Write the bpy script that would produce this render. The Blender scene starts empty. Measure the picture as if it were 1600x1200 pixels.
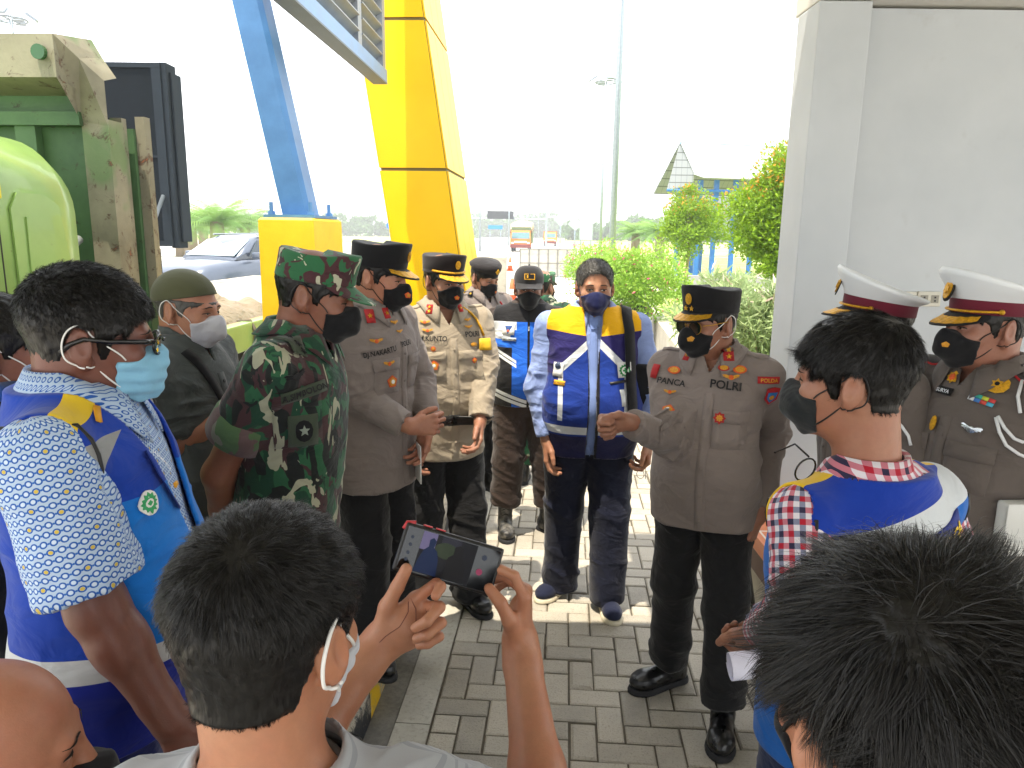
import bpy, bmesh, math, random
import numpy as np
from math import radians, sin, cos, tan, pi, atan2, sqrt, hypot
from mathutils import Vector, Matrix, Euler
from mathutils.bvhtree import BVHTree

random.seed(7)
C = bpy.context.scene
COL = C.collection

# ------------------------------------------------------------------ camera, sky, sun, exposure
HC = 1.83; PITCH = radians(11.5); ROLL = radians(-0.8); FPX = 1150.0
cam = bpy.data.cameras.new('camera'); camo = bpy.data.objects.new('camera', cam); COL.objects.link(camo)
cam.sensor_width = 36; cam.lens = 36*FPX/1600; cam.clip_start = 0.03; cam.clip_end = 3000
CAMR = (Matrix.Rotation(pi/2-PITCH, 3, 'X') @ Matrix.Rotation(-ROLL, 3, 'Z'))
camo.matrix_world = Matrix.Translation((0, 0, HC)) @ CAMR.to_4x4()
C.camera = camo

SUN_EL = radians(73); SUN_DIR = Vector((0.62, 0.78, 0)).normalized()      # horizontal direction the light travels
w = bpy.data.worlds.new('World'); C.world = w; w.use_nodes = True
wn = w.node_tree.nodes; wn.clear()
sky = wn.new('ShaderNodeTexSky'); sky.sky_type = 'NISHITA'; sky.sun_disc = False
sky.sun_elevation = SUN_EL; sky.sun_rotation = atan2(-SUN_DIR.x, -SUN_DIR.y)
sky.air_density = 1.0; sky.dust_density = 2.0; sky.ozone_density = 0.6
bg = wn.new('ShaderNodeBackground'); bg.inputs['Strength'].default_value = 0.15
wo = wn.new('ShaderNodeOutputWorld')
mixw = wn.new('ShaderNodeMix'); mixw.data_type = 'RGBA'; mixw.inputs[0].default_value = .8      # bright thin overcast over the clear sky
mixw.inputs[7].default_value = (8.2, 8.3, 8.4, 1); w.node_tree.links.new(sky.outputs[0], mixw.inputs[6])
w.node_tree.links.new(mixw.outputs[2], bg.inputs[0]); w.node_tree.links.new(bg.outputs[0], wo.inputs[0])
sl = bpy.data.lights.new('sun', 'SUN'); sl.energy = 3.1; sl.angle = radians(0.5); sl.color = (1, 0.90, 0.74)
so = bpy.data.objects.new('sun', sl); COL.objects.link(so)
sd = Vector((SUN_DIR.x*cos(SUN_EL), SUN_DIR.y*cos(SUN_EL), -sin(SUN_EL)))
so.rotation_euler = sd.to_track_quat('-Z', 'Y').to_euler(); so.location = (0, 0, 30)
vs = C.view_settings; vs.view_transform = 'Standard'; vs.look = 'None'; vs.gamma = 1; vs.exposure = 1.45
C.cycles.max_bounces = 8; C.cycles.diffuse_bounces = 5; C.cycles.glossy_bounces = 3
C.cycles.transparent_max_bounces = 12; C.cycles.use_denoising = True
C.cycles.caustics_reflective = False; C.cycles.caustics_refractive = False

def ray(px, py):
    """direction of the sight line through a pixel of the 1600x1200 photo"""
    return CAMR @ Vector(((px-800)/FPX, -(py-600)/FPX, -1))
def at(px, py, Y):
    d = ray(px, py); t = Y/d.y
    return Vector((d.x*t, Y, HC+d.z*t))
def atz(px, py, z=0.0):
    d = ray(px, py); t = (z-HC)/d.z
    return Vector((d.x*t, d.y*t, z))

# ------------------------------------------------------------------ properties, linking
def tag(o, label=None, cat=None, group=None, kind=None):
    if label: o['label'] = label
    if cat: o['category'] = cat
    if group: o['group'] = group
    if kind: o['kind'] = kind
    return o
def empty(name, loc, label, cat, rz=0, group=None):
    o = bpy.data.objects.new(name, None); COL.objects.link(o)
    o.location = loc; o.rotation_euler = (0, 0, rz); o.empty_display_size = .1
    return tag(o, label, cat, group)
def mkobj(name, verts, faces, mat=None, parent=None, smooth=False, mats=None, fmat=None, uv=None):
    me = bpy.data.meshes.new(name)
    if isinstance(verts, np.ndarray) and isinstance(faces, np.ndarray):
        n = faces.shape[1]
        me.vertices.add(len(verts)); me.vertices.foreach_set('co', verts.astype(np.float32).ravel())
        me.loops.add(faces.size); me.loops.foreach_set('vertex_index', faces.astype(np.int32).ravel())
        me.polygons.add(len(faces)); me.polygons.foreach_set('loop_start', np.arange(0, faces.size, n, dtype=np.int32))
        me.update(calc_edges=True)
    else:
        me.from_pydata([tuple(map(float, v)) for v in verts], [], [tuple(map(int, f)) for f in faces]); me.update()
    for m in (mats or ([mat] if mat else [])): me.materials.append(m)
    if fmat is not None: me.polygons.foreach_set('material_index', np.asarray(fmat, dtype=np.int32))
    if smooth: me.polygons.foreach_set('use_smooth', np.ones(len(me.polygons), dtype=bool))
    if uv is not None:
        a = me.attributes.new('cuv', 'FLOAT_VECTOR', 'POINT'); a.data.foreach_set('vector', uv.astype(np.float32).ravel())
    o = bpy.data.objects.new(name, me); COL.objects.link(o)
    if parent: o.parent = parent
    return o

class MB:
    """collects boxes, tubes, lofts; build() links them as one mesh object"""
    def __init__(s): s.v = []; s.f = []
    def add(s, vs, fs):
        n = len(s.v); s.v += [tuple(v) for v in vs]; s.f += [tuple(i+n for i in f) for f in fs]; return s
    def box(s, a, b, M=None, bev=0):
        x0, y0, z0 = a; x1, y1, z1 = b
        if bev:
            bm = bmesh.new(); bmesh.ops.create_cube(bm, size=1)
            for v in bm.verts: v.co = Vector(((v.co.x+.5)*(x1-x0)+x0, (v.co.y+.5)*(y1-y0)+y0, (v.co.z+.5)*(z1-z0)+z0))
            bmesh.ops.bevel(bm, geom=bm.edges[:], offset=bev, segments=2, affect='EDGES', profile=.6)
            bm.verts.ensure_lookup_table(); bm.verts.index_update()
            vs = [v.co.copy() for v in bm.verts]; fs = [[v.index for v in f.verts] for f in bm.faces]; bm.free()
        else:
            vs = [Vector(p) for p in ((x0,y0,z0),(x1,y0,z0),(x1,y1,z0),(x0,y1,z0),(x0,y0,z1),(x1,y0,z1),(x1,y1,z1),(x0,y1,z1))]
            fs = [(0,3,2,1),(4,5,6,7),(0,1,5,4),(1,2,6,5),(2,3,7,6),(3,0,4,7)]
        if M: vs = [M @ v for v in vs]
        return s.add(vs, fs)
    def prism(s, pts, n, d):
        """planar outline pts (3-D) pushed along vector n by d"""
        n = Vector(n).normalized()*d; k = len(pts); pts = [Vector(p) for p in pts]
        vs = pts+[p+n for p in pts]
        fs = [tuple(range(k))[::-1], tuple(range(k, 2*k))]+[(i, (i+1) % k, (i+1) % k+k, i+k) for i in range(k)]
        return s.add(vs, fs)
    def tube(s, pts, r, n=8, cap=True, flat=1.0):
        pts = [Vector(p) for p in pts]; rs = r if hasattr(r, '__len__') else [r]*len(pts)
        t0 = (pts[1]-pts[0]).normalized(); up = Vector((0, 0, 1)) if abs(t0.z) < .9 else Vector((0, 1, 0))
        u = t0.cross(up).normalized(); vs = []; fs = []
        for i, p in enumerate(pts):
            t = (pts[min(i+1, len(pts)-1)]-pts[max(i-1, 0)]).normalized()
            u = (u-t*u.dot(t)).normalized(); w_ = t.cross(u)
            for k in range(n):
                a = 2*pi*k/n; vs.append(p+(u*cos(a)+w_*sin(a)*flat)*rs[i])
        for i in range(len(pts)-1):
            for k in range(n):
                a = i*n+k; b = i*n+(k+1) % n; fs.append((a, b, b+n, a+n))
        if cap: fs += [tuple(range(n))[::-1], tuple(range(len(vs)-n, len(vs)))]
        return s.add(vs, fs)
    def loft(s, rings, closed=True, cap=(True, True)):
        n = len(rings[0]); vs = [p for r in rings for p in r]; fs = []
        for i in range(len(rings)-1):
            for k in range(n if closed else n-1):
                a = i*n+k; b = i*n+(k+1) % n; fs.append((a, b, b+n, a+n))
        if cap[0]: fs.append(tuple(range(n))[::-1])
        if cap[1]: fs.append(tuple(range(len(vs)-n, len(vs))))
        return s.add(vs, fs)
    def grid(s, P, nu, nv):
        return s.add(P, [(i*nv+j, (i+1)*nv+j, (i+1)*nv+j+1, i*nv+j+1) for i in range(nu-1) for j in range(nv-1)])
    def build(s, name, mat, parent=None, smooth=False):
        return mkobj(name, s.v, s.f, mat, parent, smooth)

def sphere_mb(c, r, n=12, m=8, R=None):
    r = r if hasattr(r, '__len__') else (r, r, r); b = MB(); rings = []
    for i in range(1, m):
        a = pi*i/m; ring = []
        for k in range(n):
            t = 2*pi*k/n; v = Vector((r[0]*sin(a)*cos(t), r[1]*sin(a)*sin(t), r[2]*-cos(a)))
            ring.append((R @ v if R else v)+Vector(c))
        rings.append(ring)
    b.loft(rings); return b

# ------------------------------------------------------------------ value noise (numpy)
def _h(i, j, k, s):
    n = (i*374761393+j*668265263+k*2147483647+s*974711) & 0x7fffffff
    n = ((n ^ (n >> 13))*1274126177) & 0x7fffffff
    return ((n ^ (n >> 16)) & 0xffff)/65535.0
def noise(P, s=0):
    P = np.asarray(P, dtype=np.float64); I = np.floor(P).astype(np.int64); F = P-I; F = F*F*(3-2*F); r = 0
    for a in (0, 1):
        wa = F[:, 0] if a else 1-F[:, 0]
        for b in (0, 1):
            wb = F[:, 1] if b else 1-F[:, 1]
            for c in (0, 1):
                wc = F[:, 2] if c else 1-F[:, 2]
                r = r+_h(I[:, 0]+a, I[:, 1]+b, I[:, 2]+c, s)*wa*wb*wc
    return r*2-1
def fbm(P, s=0, o=3):
    r = 0; a = 1; t = 0
    for k in range(o): r = r+a*noise(P*(2**k), s+k*17); t += a; a *= .5
    return r/t

# ------------------------------------------------------------------ signed distance modelling
A3 = lambda v: np.array(tuple(v), dtype=np.float64)
def smin(a, b, k):
    if k <= 0: return np.minimum(a, b)
    h = np.clip(.5+.5*(b-a)/k, 0, 1); return b*(1-h)+a*h-k*h*(1-h)
def smax(a, b, k): return -smin(-a, -b, k)
def cap(a, b, ra, rb):
    a = A3(a); b = A3(b); ba = b-a; L = max(1e-9, ba @ ba)
    def f(P):
        t = np.clip(((P-a) @ ba)/L, 0, 1); q = P-a-t[:, None]*ba
        return np.sqrt((q*q).sum(1))-(ra+(rb-ra)*t)
    return f
def ell(c, r, R=None):
    c = A3(c); r = A3(r); R = None if R is None else np.array(R)
    def f(P):
        q = P-c
        if R is not None: q = q @ R
        k0 = np.sqrt(((q/r)**2).sum(1)); k1 = np.sqrt(((q/(r*r))**2).sum(1))
        return k0*(k0-1)/np.maximum(k1, 1e-9)
    return f
def ecap(a, b, ra, rb, side, flat):
    """capsule flattened along 'side' (unit vector) by factor flat"""
    a = A3(a); b = A3(b); ba = b-a; L = ba @ ba; sv = A3(side); sv = sv/np.linalg.norm(sv)
    def f(P):
        t = np.clip(((P-a) @ ba)/L, 0, 1); q = P-a-t[:, None]*ba
        s_ = q @ sv; q = q+np.outer(s_*(1/flat-1), sv)
        return (np.sqrt((q*q).sum(1))-(ra+(rb-ra)*t))*min(1, (1+flat)/2)
    return f
def loftf(secs, n=2.3):
    S = np.array(secs, dtype=np.float64)
    def f(P, off=0.0):
        z = P[:, 2]; g = lambda k: np.interp(z, S[:, 0], S[:, k])
        rx = g(3)+off; ry = g(4)+off
        q = (np.abs((P[:, 0]-g(1))/rx)**n+np.abs((P[:, 1]-g(2))/ry)**n)**(1/n)
        d = (q-1)*np.minimum(rx, ry)*.95
        e = np.maximum(S[0, 0]-z, z-S[-1, 0])
        return np.maximum(d, e)
    return f
def union(parts):
    """parts: (fn, k) smooth union in order; fn may be ('-', fn) to carve, ('&', fn) to intersect"""
    def f(P):
        d = None
        for fn, k in parts:
            if isinstance(fn, tuple):
                d = smax(d, -fn[1](P), k) if fn[0] == '-' else smax(d, fn[1](P), k)
            else:
                e = fn(P); d = e if d is None else smin(d, e, k)
        return d
    return f
def shell(f, t): 
    def g(P):
        d = f(P); return np.maximum(d, -(d+t))
    return g
def framed(f, R, t):
    R = np.array(R); t = A3(t)
    return lambda P: f((P-t) @ R)

def surface(f, lo, hi, h, B=4):
    lo = np.array(lo, float); hi = np.array(hi, float)
    n = np.ceil((hi-lo)/(h*B)).astype(int)+1; N = n*B+1
    ax = [lo[i]+(np.arange(n[i])+.5)*B*h for i in range(3)]
    Cc = np.stack(np.meshgrid(*ax, indexing='ij'), -1).reshape(-1, 3)
    dc = f(Cc); thr = B*h*.87*1.7+.004
    act = np.abs(dc) < thr
    D = np.where(np.repeat(np.repeat(np.repeat(dc.reshape(n), B, 0), B, 1), B, 2) < 0, -1., 1.).astype(np.float32)
    D = np.pad(D, ((0, 1),)*3, mode='edge')
    idx = np.argwhere(act.reshape(n))
    if not len(idx): return np.zeros((0, 3)), np.zeros((0, 4), int)
    o = np.stack(np.meshgrid(*[np.arange(B)]*3, indexing='ij'), -1).reshape(-1, 3)
    I = (idx[:, None, :]*B+o[None]).reshape(-1, 3)
    for k in range(0, len(I), 400000):
        J = I[k:k+400000]; D[J[:, 0], J[:, 1], J[:, 2]] = f(lo+J*h)
    D[0] = D[-1] = 1; D[:, 0] = D[:, -1] = 1; D[:, :, 0] = D[:, :, -1] = 1
    S = D < 0
    c = np.zeros(tuple(np.array(S.shape)-1), np.int8)
    for a in (0, 1):
        for b in (0, 1):
            for e in (0, 1): c += S[a:S.shape[0]-1+a, b:S.shape[1]-1+b, e:S.shape[2]-1+e]
    cell = np.argwhere((c > 0) & (c < 8)); vid = np.full(c.shape, -1, np.int32); vid[tuple(cell.T)] = np.arange(len(cell))
    acc = np.zeros((len(cell), 3)); cnt = np.zeros(len(cell))
    cor = [np.array(q) for q in ((0,0,0),(1,0,0),(0,1,0),(1,1,0),(0,0,1),(1,0,1),(0,1,1),(1,1,1))]
    dv = [D[tuple((cell+q).T)] for q in cor]
    for i, j in ((0,1),(2,3),(4,5),(6,7),(0,2),(1,3),(4,6),(5,7),(0,4),(1,5),(2,6),(3,7)):
        x = (dv[i] < 0) != (dv[j] < 0); den = np.where(x, dv[i]-dv[j], 1.0); t = np.clip(dv[i]/den, 0, 1)
        p = cor[i][None]+t[:, None]*(cor[j]-cor[i])[None]
        acc += p*x[:, None]; cnt += x
    V = lo+(cell+acc/np.maximum(cnt, 1)[:, None])*h
    Q = []
    for axis in range(3):
        sh = [slice(None)]*3; s2 = [slice(None)]*3; sh[axis] = slice(0, -1); s2[axis] = slice(1, None)
        a = S[tuple(sh)]; b = S[tuple(s2)]; e = np.argwhere(a != b); u, v = [(1, 2), (2, 0), (0, 1)][axis]
        e = e[(e[:, u] > 0) & (e[:, v] > 0) & (e[:, u] < c.shape[u]) & (e[:, v] < c.shape[v])]
        fl = a[tuple(e.T)]
        du = np.zeros(3, int); du[u] = 1; dw = np.zeros(3, int); dw[v] = 1
        q = np.stack([vid[tuple((e-du-dw).T)], vid[tuple((e-dw).T)], vid[tuple(e.T)], vid[tuple((e-du).T)]], 1)
        q[~fl] = q[~fl][:, ::-1]; Q.append(q)
    return V, np.concatenate(Q)
def grad(f, V, e=.0015):
    g = np.stack([f(V+np.eye(3)[i]*e)-f(V-np.eye(3)[i]*e) for i in range(3)], 1)
    return g/np.maximum(np.linalg.norm(g, axis=1, keepdims=True), 1e-9)
def vnormals(V, F):
    a = V[F[:, 2]]-V[F[:, 0]]; b = V[F[:, 3]]-V[F[:, 1]]; fn = np.cross(a, b); N = np.zeros_like(V)
    for k in range(4): np.add.at(N, F[:, k], fn)
    return N/np.maximum(np.linalg.norm(N, axis=1, keepdims=True), 1e-12)
def relax(V, F, it=1, a=.5):
    for _ in range(it):
        S_ = np.zeros_like(V); n = np.zeros(len(V))
        for i, j in ((0,1),(1,2),(2,3),(3,0)):
            np.add.at(S_, F[:, i], V[F[:, j]]); np.add.at(S_, F[:, j], V[F[:, i]])
            np.add.at(n, F[:, i], 1); np.add.at(n, F[:, j], 1)
        V = V*(1-a)+a*S_/np.maximum(n, 1)[:, None]
    return V
def joinm(ms):
    Vs = []; Fs = []; n = 0
    for V, F in ms: Vs.append(V); Fs.append(F+n); n += len(V)
    return np.concatenate(Vs), np.concatenate(Fs)
# ------------------------------------------------------------------ materials
def lin(h):
    h = h.lstrip('#'); c = [int(h[i:i+2], 16)/255 for i in (0, 2, 4)]
    return tuple((x/12.92 if x <= .04045 else ((x+.055)/1.055)**2.4) for x in c)+(1,)
class X:
    """a node socket (or number) with arithmetic; nodes are made in X.nt"""
    nt = None
    def __init__(s, v): s.v = v
    @staticmethod
    def m(op, *a):
        n = X.nt.nodes.new('ShaderNodeMath'); n.operation = op
        for i, q in enumerate(a):
            q = q.v if isinstance(q, X) else q
            if isinstance(q, (int, float)): n.inputs[i].default_value = q
            else: X.nt.links.new(q, n.inputs[i])
        return X(n.outputs[0])
    def __add__(s, o): return X.m('ADD', s, o)
    __radd__ = __add__
    def __sub__(s, o): return X.m('SUBTRACT', s, o)
    def __rsub__(s, o): return X.m('SUBTRACT', o, s)
    def __mul__(s, o): return X.m('MULTIPLY', s, o)
    __rmul__ = __mul__
    def __truediv__(s, o): return X.m('DIVIDE', s, o)
    def __lt__(s, o): return X.m('LESS_THAN', s, o)
    def __gt__(s, o): return X.m('GREATER_THAN', s, o)
    def abs(s): return X.m('ABSOLUTE', s)
    def fr(s): return X.m('FRACT', s)
    def fl(s): return X.m('FLOOR', s)
    def mod(s, o): return X.m('FLOORED_MODULO', s, o)
    def sq(s): return X.m('SQRT', s)
    def mx(s, o): return X.m('MAXIMUM', s, o)
    def mn(s, o): return X.m('MINIMUM', s, o)
    def band(s, a, b): return (s > a)*(s < b)
    def sat(s):
        r = X.m('ADD', s, 0); X.nt.nodes[-1].use_clamp = True; return r
class Mat:
    def __init__(s, name, col='#808080', rough=.6, metal=0, spec=.5, **kw):
        s.m = bpy.data.materials.new(name); s.m.use_nodes = True; s.nt = s.m.node_tree; X.nt = s.nt
        s.b = s.nt.nodes['Principled BSDF']; s.col = s.c(col)
        s.b.inputs['Base Color'].default_value = s.col; s.b.inputs['Roughness'].default_value = rough
        s.b.inputs['Metallic'].default_value = metal; s.b.inputs['Specular IOR Level'].default_value = spec
        for k, v in kw.items(): s.b.inputs[k.replace('_', ' ')].default_value = v
    @staticmethod
    def c(c): return lin(c) if isinstance(c, str) else tuple(c)
    def xyz(s, kind='Object'):
        t = s.nt.nodes.new('ShaderNodeTexCoord'); sp = s.nt.nodes.new('ShaderNodeSeparateXYZ')
        s.nt.links.new(t.outputs[kind], sp.inputs[0]); s.vec = t.outputs[kind]
        return [X(sp.outputs[i]) for i in range(3)]
    def attr(s, name='cuv'):
        t = s.nt.nodes.new('ShaderNodeAttribute'); t.attribute_name = name; sp = s.nt.nodes.new('ShaderNodeSeparateXYZ')
        s.nt.links.new(t.outputs['Vector'], sp.inputs[0]); s.vec = t.outputs['Vector']
        return [X(sp.outputs[i]) for i in range(3)]
    def noise(s, scale, detail=3, rough=.55, dist=0, vec=None, stretch=None, col=False):
        n = s.nt.nodes.new('ShaderNodeTexNoise'); n.inputs['Scale'].default_value = scale
        n.inputs['Detail'].default_value = detail; n.inputs['Roughness'].default_value = rough; n.inputs['Distortion'].default_value = dist
        if vec is None:
            if not hasattr(s, 'vec'): s.xyz()
            vec = s.vec
        if stretch:
            mp = s.nt.nodes.new('ShaderNodeMapping'); mp.inputs['Scale'].default_value = stretch[:3]
            if len(stretch) > 3: mp.inputs['Location'].default_value = (stretch[3], stretch[3]*.7, stretch[3]*1.3)
            s.nt.links.new(vec, mp.inputs[0]); vec = mp.outputs[0]
        s.nt.links.new(vec, n.inputs['Vector']); return n.outputs['Color'] if col else X(n.outputs['Fac'])
    def voro(s, scale, feature='F1', stretch=None, out='Distance'):
        n = s.nt.nodes.new('ShaderNodeTexVoronoi'); n.feature = feature; n.inputs['Scale'].default_value = scale
        if not hasattr(s, 'vec'): s.xyz()
        vec = s.vec
        if stretch:
            mp = s.nt.nodes.new('ShaderNodeMapping'); mp.inputs['Scale'].default_value = stretch
            s.nt.links.new(vec, mp.inputs[0]); vec = mp.outputs[0]
        s.nt.links.new(vec, n.inputs['Vector']); return X(n.outputs[out])
    def mix(s, fac, a, b):
        n = s.nt.nodes.new('ShaderNodeMix'); n.data_type = 'RGBA'
        for q, i in ((fac, 0), (a, 6), (b, 7)):
            if isinstance(q, X): q = q.v
            if isinstance(q, str): q = lin(q)
            if isinstance(q, (int, float)) or isinstance(q, tuple): n.inputs[i].default_value = q
            else: s.nt.links.new(q, n.inputs[i])
        return n.outputs[2]
    def ramp(s, x, a, b):
        """0..1 as x goes a..b"""
        n = s.nt.nodes.new('ShaderNodeMapRange'); n.inputs[1].default_value = a; n.inputs[2].default_value = b
        s.nt.links.new(x.v, n.inputs[0]); return X(n.outputs[0])
    def color(s, c):
        if isinstance(c, str): s.b.inputs['Base Color'].default_value = lin(c)
        else: s.nt.links.new(c, s.b.inputs['Base Color'])
        return s
    def rough(s, x): s.nt.links.new(x.v, s.b.inputs['Roughness']); return s
    def bump(s, h, strength=.3, dist=.01):
        n = s.nt.nodes.new('ShaderNodeBump'); n.inputs['Strength'].default_value = strength; n.inputs['Distance'].default_value = dist
        s.nt.links.new(h.v, n.inputs['Height'])
        if s.b.inputs['Normal'].links: s.nt.links.new(s.b.inputs['Normal'].links[0].from_socket, n.inputs['Normal'])
        s.nt.links.new(n.outputs[0], s.b.inputs['Normal']); return s
_mc = {}
def plain(name, col, rough=.6, metal=0, var=.12, scale=8, bump=0, **kw):
    """a colour with mottling and a little roughness variation"""
    key = (name, col, rough, metal)
    if key in _mc: return _mc[key]
    m = Mat(name, col, rough, metal, **kw); c = m.col
    n = m.noise(scale, 4, .6)
    m.color(m.mix(m.ramp(n, .3, .7), tuple(v*(1-var) for v in c[:3])+(1,), tuple(min(1, v*(1+var)) for v in c[:3])+(1,)))
    m.rough(n*.25+(rough-.12))
    if bump: m.bump(m.noise(scale*12, 2), bump, .003)
    _mc[key] = m.m; return m.m
def cloth(name, col, rough=.85, weave=900, wr=.35, sheen=.15, var=.1, pattern=None):
    key = ('cloth', name, col if isinstance(col, str) else 0)
    if key in _mc: return _mc[key]
    m = Mat(name, col if col.startswith('#') else '#808080', rough, spec=.25)
    m.b.inputs['Sheen Weight'].default_value = sheen; m.b.inputs['Sheen Roughness'].default_value = .5
    m.xyz(); base = pattern(m) if pattern else None
    m.xyz()
    n = m.noise(5, 4, .6)
    if base is None:
        c = m.col; base = m.mix(m.ramp(n, .3, .7), tuple(v*(1-var) for v in c[:3])+(1,), tuple(min(1, v*(1+var)) for v in c[:3])+(1,))
    m.color(base)
    m.bump(m.noise(8, 3, .5, 1.2, stretch=(1, 1, 1.6)), wr*1.3, .03)
    m.bump(m.noise(32, 2, .5, .5), wr*.5, .006)
    if weave: m.bump(m.noise(weave, 1), .12, .001)
    _mc[key] = m.m; return m.m
def skin(name, col):
    m = Mat(name, col, .5, spec=.45); c = m.col; g_ = sum(c[:3])/3; c = tuple((v*.80+g_*.20)*1.22 for v in c[:3])+(1,); m.xyz()
    n = m.noise(14, 4, .6); n2 = m.noise(90, 3, .6)
    red = (c[0]*1.02, c[1]*.84, c[2]*.80, 1); lt = (min(1, c[0]*1.1), c[1]*1.1, c[2]*1.08, 1)
    m.color(m.mix(m.ramp(n2, .35, .75)*.35, m.mix(m.ramp(n, .3, .7), red, lt), tuple(v*.75 for v in c[:3])+(1,)))
    m.rough(n*.2+.36)
    m.b.inputs['Subsurface Weight'].default_value = .08; m.b.inputs['Subsurface Radius'].default_value = (1, .35, .15)
    m.b.inputs['Subsurface Scale'].default_value = .012
    m.bump(m.noise(350, 3, .6), .18, .0015); m.bump(m.noise(60, 3), .12, .003); return m.m
def hairmat(name, col, rough=.36):
    m = Mat(name, col, rough, spec=.3); m.xyz()
    c = m.col; n = m.noise(160, 2, .5, stretch=(1, 1, .25)); n2 = m.noise(22, 3)
    m.color(m.mix(n, tuple(v*.5 for v in c[:3])+(1,), tuple(v*1.5 for v in c[:3])+(1,))); m.rough(n2*.35+(rough-.14))
    m.bump(n, .5, .003); return m.m
# ------------------------------------------------------------------ lane frame: u to the right of the kerb face, v along the lane
LA = radians(3.9); LO = Vector((-.694, 0, 0))
LM = Matrix.Translation(LO) @ Matrix.Rotation(-LA, 4, 'Z')
def L(u, v, z=0): return LM @ Vector((u, v, z))

# ground
m = Mat('concrete_ground', '#b9b4aa', .85); m.xyz(); n = m.noise(.35, 5, .6); n2 = m.noise(6, 5, .65)
m.color(m.mix(m.ramp(n, .3, .7), m.mix(m.ramp(n2, .3, .75), '#a9a59b', '#c6c1b6'), '#cbc6bc')); m.bump(n2, .3, .01)
g = MB().add([(-900, -40, -.02), (900, -40, -.02), (900, 1500, -.02), (-900, 1500, -.02)], [(0, 1, 2, 3)]).build('ground', m.m); tag(g, kind='structure')
m = Mat('grass_soil', '#7f9440', .95); m.xyz(); n = m.noise(.8, 5, .65); n2 = m.noise(30, 3)
m.color(m.mix(m.ramp(n, .42, .66), m.mix(n2, '#5f8a2c', '#8fb04a'), '#b5a56d')); m.bump(n2, .5, .02); lawnm = m.m
tag(MB().add([(1.9, 6, .0), (60, 6, .0), (60, 70, .0), (4.2, 70, .0), (3.2, 19, 0)], [(0, 1, 2, 3, 4)]).build('lawn', lawnm), kind='structure')
m = Mat('field_grass', '#9aa860', .95); m.xyz(); m.color(m.mix(m.ramp(m.noise(.05, 5), .35, .65), '#8da352', '#bcb878'))
tag(MB().add([(-500, 95, .03), (-14, 95, .03), (-20, 600, .03), (-700, 600, .03)], [(0, 1, 2, 3)]).build('field', m.m), kind='structure')
tag(MB().add([(9, 72, .03), (400, 72, .03), (400, 700, .03), (18, 700, .03)], [(0, 1, 2, 3)]).build('verge', m.m), kind='structure')
m = Mat('far_road', '#a8a6a0', .8); m.xyz(); m.color(m.mix(m.ramp(m.noise(.3, 4), .3, .7), '#9c9a94', '#b6b4ad'))
tag(MB().add([L(-30, 10, -.012), L(3.2, 10, -.012), L(3.2, 600, -.012), L(-30, 600, -.012)], [(0, 1, 2, 3)]).build('road', m.m), kind='structure')
# painted lane lines on the far road
b = MB()
for k in range(14):
    for u in (-3.2, .2): b.add([L(u, 24+k*9, -.004), L(u+.14, 24+k*9, -.004), L(u+.14, 28+k*9, -.004), L(u, 28+k*9, -.004)], [(0, 1, 2, 3)])
tag(b.build('road_marking', plain('road_paint', '#e6e4dc', .7)), kind='structure')

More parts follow.
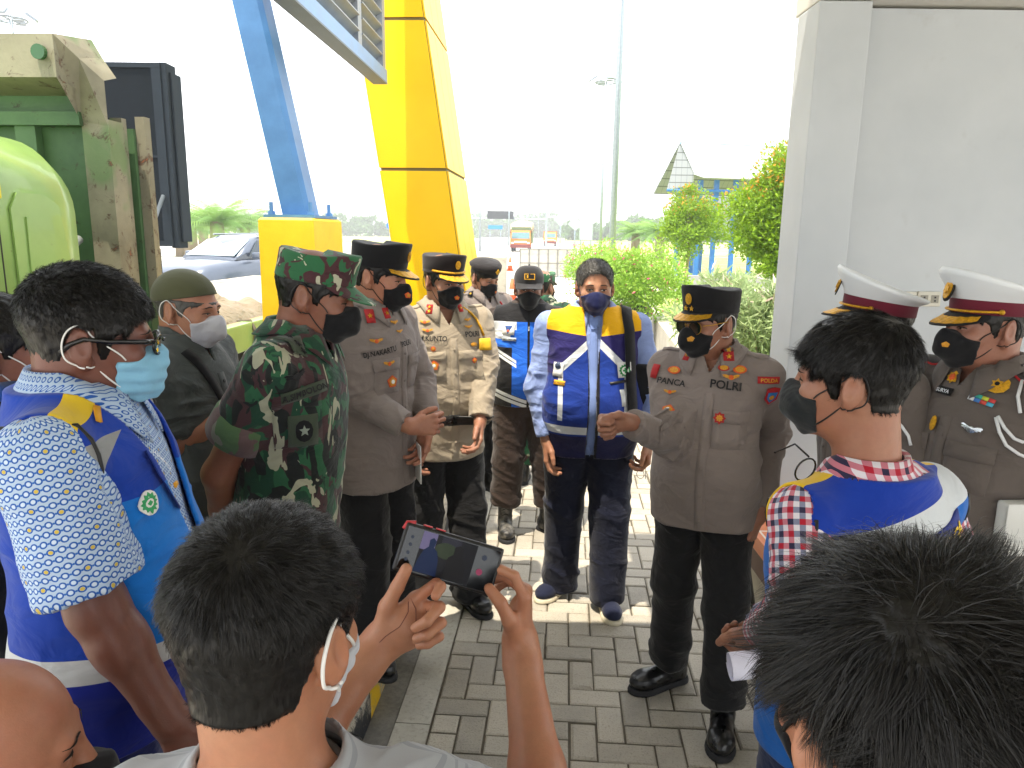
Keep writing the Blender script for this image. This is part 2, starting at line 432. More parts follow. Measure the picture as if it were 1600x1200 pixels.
# block paving: real bricks laid in herringbone
def paving():
    rnd = random.Random(3); a = .1045; gap = .0036; b = MB(); at_ = []
    U0, U1, V0, V1 = .235, 3.3, .9, 14.5
    for i in range(-1, int((U1-U0)/a)+2):
        for j in range(-1, int((V1-V0)/a)+2):
            r = (i-j) % 4
            if r == 0: w_, h_ = 2*a, a
            elif r == 3: w_, h_ = a, 2*a
            else: continue
            x0 = U0+i*a; y0 = V0+j*a; x1 = min(x0+w_, U1); y1 = min(y0+h_, V1); x0 = max(x0, U0); y0 = max(y0, V0)
            if x1-x0 < .02 or y1-y0 < .02: continue
            gx = gap*(.5+.9*rnd.random()); gy = gap*(.5+.9*rnd.random())
            x0 += gx; y0 += gy; x1 -= gx; y1 -= gy
            near = y0 < 6.5; bv = .006; dz = rnd.gauss(0, .0016); tx = rnd.gauss(0, .006); ty = rnd.gauss(0, .006)
            cx = (x0+x1)/2; cy = (y0+y1)/2; sh = rnd.random(); jx = rnd.gauss(0, .0008); jy = rnd.gauss(0, .0008)
            zz = lambda x, y, z: (x+jx, y+jy, z+dz+(x-cx)*tx+(y-cy)*ty)
            if rnd.random() < .03: bv = .014
            q = [zz(x0, y0, -.03), zz(x1, y0, -.03), zz(x1, y1, -.03), zz(x0, y1, -.03),
                 zz(x0, y0, -bv*.8), zz(x1, y0, -bv*.8), zz(x1, y1, -bv*.8), zz(x0, y1, -bv*.8),
                 zz(x0+bv, y0+bv, 0), zz(x1-bv, y0+bv, 0), zz(x1-bv, y1-bv, 0), zz(x0+bv, y1-bv, 0)]
            f = [(0, 1, 5, 4), (1, 2, 6, 5), (2, 3, 7, 6), (3, 0, 4, 7), (4, 5, 9, 8), (5, 6, 10, 9), (6, 7, 11, 10), (7, 4, 8, 11), (8, 9, 10, 11)]
            b.add([LM @ Vector(p) for p in q], f); at_ += [(sh, rnd.random(), 0)]*12
    m = Mat('paver', '#8d8a82', .85); s, t, _ = m.attr(); m.xyz(); n = m.noise(5, 5, .65); n2 = m.noise(130, 3, .7); n3 = m.noise(1.3, 4, .6)
    base = m.mix(s, '#888379', '#b1aa9c'); base = m.mix(m.ramp(n, .35, .75)*.55, base, '#beb6a6'); base = m.mix(m.ramp(n2, .52, .7)*.5, base, '#6a665e')
    base = m.mix(m.ramp(n3, .5, .7)*.5, base, '#8f897d'); m.color(base); m.bump(n2, .8, .005); m.bump(m.noise(24, 4, .6), .4, .008); m.rough(n*.3+.62)
    o = mkobj('pavement', b.v, b.f, m.m, uv=np.array(at_)); tag(o, kind='structure')
    m = Mat('joint_sand', '#6b6558', .95); m.xyz(); m.color(m.mix(m.noise(40, 3), '#332f28', '#6d6555'))
    tag(MB().add([L(.23, .8, -.008), L(3.32, .8, -.008), L(3.32, 14.6, -.008), L(.23, 14.6, -.008)], [(0, 1, 2, 3)]).build('paving_bed', m.m), kind='structure')
paving()

# gutter and the concrete band beside it
m = Mat('gutter_concrete', '#85827a', .8); m.xyz(); n = m.noise(3, 5, .7); n2 = m.noise(45, 4, .7)
m.color(m.mix(m.ramp(n2, .4, .7)*.6, m.mix(m.ramp(n, .3, .7), '#6f6c65', '#8b887f'), '#55524c')); m.bump(n2, .35, .004)
tag(MB().box((0, .5, -.015), (.095, 16, -.003), LM).build('gutter', m.m), kind='structure')
m = Mat('band_concrete', '#b3aea2', .85); m.xyz(); n = m.noise(2.6, 5, .7); n2 = m.noise(50, 4, .7)
m.color(m.mix(m.ramp(n2, .5, .72)*.55, m.mix(m.ramp(n, .3, .7), '#9b978c', '#bdb9ad'), '#7c786e')); m.bump(n2, .35, .004)
b = MB(); v = .5
while v < 16: b.box((.099, v+.004, -.015), (.231, v+.996, .003+.002*sin(v*9)), LM); v += 1.0
tag(b.build('concrete_band', m.m), kind='structure')

# toll island: kerb painted in worn black and yellow, concrete fill
m = Mat('kerb_paint', '#22252a', .55); m.xyz()
t = m.nt.nodes.new('ShaderNodeTexCoord'); X.nt = m.nt
x, y, z = m.xyz(); n = m.noise(7, 5, .75); n3 = m.noise(28, 4, .7); nn = m.noise(2.1, 2)
ph = ((y+nn*.06-2.55)/1.0).mod(1.0)
pc = m.mix(ph < .5, '#23262b', '#dfb511'); pc = m.mix(ph.band(.47, .50), pc, '#b9b6ad')
wear = m.ramp(n+z*1.5, .56, .64).mx(m.ramp(n3, .62, .68)*.8)
m.color(m.mix(wear, pc, m.mix(n3, '#b5ad98', '#85807a'))); m.bump(wear, .4, .004); m.bump(n3, .4, .006); m.rough(n*.4+.35)
def kerb():
    rings = []; v = .4; prof = [(-.15, -.02), (-.15, .125), (-.035, .128), (-.016, .122), (-.005, .108), (0, -.02)]
    rnd = random.Random(5); b = MB()
    while v < 14:
        v2 = v+.6-.006
        rings = []
        for vv in (v, v+.012, v+.3, v2-.012, v2):
            e = 0 if vv not in (v, v2) else .006
            rings.append([L(u-(e if u > -.03 else 0), vv, z_-(e if z_ > 0 else 0)) for u, z_ in prof])
        b.loft(rings); v += .6
    return b
o = kerb().build('kerb', m.m); tag(o, kind='structure')
isl = Mat('island_concrete', '#93908a', .85); isl.xyz(); n = isl.noise(2, 5, .65); n2 = isl.noise(60, 3)
isl.color(isl.mix(isl.ramp(n, .3, .7), '#7d7a74', '#a6a39a')); isl.bump(n2, .3, .003)
tag(MB().box((-1.22, .3, -.02), (-.152, 13.9, .118), LM).build('toll_island', isl.m), kind='structure')

# ------------------------------------------------------------------ yellow plinth with blue strut
m = Mat('yellow_paint', '#e9bd0c', .45); m.xyz(); n = m.noise(4, 5, .6); n2 = m.noise(25, 4)
m.color(m.mix(m.ramp(n2, .66, .74)*.5, m.mix(m.ramp(n, .3, .7), '#e3b408', '#efc61c'), '#a98a2a')); m.bump(m.noise(60, 3), .25, .003); YEL = m.m
p = empty('gantry_strut', at(465, 345, 4.2), 'sloping blue square steel strut bolted on a yellow concrete plinth', 'strut')
def W2(o, M=None):
    o.matrix_world = Matrix.Identity(4); o.matrix_parent_inverse = Matrix.Translation(-o.parent.location); return o
def wpart(mb, name, mat, parent, smooth=False):
    """mesh given in world space, parented under an unrotated Empty"""
    mb.v = [tuple(Vector(v)-parent.location) for v in mb.v]; return mb.build(name, mat, parent, smooth)
b = MB(); zt = 1.90
lo = [(-.95, 3.95), (-.61, 3.95), (-.61, 4.5), (-.95, 4.5)]; hi = [(-.96, 4.0), (-.655, 4.0), (-.655, 4.5), (-.96, 4.5)]
b.loft([[L(u, v, z_) for u, v in q] for q, z_ in ((lo, .0), (hi, zt-.012), ([(u+(.012 if u < -.8 else -.012), v+(.012 if v < 4.2 else -.012)) for u, v in hi], zt))])
wpart(b, 'plinth', YEL, p)
BLU = Mat('blue_steel', '#4a7bac', .4, .0); BLU.xyz(); n = BLU.noise(6, 4); BLU.color(BLU.mix(BLU.ramp(n, .3, .7), '#3f6c9c', '#4d7fb2')); BLU.bump(BLU.noise(18, 2), .1, .01); BLU = BLU.m
base = L(-.80, 4.22, zt+.02); top = at(393, 0, 4.25); d = (top-base).normalized(); top = base+d*3.4
U = (L(1, 0)-L(0, 0)); V = (L(0, 1)-L(0, 0)); s_ = .078
sec = [(-s_, -s_), (s_*.7, -s_), (s_, -s_*.7), (s_, s_), (-s_, s_)]
b = MB().loft([[q+U*a+V*c for a, c in sec] for q in (base, top)]); wpart(b, 'strut_tube', BLU, p)
b = MB(); b.box((-.95, 4.05, zt+.002), (-.665, 4.45, zt+.018), LM); wpart(b, 'base_plate', BLU, p)
for u, v in ((-.92, 4.09), (-.70, 4.09), (-.92, 4.41), (-.70, 4.41)):
    b = MB(); b.tube([L(u, v, zt+.019), L(u, v, zt+.085)], .011, 8); b.tube([L(u, v, zt+.019), L(u, v, zt+.037)], .021, 6); wpart(b, 'bolt', plain('bolt_steel', '#5a86b4', .4, .5), p)

# ------------------------------------------------------------------ leaning yellow clad pylon
p = empty('gantry_pylon', L(-.45, 6.5), 'huge leaning yellow panel clad pylon of the toll gate', 'pylon')
m = Mat('yellow_cladding', '#e8b90a', .4, 0, .3); m.xyz(); n = m.noise(1.2, 3); m.color(m.mix(m.ramp(n, .3, .7), '#e2b106', '#edc115'))
m.bump(m.noise(2.2, 2), .05, .02); YCL = m.m
SEAM = plain('seam_sealant', '#6d6238', .7)
def py(u, v, z_):                                   # sheared box: leans to -u with height
    k = -.150; return L(u+k*(z_-1.8), v, z_)
u0, u1, v0, v1 = -.70, -.175, 6.0, 7.08
zs = [0, .82, 2.32, 3.42, 4.6, 5.8, 7.0]
# cladding panels: front face one panel wide, side face three
for a, c in zip(zs[:-1], zs[1:]):
    a += .012; c -= .012; b = MB()
    for (ua, va, ub, vb) in ((u0, v0, u1, v0), (u1, v0, u1, v0+.36), (u1, v0+.36, u1, v0+.72), (u1, v0+.72, u1, v1), (u1, v1, u0, v1), (u0, v1, u0, v0)):
        du = (ub-ua); dv = (vb-va); l = hypot(du, dv); du, dv = du/l*.004, dv/l*.004
        P = [py(ua+du, va+dv, a), py(ub-du, vb-dv, a), py(ub-du, vb-dv, c), py(ua+du, va+dv, c)]
        nrm = Vector(((vb-va), -(ub-ua), 0)); nn = (LM.to_3x3() @ nrm)
        b.prism(P, nn, .012)
    wpart(b, 'cladding_panel', YCL, p)
b = MB().loft([[py(u, v, z_) for u, v in ((u0+.002, v0+.002), (u1-.002, v0+.002), (u1-.002, v1-.002), (u0+.002, v1-.002))] for z_ in (0, 7.0)]); wpart(b, 'core', SEAM, p)

# ------------------------------------------------------------------ louvred frame hanging from the gantry
E = at(604, 126, 5.75); S0 = at(462, -4, 3.80); dv = (S0-E); dv.z = 0; dv.normalize(); side = Vector((0, 0, 1)).cross(dv); side = side if side.x > 0 else -side
p = empty('louvre_frame', E, 'grey horizontal louvres in a blue grey steel frame hanging above', 'louvre')
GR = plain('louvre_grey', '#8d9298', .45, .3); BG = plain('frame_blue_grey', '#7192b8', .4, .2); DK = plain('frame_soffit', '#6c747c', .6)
up = Vector((0, 0, 1)); z0 = (at(603, 128, 5.75).z+0.01)
def lf(t, s, z_): return E+dv*t+side*s+up*(z_)
def lbox(t0, t1, s0, s1, a, c): return MB().add([lf(*q) for q in ((t0,s0,a),(t1,s0,a),(t1,s1,a),(t0,s1,a),(t0,s0,c),(t1,s0,c),(t1,s1,c),(t0,s1,c))], [(0,3,2,1),(4,5,6,7),(0,1,5,4),(1,2,6,5),(2,3,7,6),(3,0,4,7)])
LL = 4.6
wpart(lbox(-.02, LL, -.10, .0, -.01, .075), 'bottom_rail', BG, p)
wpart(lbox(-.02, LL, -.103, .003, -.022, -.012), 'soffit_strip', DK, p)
wpart(lbox(-.02, .06, -.09, -.01, .077, 2.6), 'end_post', GR, p)
for t in (.62, 1.6, 2.6): wpart(lbox(t, t+.09, -.09, -.02, .077, 2.6), 'mullion', GR, p)
for k in range(24):
    a = .12+k*.095
    for t0, t1 in ((.065, .615), (.695, 1.595), (1.695, 2.595)):
        q = [lf(t0, -.085, a), lf(t1, -.085, a), lf(t1, -.012, a+.045), lf(t0, -.012, a+.045)]
        wpart(MB().prism(q, (0, 0, 1), .008), 'slat', GR, p)

# ------------------------------------------------------------------ canopy overhead and the white building wall
m = Mat('canopy_soffit', '#b9b8b2', .8); m.xyz(); m.color(m.mix(m.noise(.8, 3), '#b0afa8', '#c4c3bc'))
CAN = m.m
can = empty('canopy', (0, 0, 3.3), 'flat canopy roof over the camera, its edge shading the paving', 'canopy')
b = MB(); b.box((-3.2, -5, 3.3), (1.0, 2.42, 3.5)); wpart(b, 'canopy_slab', CAN, can)
b = MB(); b.box((.05, 2.424, 3.42), (1.0, 3.48, 3.6)); wpart(b, 'canopy_slab', CAN, can)
b = MB(); b.box((1.004, -5, 3.42), (6, 3.48, 3.6)); wpart(b, 'canopy_slab', CAN, can)
WX = 1.335; WY = 3.52
wall = empty('gatehouse_wall', (WX, WY, 0), 'white rendered gatehouse wall with corner pilaster and tiled dado', 'wall')
m = Mat('white_render', '#b9bec4', .7); m.xyz(); n = m.noise(1.5, 5, .6); n2 = m.noise(9, 5, .7); n3 = m.noise(240, 2)
c_ = m.mix(m.ramp(n, .3, .7), '#b4babf', '#c3c8cc'); c_ = m.mix(m.ramp(n2, .62, .8)*.35, c_, '#9b9a96'); m.color(c_); m.bump(n2, .12, .006); m.bump(n3, .1, .001); WH = m.m
m = Mat('white_trim', '#d6d2c6', .6); m.xyz(); n2 = m.noise(12, 4, .65); m.color(m.mix(m.ramp(n2, .6, .8)*.3, '#d3d1ca', '#a8a59c')); WT = m.m
b = MB(); b.box((.0, 0, 0), (.235, .26, 2.86), Matrix.Translation((WX, WY, 0)), bev=.006); wpart(b, 'pilaster', WH, wall)
b = MB(); b.box((.24, .07, 1.09), (5.2, .24, 2.85), Matrix.Translation((WX, WY, 0))); wpart(b, 'wall_panel', WH, wall)
b = MB(); b.box((.0, -.06, 2.863), (5.2, .30, 3.415), Matrix.Translation((WX, WY, 0)), bev=.008); wpart(b, 'lintel_beam', WT, wall)
m = Mat('dado_tile', '#8d8674', .35); x, y, z = m.xyz('Object'); 
tz = ((z+2)/.30); tx = ((x+9)/.30)
jt = ((tz.fr()-.5).abs() > .487).mx((tx.fr()-.5).abs() > .487)
rn = m.voro(3.34, 'F1', out='Distance'); n = m.noise(6, 5, .7); n2 = m.noise(40, 3)
tc = m.mix(m.ramp(n, .3, .7), '#6f6a5c', '#948d7b'); tc = m.mix(m.ramp(n2, .5, .8)*.4, tc, '#56524a'); m.color(m.mix(jt, tc, '#a59f90')); m.bump(1-jt, .3, .003); m.bump(n, .15, .01); TILE = m.m
b = MB(); b.box((.24, .05, 0), (5.2, .24, 1.086), Matrix.Translation((WX, WY, 0))); wpart(b, 'tiled_dado', TILE, wall)
b = MB(); b.box((.24, .035, 1.088), (5.2, .066, 1.118), Matrix.Translation((WX, WY, 0))); wpart(b, 'dado_cap', WT, wall)
# power sockets
PL = plain('socket_plate', '#c9c6b8', .4); PD = plain('socket_well', '#8f8c80', .5); PH = plain('socket_hole', '#1c1c1c', .5)
for i, px in enumerate((1372, 1412, 1450)):
    c0 = at(px, 467-i*.0, WY+.066)
    s = empty('power_socket', c0, ['white double socket nearest the pilaster, half behind a white cap', 'middle white double power socket on the wall between two caps', 'rightmost white double power socket left of the officer wearing a gold visor'][i], 'socket', group='power sockets on the wall')
    b = MB(); b.box((-.056, -.012, -.036), (.056, .003, .036), Matrix.Translation(c0), bev=.004); wpart(b, 'plate', PL, s)
    for dx in (-.026, .026):
        b = MB(); b.box((dx-.018, -.0145, -.019), (dx+.018, -.0122, .019), Matrix.Translation(c0)); wpart(b, 'socket_well', PD, s)
        b = MB()
        for hz in (-.008, .008): b.box((dx-.004, -.0165, hz-.004), (dx+.004, -.0147, hz+.004), Matrix.Translation(c0))
        wpart(b, 'contact_hole', PH, s)
# low tiled ledge at the foot of the pilaster
lg = empty('tiled_ledge', (1.55, 3.2, 0), 'low brown ledge topped with orange tiles at the foot of the pilaster', 'ledge')
m = Mat('orange_tile', '#c8662b', .4); x, y, z = m.xyz('Object'); j = ((x/.20).fr().band(.0, .05)).mx((y/.20).fr().band(.0, .05)).mx((z/.2).fr().band(0, .05)); n = m.noise(18, 4)
m.color(m.mix(j, m.mix(n, '#b9581f', '#d97f42'), '#d9cdbd')); m.bump(1-j, .3, .003)
b = MB(); b.box((1.12, 3.0, .43), (3.0, 3.5, .50), None, .004); wpart(b, 'tile_top', m.m, lg)
b = MB(); b.box((1.16, 3.04, .28), (2.96, 3.46, .428)); wpart(b, 'tile_riser', plain('ledge_brown', '#5b4337', .6), lg)
b = MB(); b.box((1.19, 3.07, 0), (2.93, 3.43, .278)); wpart(b, 'ledge_base', plain('ledge_beige', '#a59d8c', .8), lg)

# ------------------------------------------------------------------ concrete drain wall along the lawn, concrete block on the island nose
m = Mat('old_concrete', '#b1aca0', .85); m.xyz(); n = m.noise(1.5, 5, .65); n2 = m.noise(14, 5, .7)
m.color(m.mix(m.ramp(n2, .55, .75)*.6, m.mix(m.ramp(n, .3, .7), '#a7a296', '#c2bdb0'), '#7a766c')); m.bump(n2, .4, .01); OC = m.m
P1 = atz(1068, 556, .50); P2 = atz(992, 455, .50); dd = (P2-P1); q = (P1-dd*.35); 
dn = Vector((dd.y, -dd.x, 0)).normalized()*.2
b = MB(); ring = lambda P: [Vector((P.x, P.y, 0)), Vector((P.x+dn.x, P.y+dn.y, 0)), Vector((P.x+dn.x, P.y+dn.y, .5)), Vector((P.x, P.y, .5))]
b.loft([ring(q), ring(P2+dd*.2)]); tag(b.build('drain_wall', OC), 'low pale concrete wall running along the edge of the lawn', 'wall')
blk = MB(); a = at(737, 400, 9.2); c = at(791, 400, 9.2); blk.box((a.x, 9.2, 0), (c.x, 10.3, a.z), None, .02)
tag(blk.build('concrete_bollard', OC), 'tall pale concrete block behind the officer in a beret', 'bollard')
# ------------------------------------------------------------------ foliage
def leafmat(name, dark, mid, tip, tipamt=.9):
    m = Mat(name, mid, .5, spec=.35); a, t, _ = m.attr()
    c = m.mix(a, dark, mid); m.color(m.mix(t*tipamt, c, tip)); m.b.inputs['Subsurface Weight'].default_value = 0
    # thin leaves let light through
    tr = m.nt.nodes.new('ShaderNodeBsdfTranslucent'); mx = m.nt.nodes.new('ShaderNodeMixShader'); mx.inputs[0].default_value = .35
    out = m.nt.nodes['Material Output']; m.nt.links.new(m.mix(t*tipamt, m.mix(a, mid, mid), tip), tr.inputs[0])
    m.nt.links.new(m.b.outputs[0], mx.inputs[1]); m.nt.links.new(tr.outputs[0], mx.inputs[2]); m.nt.links.new(mx.outputs[0], out.inputs[0]); return m.m
def leaves(centers, rad, n, size, seed, tipz=None, aspect=.45, droop=.2, tipfrac=.5):
    """n leaves round each clump centre; returns verts, faces, attribute"""
    r = np.random.default_rng(seed); c = np.repeat(np.asarray(centers, float), n, 0); rr = np.repeat(np.asarray(rad, float), n)
    d = r.normal(size=(len(c), 3)); d /= np.linalg.norm(d, axis=1)[:, None]; rho = rr*(r.random(len(c))**.45)
    P = c+d*rho[:, None]*np.array([1, 1, .85])
    ax = d*.8+r.normal(size=d.shape)*.5+np.array([0, 0, .35-droop]); ax /= np.linalg.norm(ax, axis=1)[:, None]
    sd = np.cross(ax, r.normal(size=d.shape)); sd /= np.linalg.norm(sd, axis=1)[:, None]; nn = np.cross(ax, sd)
    L_ = size*(.6+.8*r.random(len(c)))[:, None]; W_ = L_*aspect
    V = np.stack([P, P+ax*L_*.5+sd*W_*.5+nn*L_*.08, P+ax*L_, P+ax*L_*.5-sd*W_*.5+nn*L_*.08], 1).reshape(-1, 3)
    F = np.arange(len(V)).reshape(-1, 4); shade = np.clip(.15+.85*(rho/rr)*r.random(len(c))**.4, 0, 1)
    tip = np.zeros(len(c))
    if tipz is not None: tip = ((rho/rr > .82) & (P[:, 2] > tipz+r.random(len(c))*.5) & (r.random(len(c)) < tipfrac)).astype(float)
    A = np.repeat(np.stack([shade, tip, tip*0], 1), 4, 0); return V, F, A
def crown_centers(c, r, n, seed, zlo=-1):
    g = np.random.default_rng(seed); out = []
    while len(out) < n:
        d = g.normal(size=3); d /= np.linalg.norm(d); rho = .35+.65*g.random()**.5
        if d[2]*rho < zlo: continue
        k = 1+.18*sin(d[0]*5+seed)+.14*cos(d[1]*7+seed*2); out.append(np.array(c)+d*rho*np.array(r)*k)
    return np.array(out)
BARK = plain('bark', '#8a7a63', .9, bump=.5, scale=20)
def tree(pos, h, r, c_z, mat, ncl, nl, size, seed, label, cat, name='tree', trunk_r=.05, clr=.22, tipz=None, lean=.05, group=None, tipfrac=.5, extra=None):
    p = empty(name, pos, label, cat, group=group); rnd = random.Random(seed)
    cc = crown_centers((0, 0, c_z), r, ncl, seed)
    V, F, A = leaves(cc, [clr*(.7+.6*rnd.random()) for _ in cc], nl, size, seed, tipz, tipfrac=tipfrac)
    mkobj('crown', V, F, mat, p, uv=A)
    b = MB(); z1 = c_z-r[2]*.5; b.tube([(0, 0, -.05), (lean*.4, .02, z1*.5), (lean, 0, z1), (lean*1.2, .02, c_z+r[2]*.4)], [trunk_r*1.25, trunk_r, trunk_r*.85, trunk_r*.3], 9)
    for k in range(9):
        q = cc[rnd.randrange(len(cc))]; z0 = z1*.75+rnd.random()*r[2]*.6
        b.tube([(lean*.8, 0, z0), (q[0]*.5, q[1]*.5, z0*.45+q[2]*.55), tuple(q)], [trunk_r*.5, trunk_r*.35, trunk_r*.12], 6)
    b.build('trunk', BARK, p, True); return p
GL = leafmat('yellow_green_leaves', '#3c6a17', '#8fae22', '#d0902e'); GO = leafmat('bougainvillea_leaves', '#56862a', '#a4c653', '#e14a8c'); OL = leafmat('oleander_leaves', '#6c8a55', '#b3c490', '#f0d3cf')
PA = leafmat('palm_leaves', '#4d7a30', '#86a957', '#b9b56a'); DK_L = leafmat('dark_leaves', '#35552a', '#5e8240', '#8fa05a')
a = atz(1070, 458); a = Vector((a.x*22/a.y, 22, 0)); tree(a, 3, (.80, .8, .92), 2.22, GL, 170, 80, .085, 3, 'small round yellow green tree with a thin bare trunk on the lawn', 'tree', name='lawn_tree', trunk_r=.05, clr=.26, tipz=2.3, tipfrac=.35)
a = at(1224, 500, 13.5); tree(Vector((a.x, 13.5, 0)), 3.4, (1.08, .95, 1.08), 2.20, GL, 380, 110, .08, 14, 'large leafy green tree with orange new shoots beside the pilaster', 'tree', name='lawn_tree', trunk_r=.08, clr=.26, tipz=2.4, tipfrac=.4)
# bougainvillea in a black pot
a = at(985, 500, 12.2); bp = Vector((a.x, 12.2, 0))
pot = MB(); ring = lambda r_, z_: [Vector((r_*cos(t*pi/12), r_*sin(t*pi/12), z_)) for t in range(24)]
pe = empty('plant_pot', bp, 'round black plastic pot holding the pink flowering bougainvillea', 'pot')
pot.loft([ring(.25, 0), ring(.27, .1), ring(.30, .62), ring(.325, .625), ring(.33, .70), ring(.30, .705), ring(.285, .66)]); pot.build('pot_body', plain('black_plastic', '#34373b', .5), pe, False)
MB().loft([ring(.284, .655), ring(.01, .67)]).build('soil', plain('soil', '#4a3c2c', .95), pe)
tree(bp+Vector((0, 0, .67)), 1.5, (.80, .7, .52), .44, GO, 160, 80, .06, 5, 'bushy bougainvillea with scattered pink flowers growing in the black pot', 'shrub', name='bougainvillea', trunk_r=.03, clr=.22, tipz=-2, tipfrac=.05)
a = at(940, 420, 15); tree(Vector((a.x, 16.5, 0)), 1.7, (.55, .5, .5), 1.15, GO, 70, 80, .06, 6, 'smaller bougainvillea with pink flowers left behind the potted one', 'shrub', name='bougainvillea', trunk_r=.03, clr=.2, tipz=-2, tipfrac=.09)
for i, (px, Y, s_, lb) in enumerate(((1130, 8.6, 1.0, 'pale leafed oleander bush with pink white flowers behind the speaking officer'), (1200, 7.6, 1.05, 'tall grey green oleander bush close against the pilaster edge'))):
    a = at(px, 500, Y); q = empty('oleander', Vector((a.x, Y, 0)), lb, 'shrub', group='oleander bushes'); b = MB(); rnd = random.Random(40+i); cs = []
    for k in range(26):
        t = rnd.random()*2*pi; R_ = .12+.5*rnd.random(); h = (.85+.5*rnd.random())*s_
        e = Vector((R_*cos(t)*.9, R_*sin(t)*.7, h)); m1 = Vector((e.x*.4, e.y*.4, h*.55)); b.tube([(0, 0, 0), m1, e], [.014, .01, .004], 5)
        for f_ in (.45, .62, .78, .9, 1.0): cs.append(m1.lerp(e, (f_-.3)/.7) if f_ > .3 else m1)
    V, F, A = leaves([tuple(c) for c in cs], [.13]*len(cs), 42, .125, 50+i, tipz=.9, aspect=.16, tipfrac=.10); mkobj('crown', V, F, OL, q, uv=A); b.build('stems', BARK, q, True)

# ------------------------------------------------------------------ oil palms and far trees
def palm_mesh(seed, h=1.6, fl=2.4, nf=26):
    rnd = random.Random(seed); V = []; F = []; A = []
    for k in range(nf):
        az = k*2.39996+rnd.random()*.3; el = radians(72-70*(k/nf)); l = fl*(.85+.3*rnd.random()); pr = None; pts = []
        for s in range(13):
            t = s/12; e = el-t*t*radians(75+20*rnd.random()*0); rr_ = l*t*cos(el-t*.5)*.95; z_ = h+l*(t*sin(el)-t*t*.55); pts.append(Vector((rr_*cos(az), rr_*sin(az), z_)))
        sd = Vector((-sin(az), cos(az), 0)); sh = rnd.random()
        for s in range(1, 13):
            for side_ in (-1, 1):
                for q in (0, .5):
                    p_ = pts[s-1].lerp(pts[s], q); d = (pts[s]-pts[s-1]).normalized(); ll = .62*sin(pi*min(1, .15+s/14))*(.8+.4*rnd.random())
                    tip = p_+sd*side_*ll*.8+d*ll*.5-Vector((0, 0, ll*.35)); w_ = d*.035; n = len(V)
                    V += [p_-w_, p_+w_, tip, tip]; F.append((n, n+1, n+2)); A += [(sh, 0, 0)]*4
    return V, F, A
def palm(pos, label, seed, sc=1, group='oil palms'):
    p = empty('oil_palm', pos, label, 'palm', group=group); V, F, A = palm_mesh(seed); o = mkobj('crown', [Vector(v)*sc for v in V], F, PA, p, uv=np.array(A))
    MB().tube([(0, 0, 0), (0, 0, 1.7*sc)], [.34*sc, .26*sc], 10).build('trunk', BARK, p, True); return p
for px, Y, sc, lb in ((300, 44, 1.25, 'oil palm with arching fronds at the edge of the black sign'), (342, 40, 1.35, 'tallest oil palm directly above the roof of the parked car'), (385, 50, 1.3, 'oil palm just left of the blue strut foot'), (320, 60, 1.3, 'oil palm further back between the two palms above the car'), (284, 52, 1.2, 'low oil palm half hidden by the black sign'),
                      (992, 62, 1.25, 'distant oil palm right of the tall galvanised mast'), (1030, 58, 1.25, 'distant oil palm left of the small lawn tree')):
    a = at(px, 400, Y); palm(Vector((a.x, Y, -.02)), lb, int(px), sc)
def treeline(name, spec, label):
    cs = []; rs = []; rnd = random.Random(8)
    for x0, x1, Y, h, n in spec:
        for k in range(n):
            x = x0+(x1-x0)*(k+rnd.random())/n; hh = h*(.55+.6*rnd.random())
            for q in range(3): cs.append((x+rnd.gauss(0, 3), Y+rnd.gauss(0, 6), hh*(.25+.3*q))); rs.append(hh*(.42-.06*q))
    V, F, A = leaves(cs, rs, 70, 1.6, 12, aspect=.9); o = mkobj(name, V, F, DK_L, None, uv=A); tag(o, label, 'trees', kind='stuff'); return o
treeline('tree_belt', ((-260, -20, 330, 8, 90), (-22, 30, 420, 12, 30), (20, 120, 260, 7, 60), (-120, -70, 150, 5, 20)), 'distant belt of dark trees along the horizon')

# ------------------------------------------------------------------ masts, street lamps, signs
GALV = plain('galvanised', '#97a3ab', .4, .5); LMP = plain('lamp_grey', '#7b848c', .4, .4); LGL = plain('lamp_glass', '#dfe3e4', .3)
def mast(px, Y, ztop, r, label, ring=True, rungs=False):
    a = at(px, 370, Y); p = empty('light_mast', Vector((a.x, Y, -.02)), label, 'light mast')
    MB().tube([(0, 0, 0), (0, 0, ztop*.5), (0, 0, ztop)], [r, r*.8, r*.6], 12).build('pole', GALV, p, True)
    if ring:
        b = MB(); b.tube([(.75*cos(t*pi/8), .75*sin(t*pi/8), ztop-.3) for t in range(17)], .05, 6, False)
        for t in (0, pi/2): b.tube([(-.75*cos(t), -.75*sin(t), ztop-.3), (.75*cos(t), .75*sin(t), ztop-.3)], .04, 6)
        b.build('ring', LMP, p)
        for t in (20, 100, 190, 280):
            t = radians(t); M = Matrix.Translation((.95*cos(t), .95*sin(t), ztop-.1)) @ Matrix.Rotation(t, 4, 'Z') @ Matrix.Rotation(radians(35), 4, 'Y'); f = MB().box((-.28, -.24, -.06), (.28, .24, .06), M, .01).build('floodlight', LMP, p)
    if rungs:
        b = MB()
        b.tube([(0, -r-.012, .3), (0, -r*.7-.012, ztop*.9)], .012, 5)
        for k in range(18): b.tube([(0, 0, 3+k*.8), (.32*(-1)**k, 0, 3.02+k*.8)], .012, 5)
        b.build('climbing_rungs', LMP, p)
mast(957, 40, 26, .19, 'thickest galvanised mast rising out of the photo behind the bougainvillea', ring=False, rungs=True)
mast(938, 55, 12.7, .13, 'thin grey mast topped with floodlights left of the thick mast')
mast(55, 40, at(52, 24, 40).z+.1, .16, 'grey floodlight mast rising above the green truck')
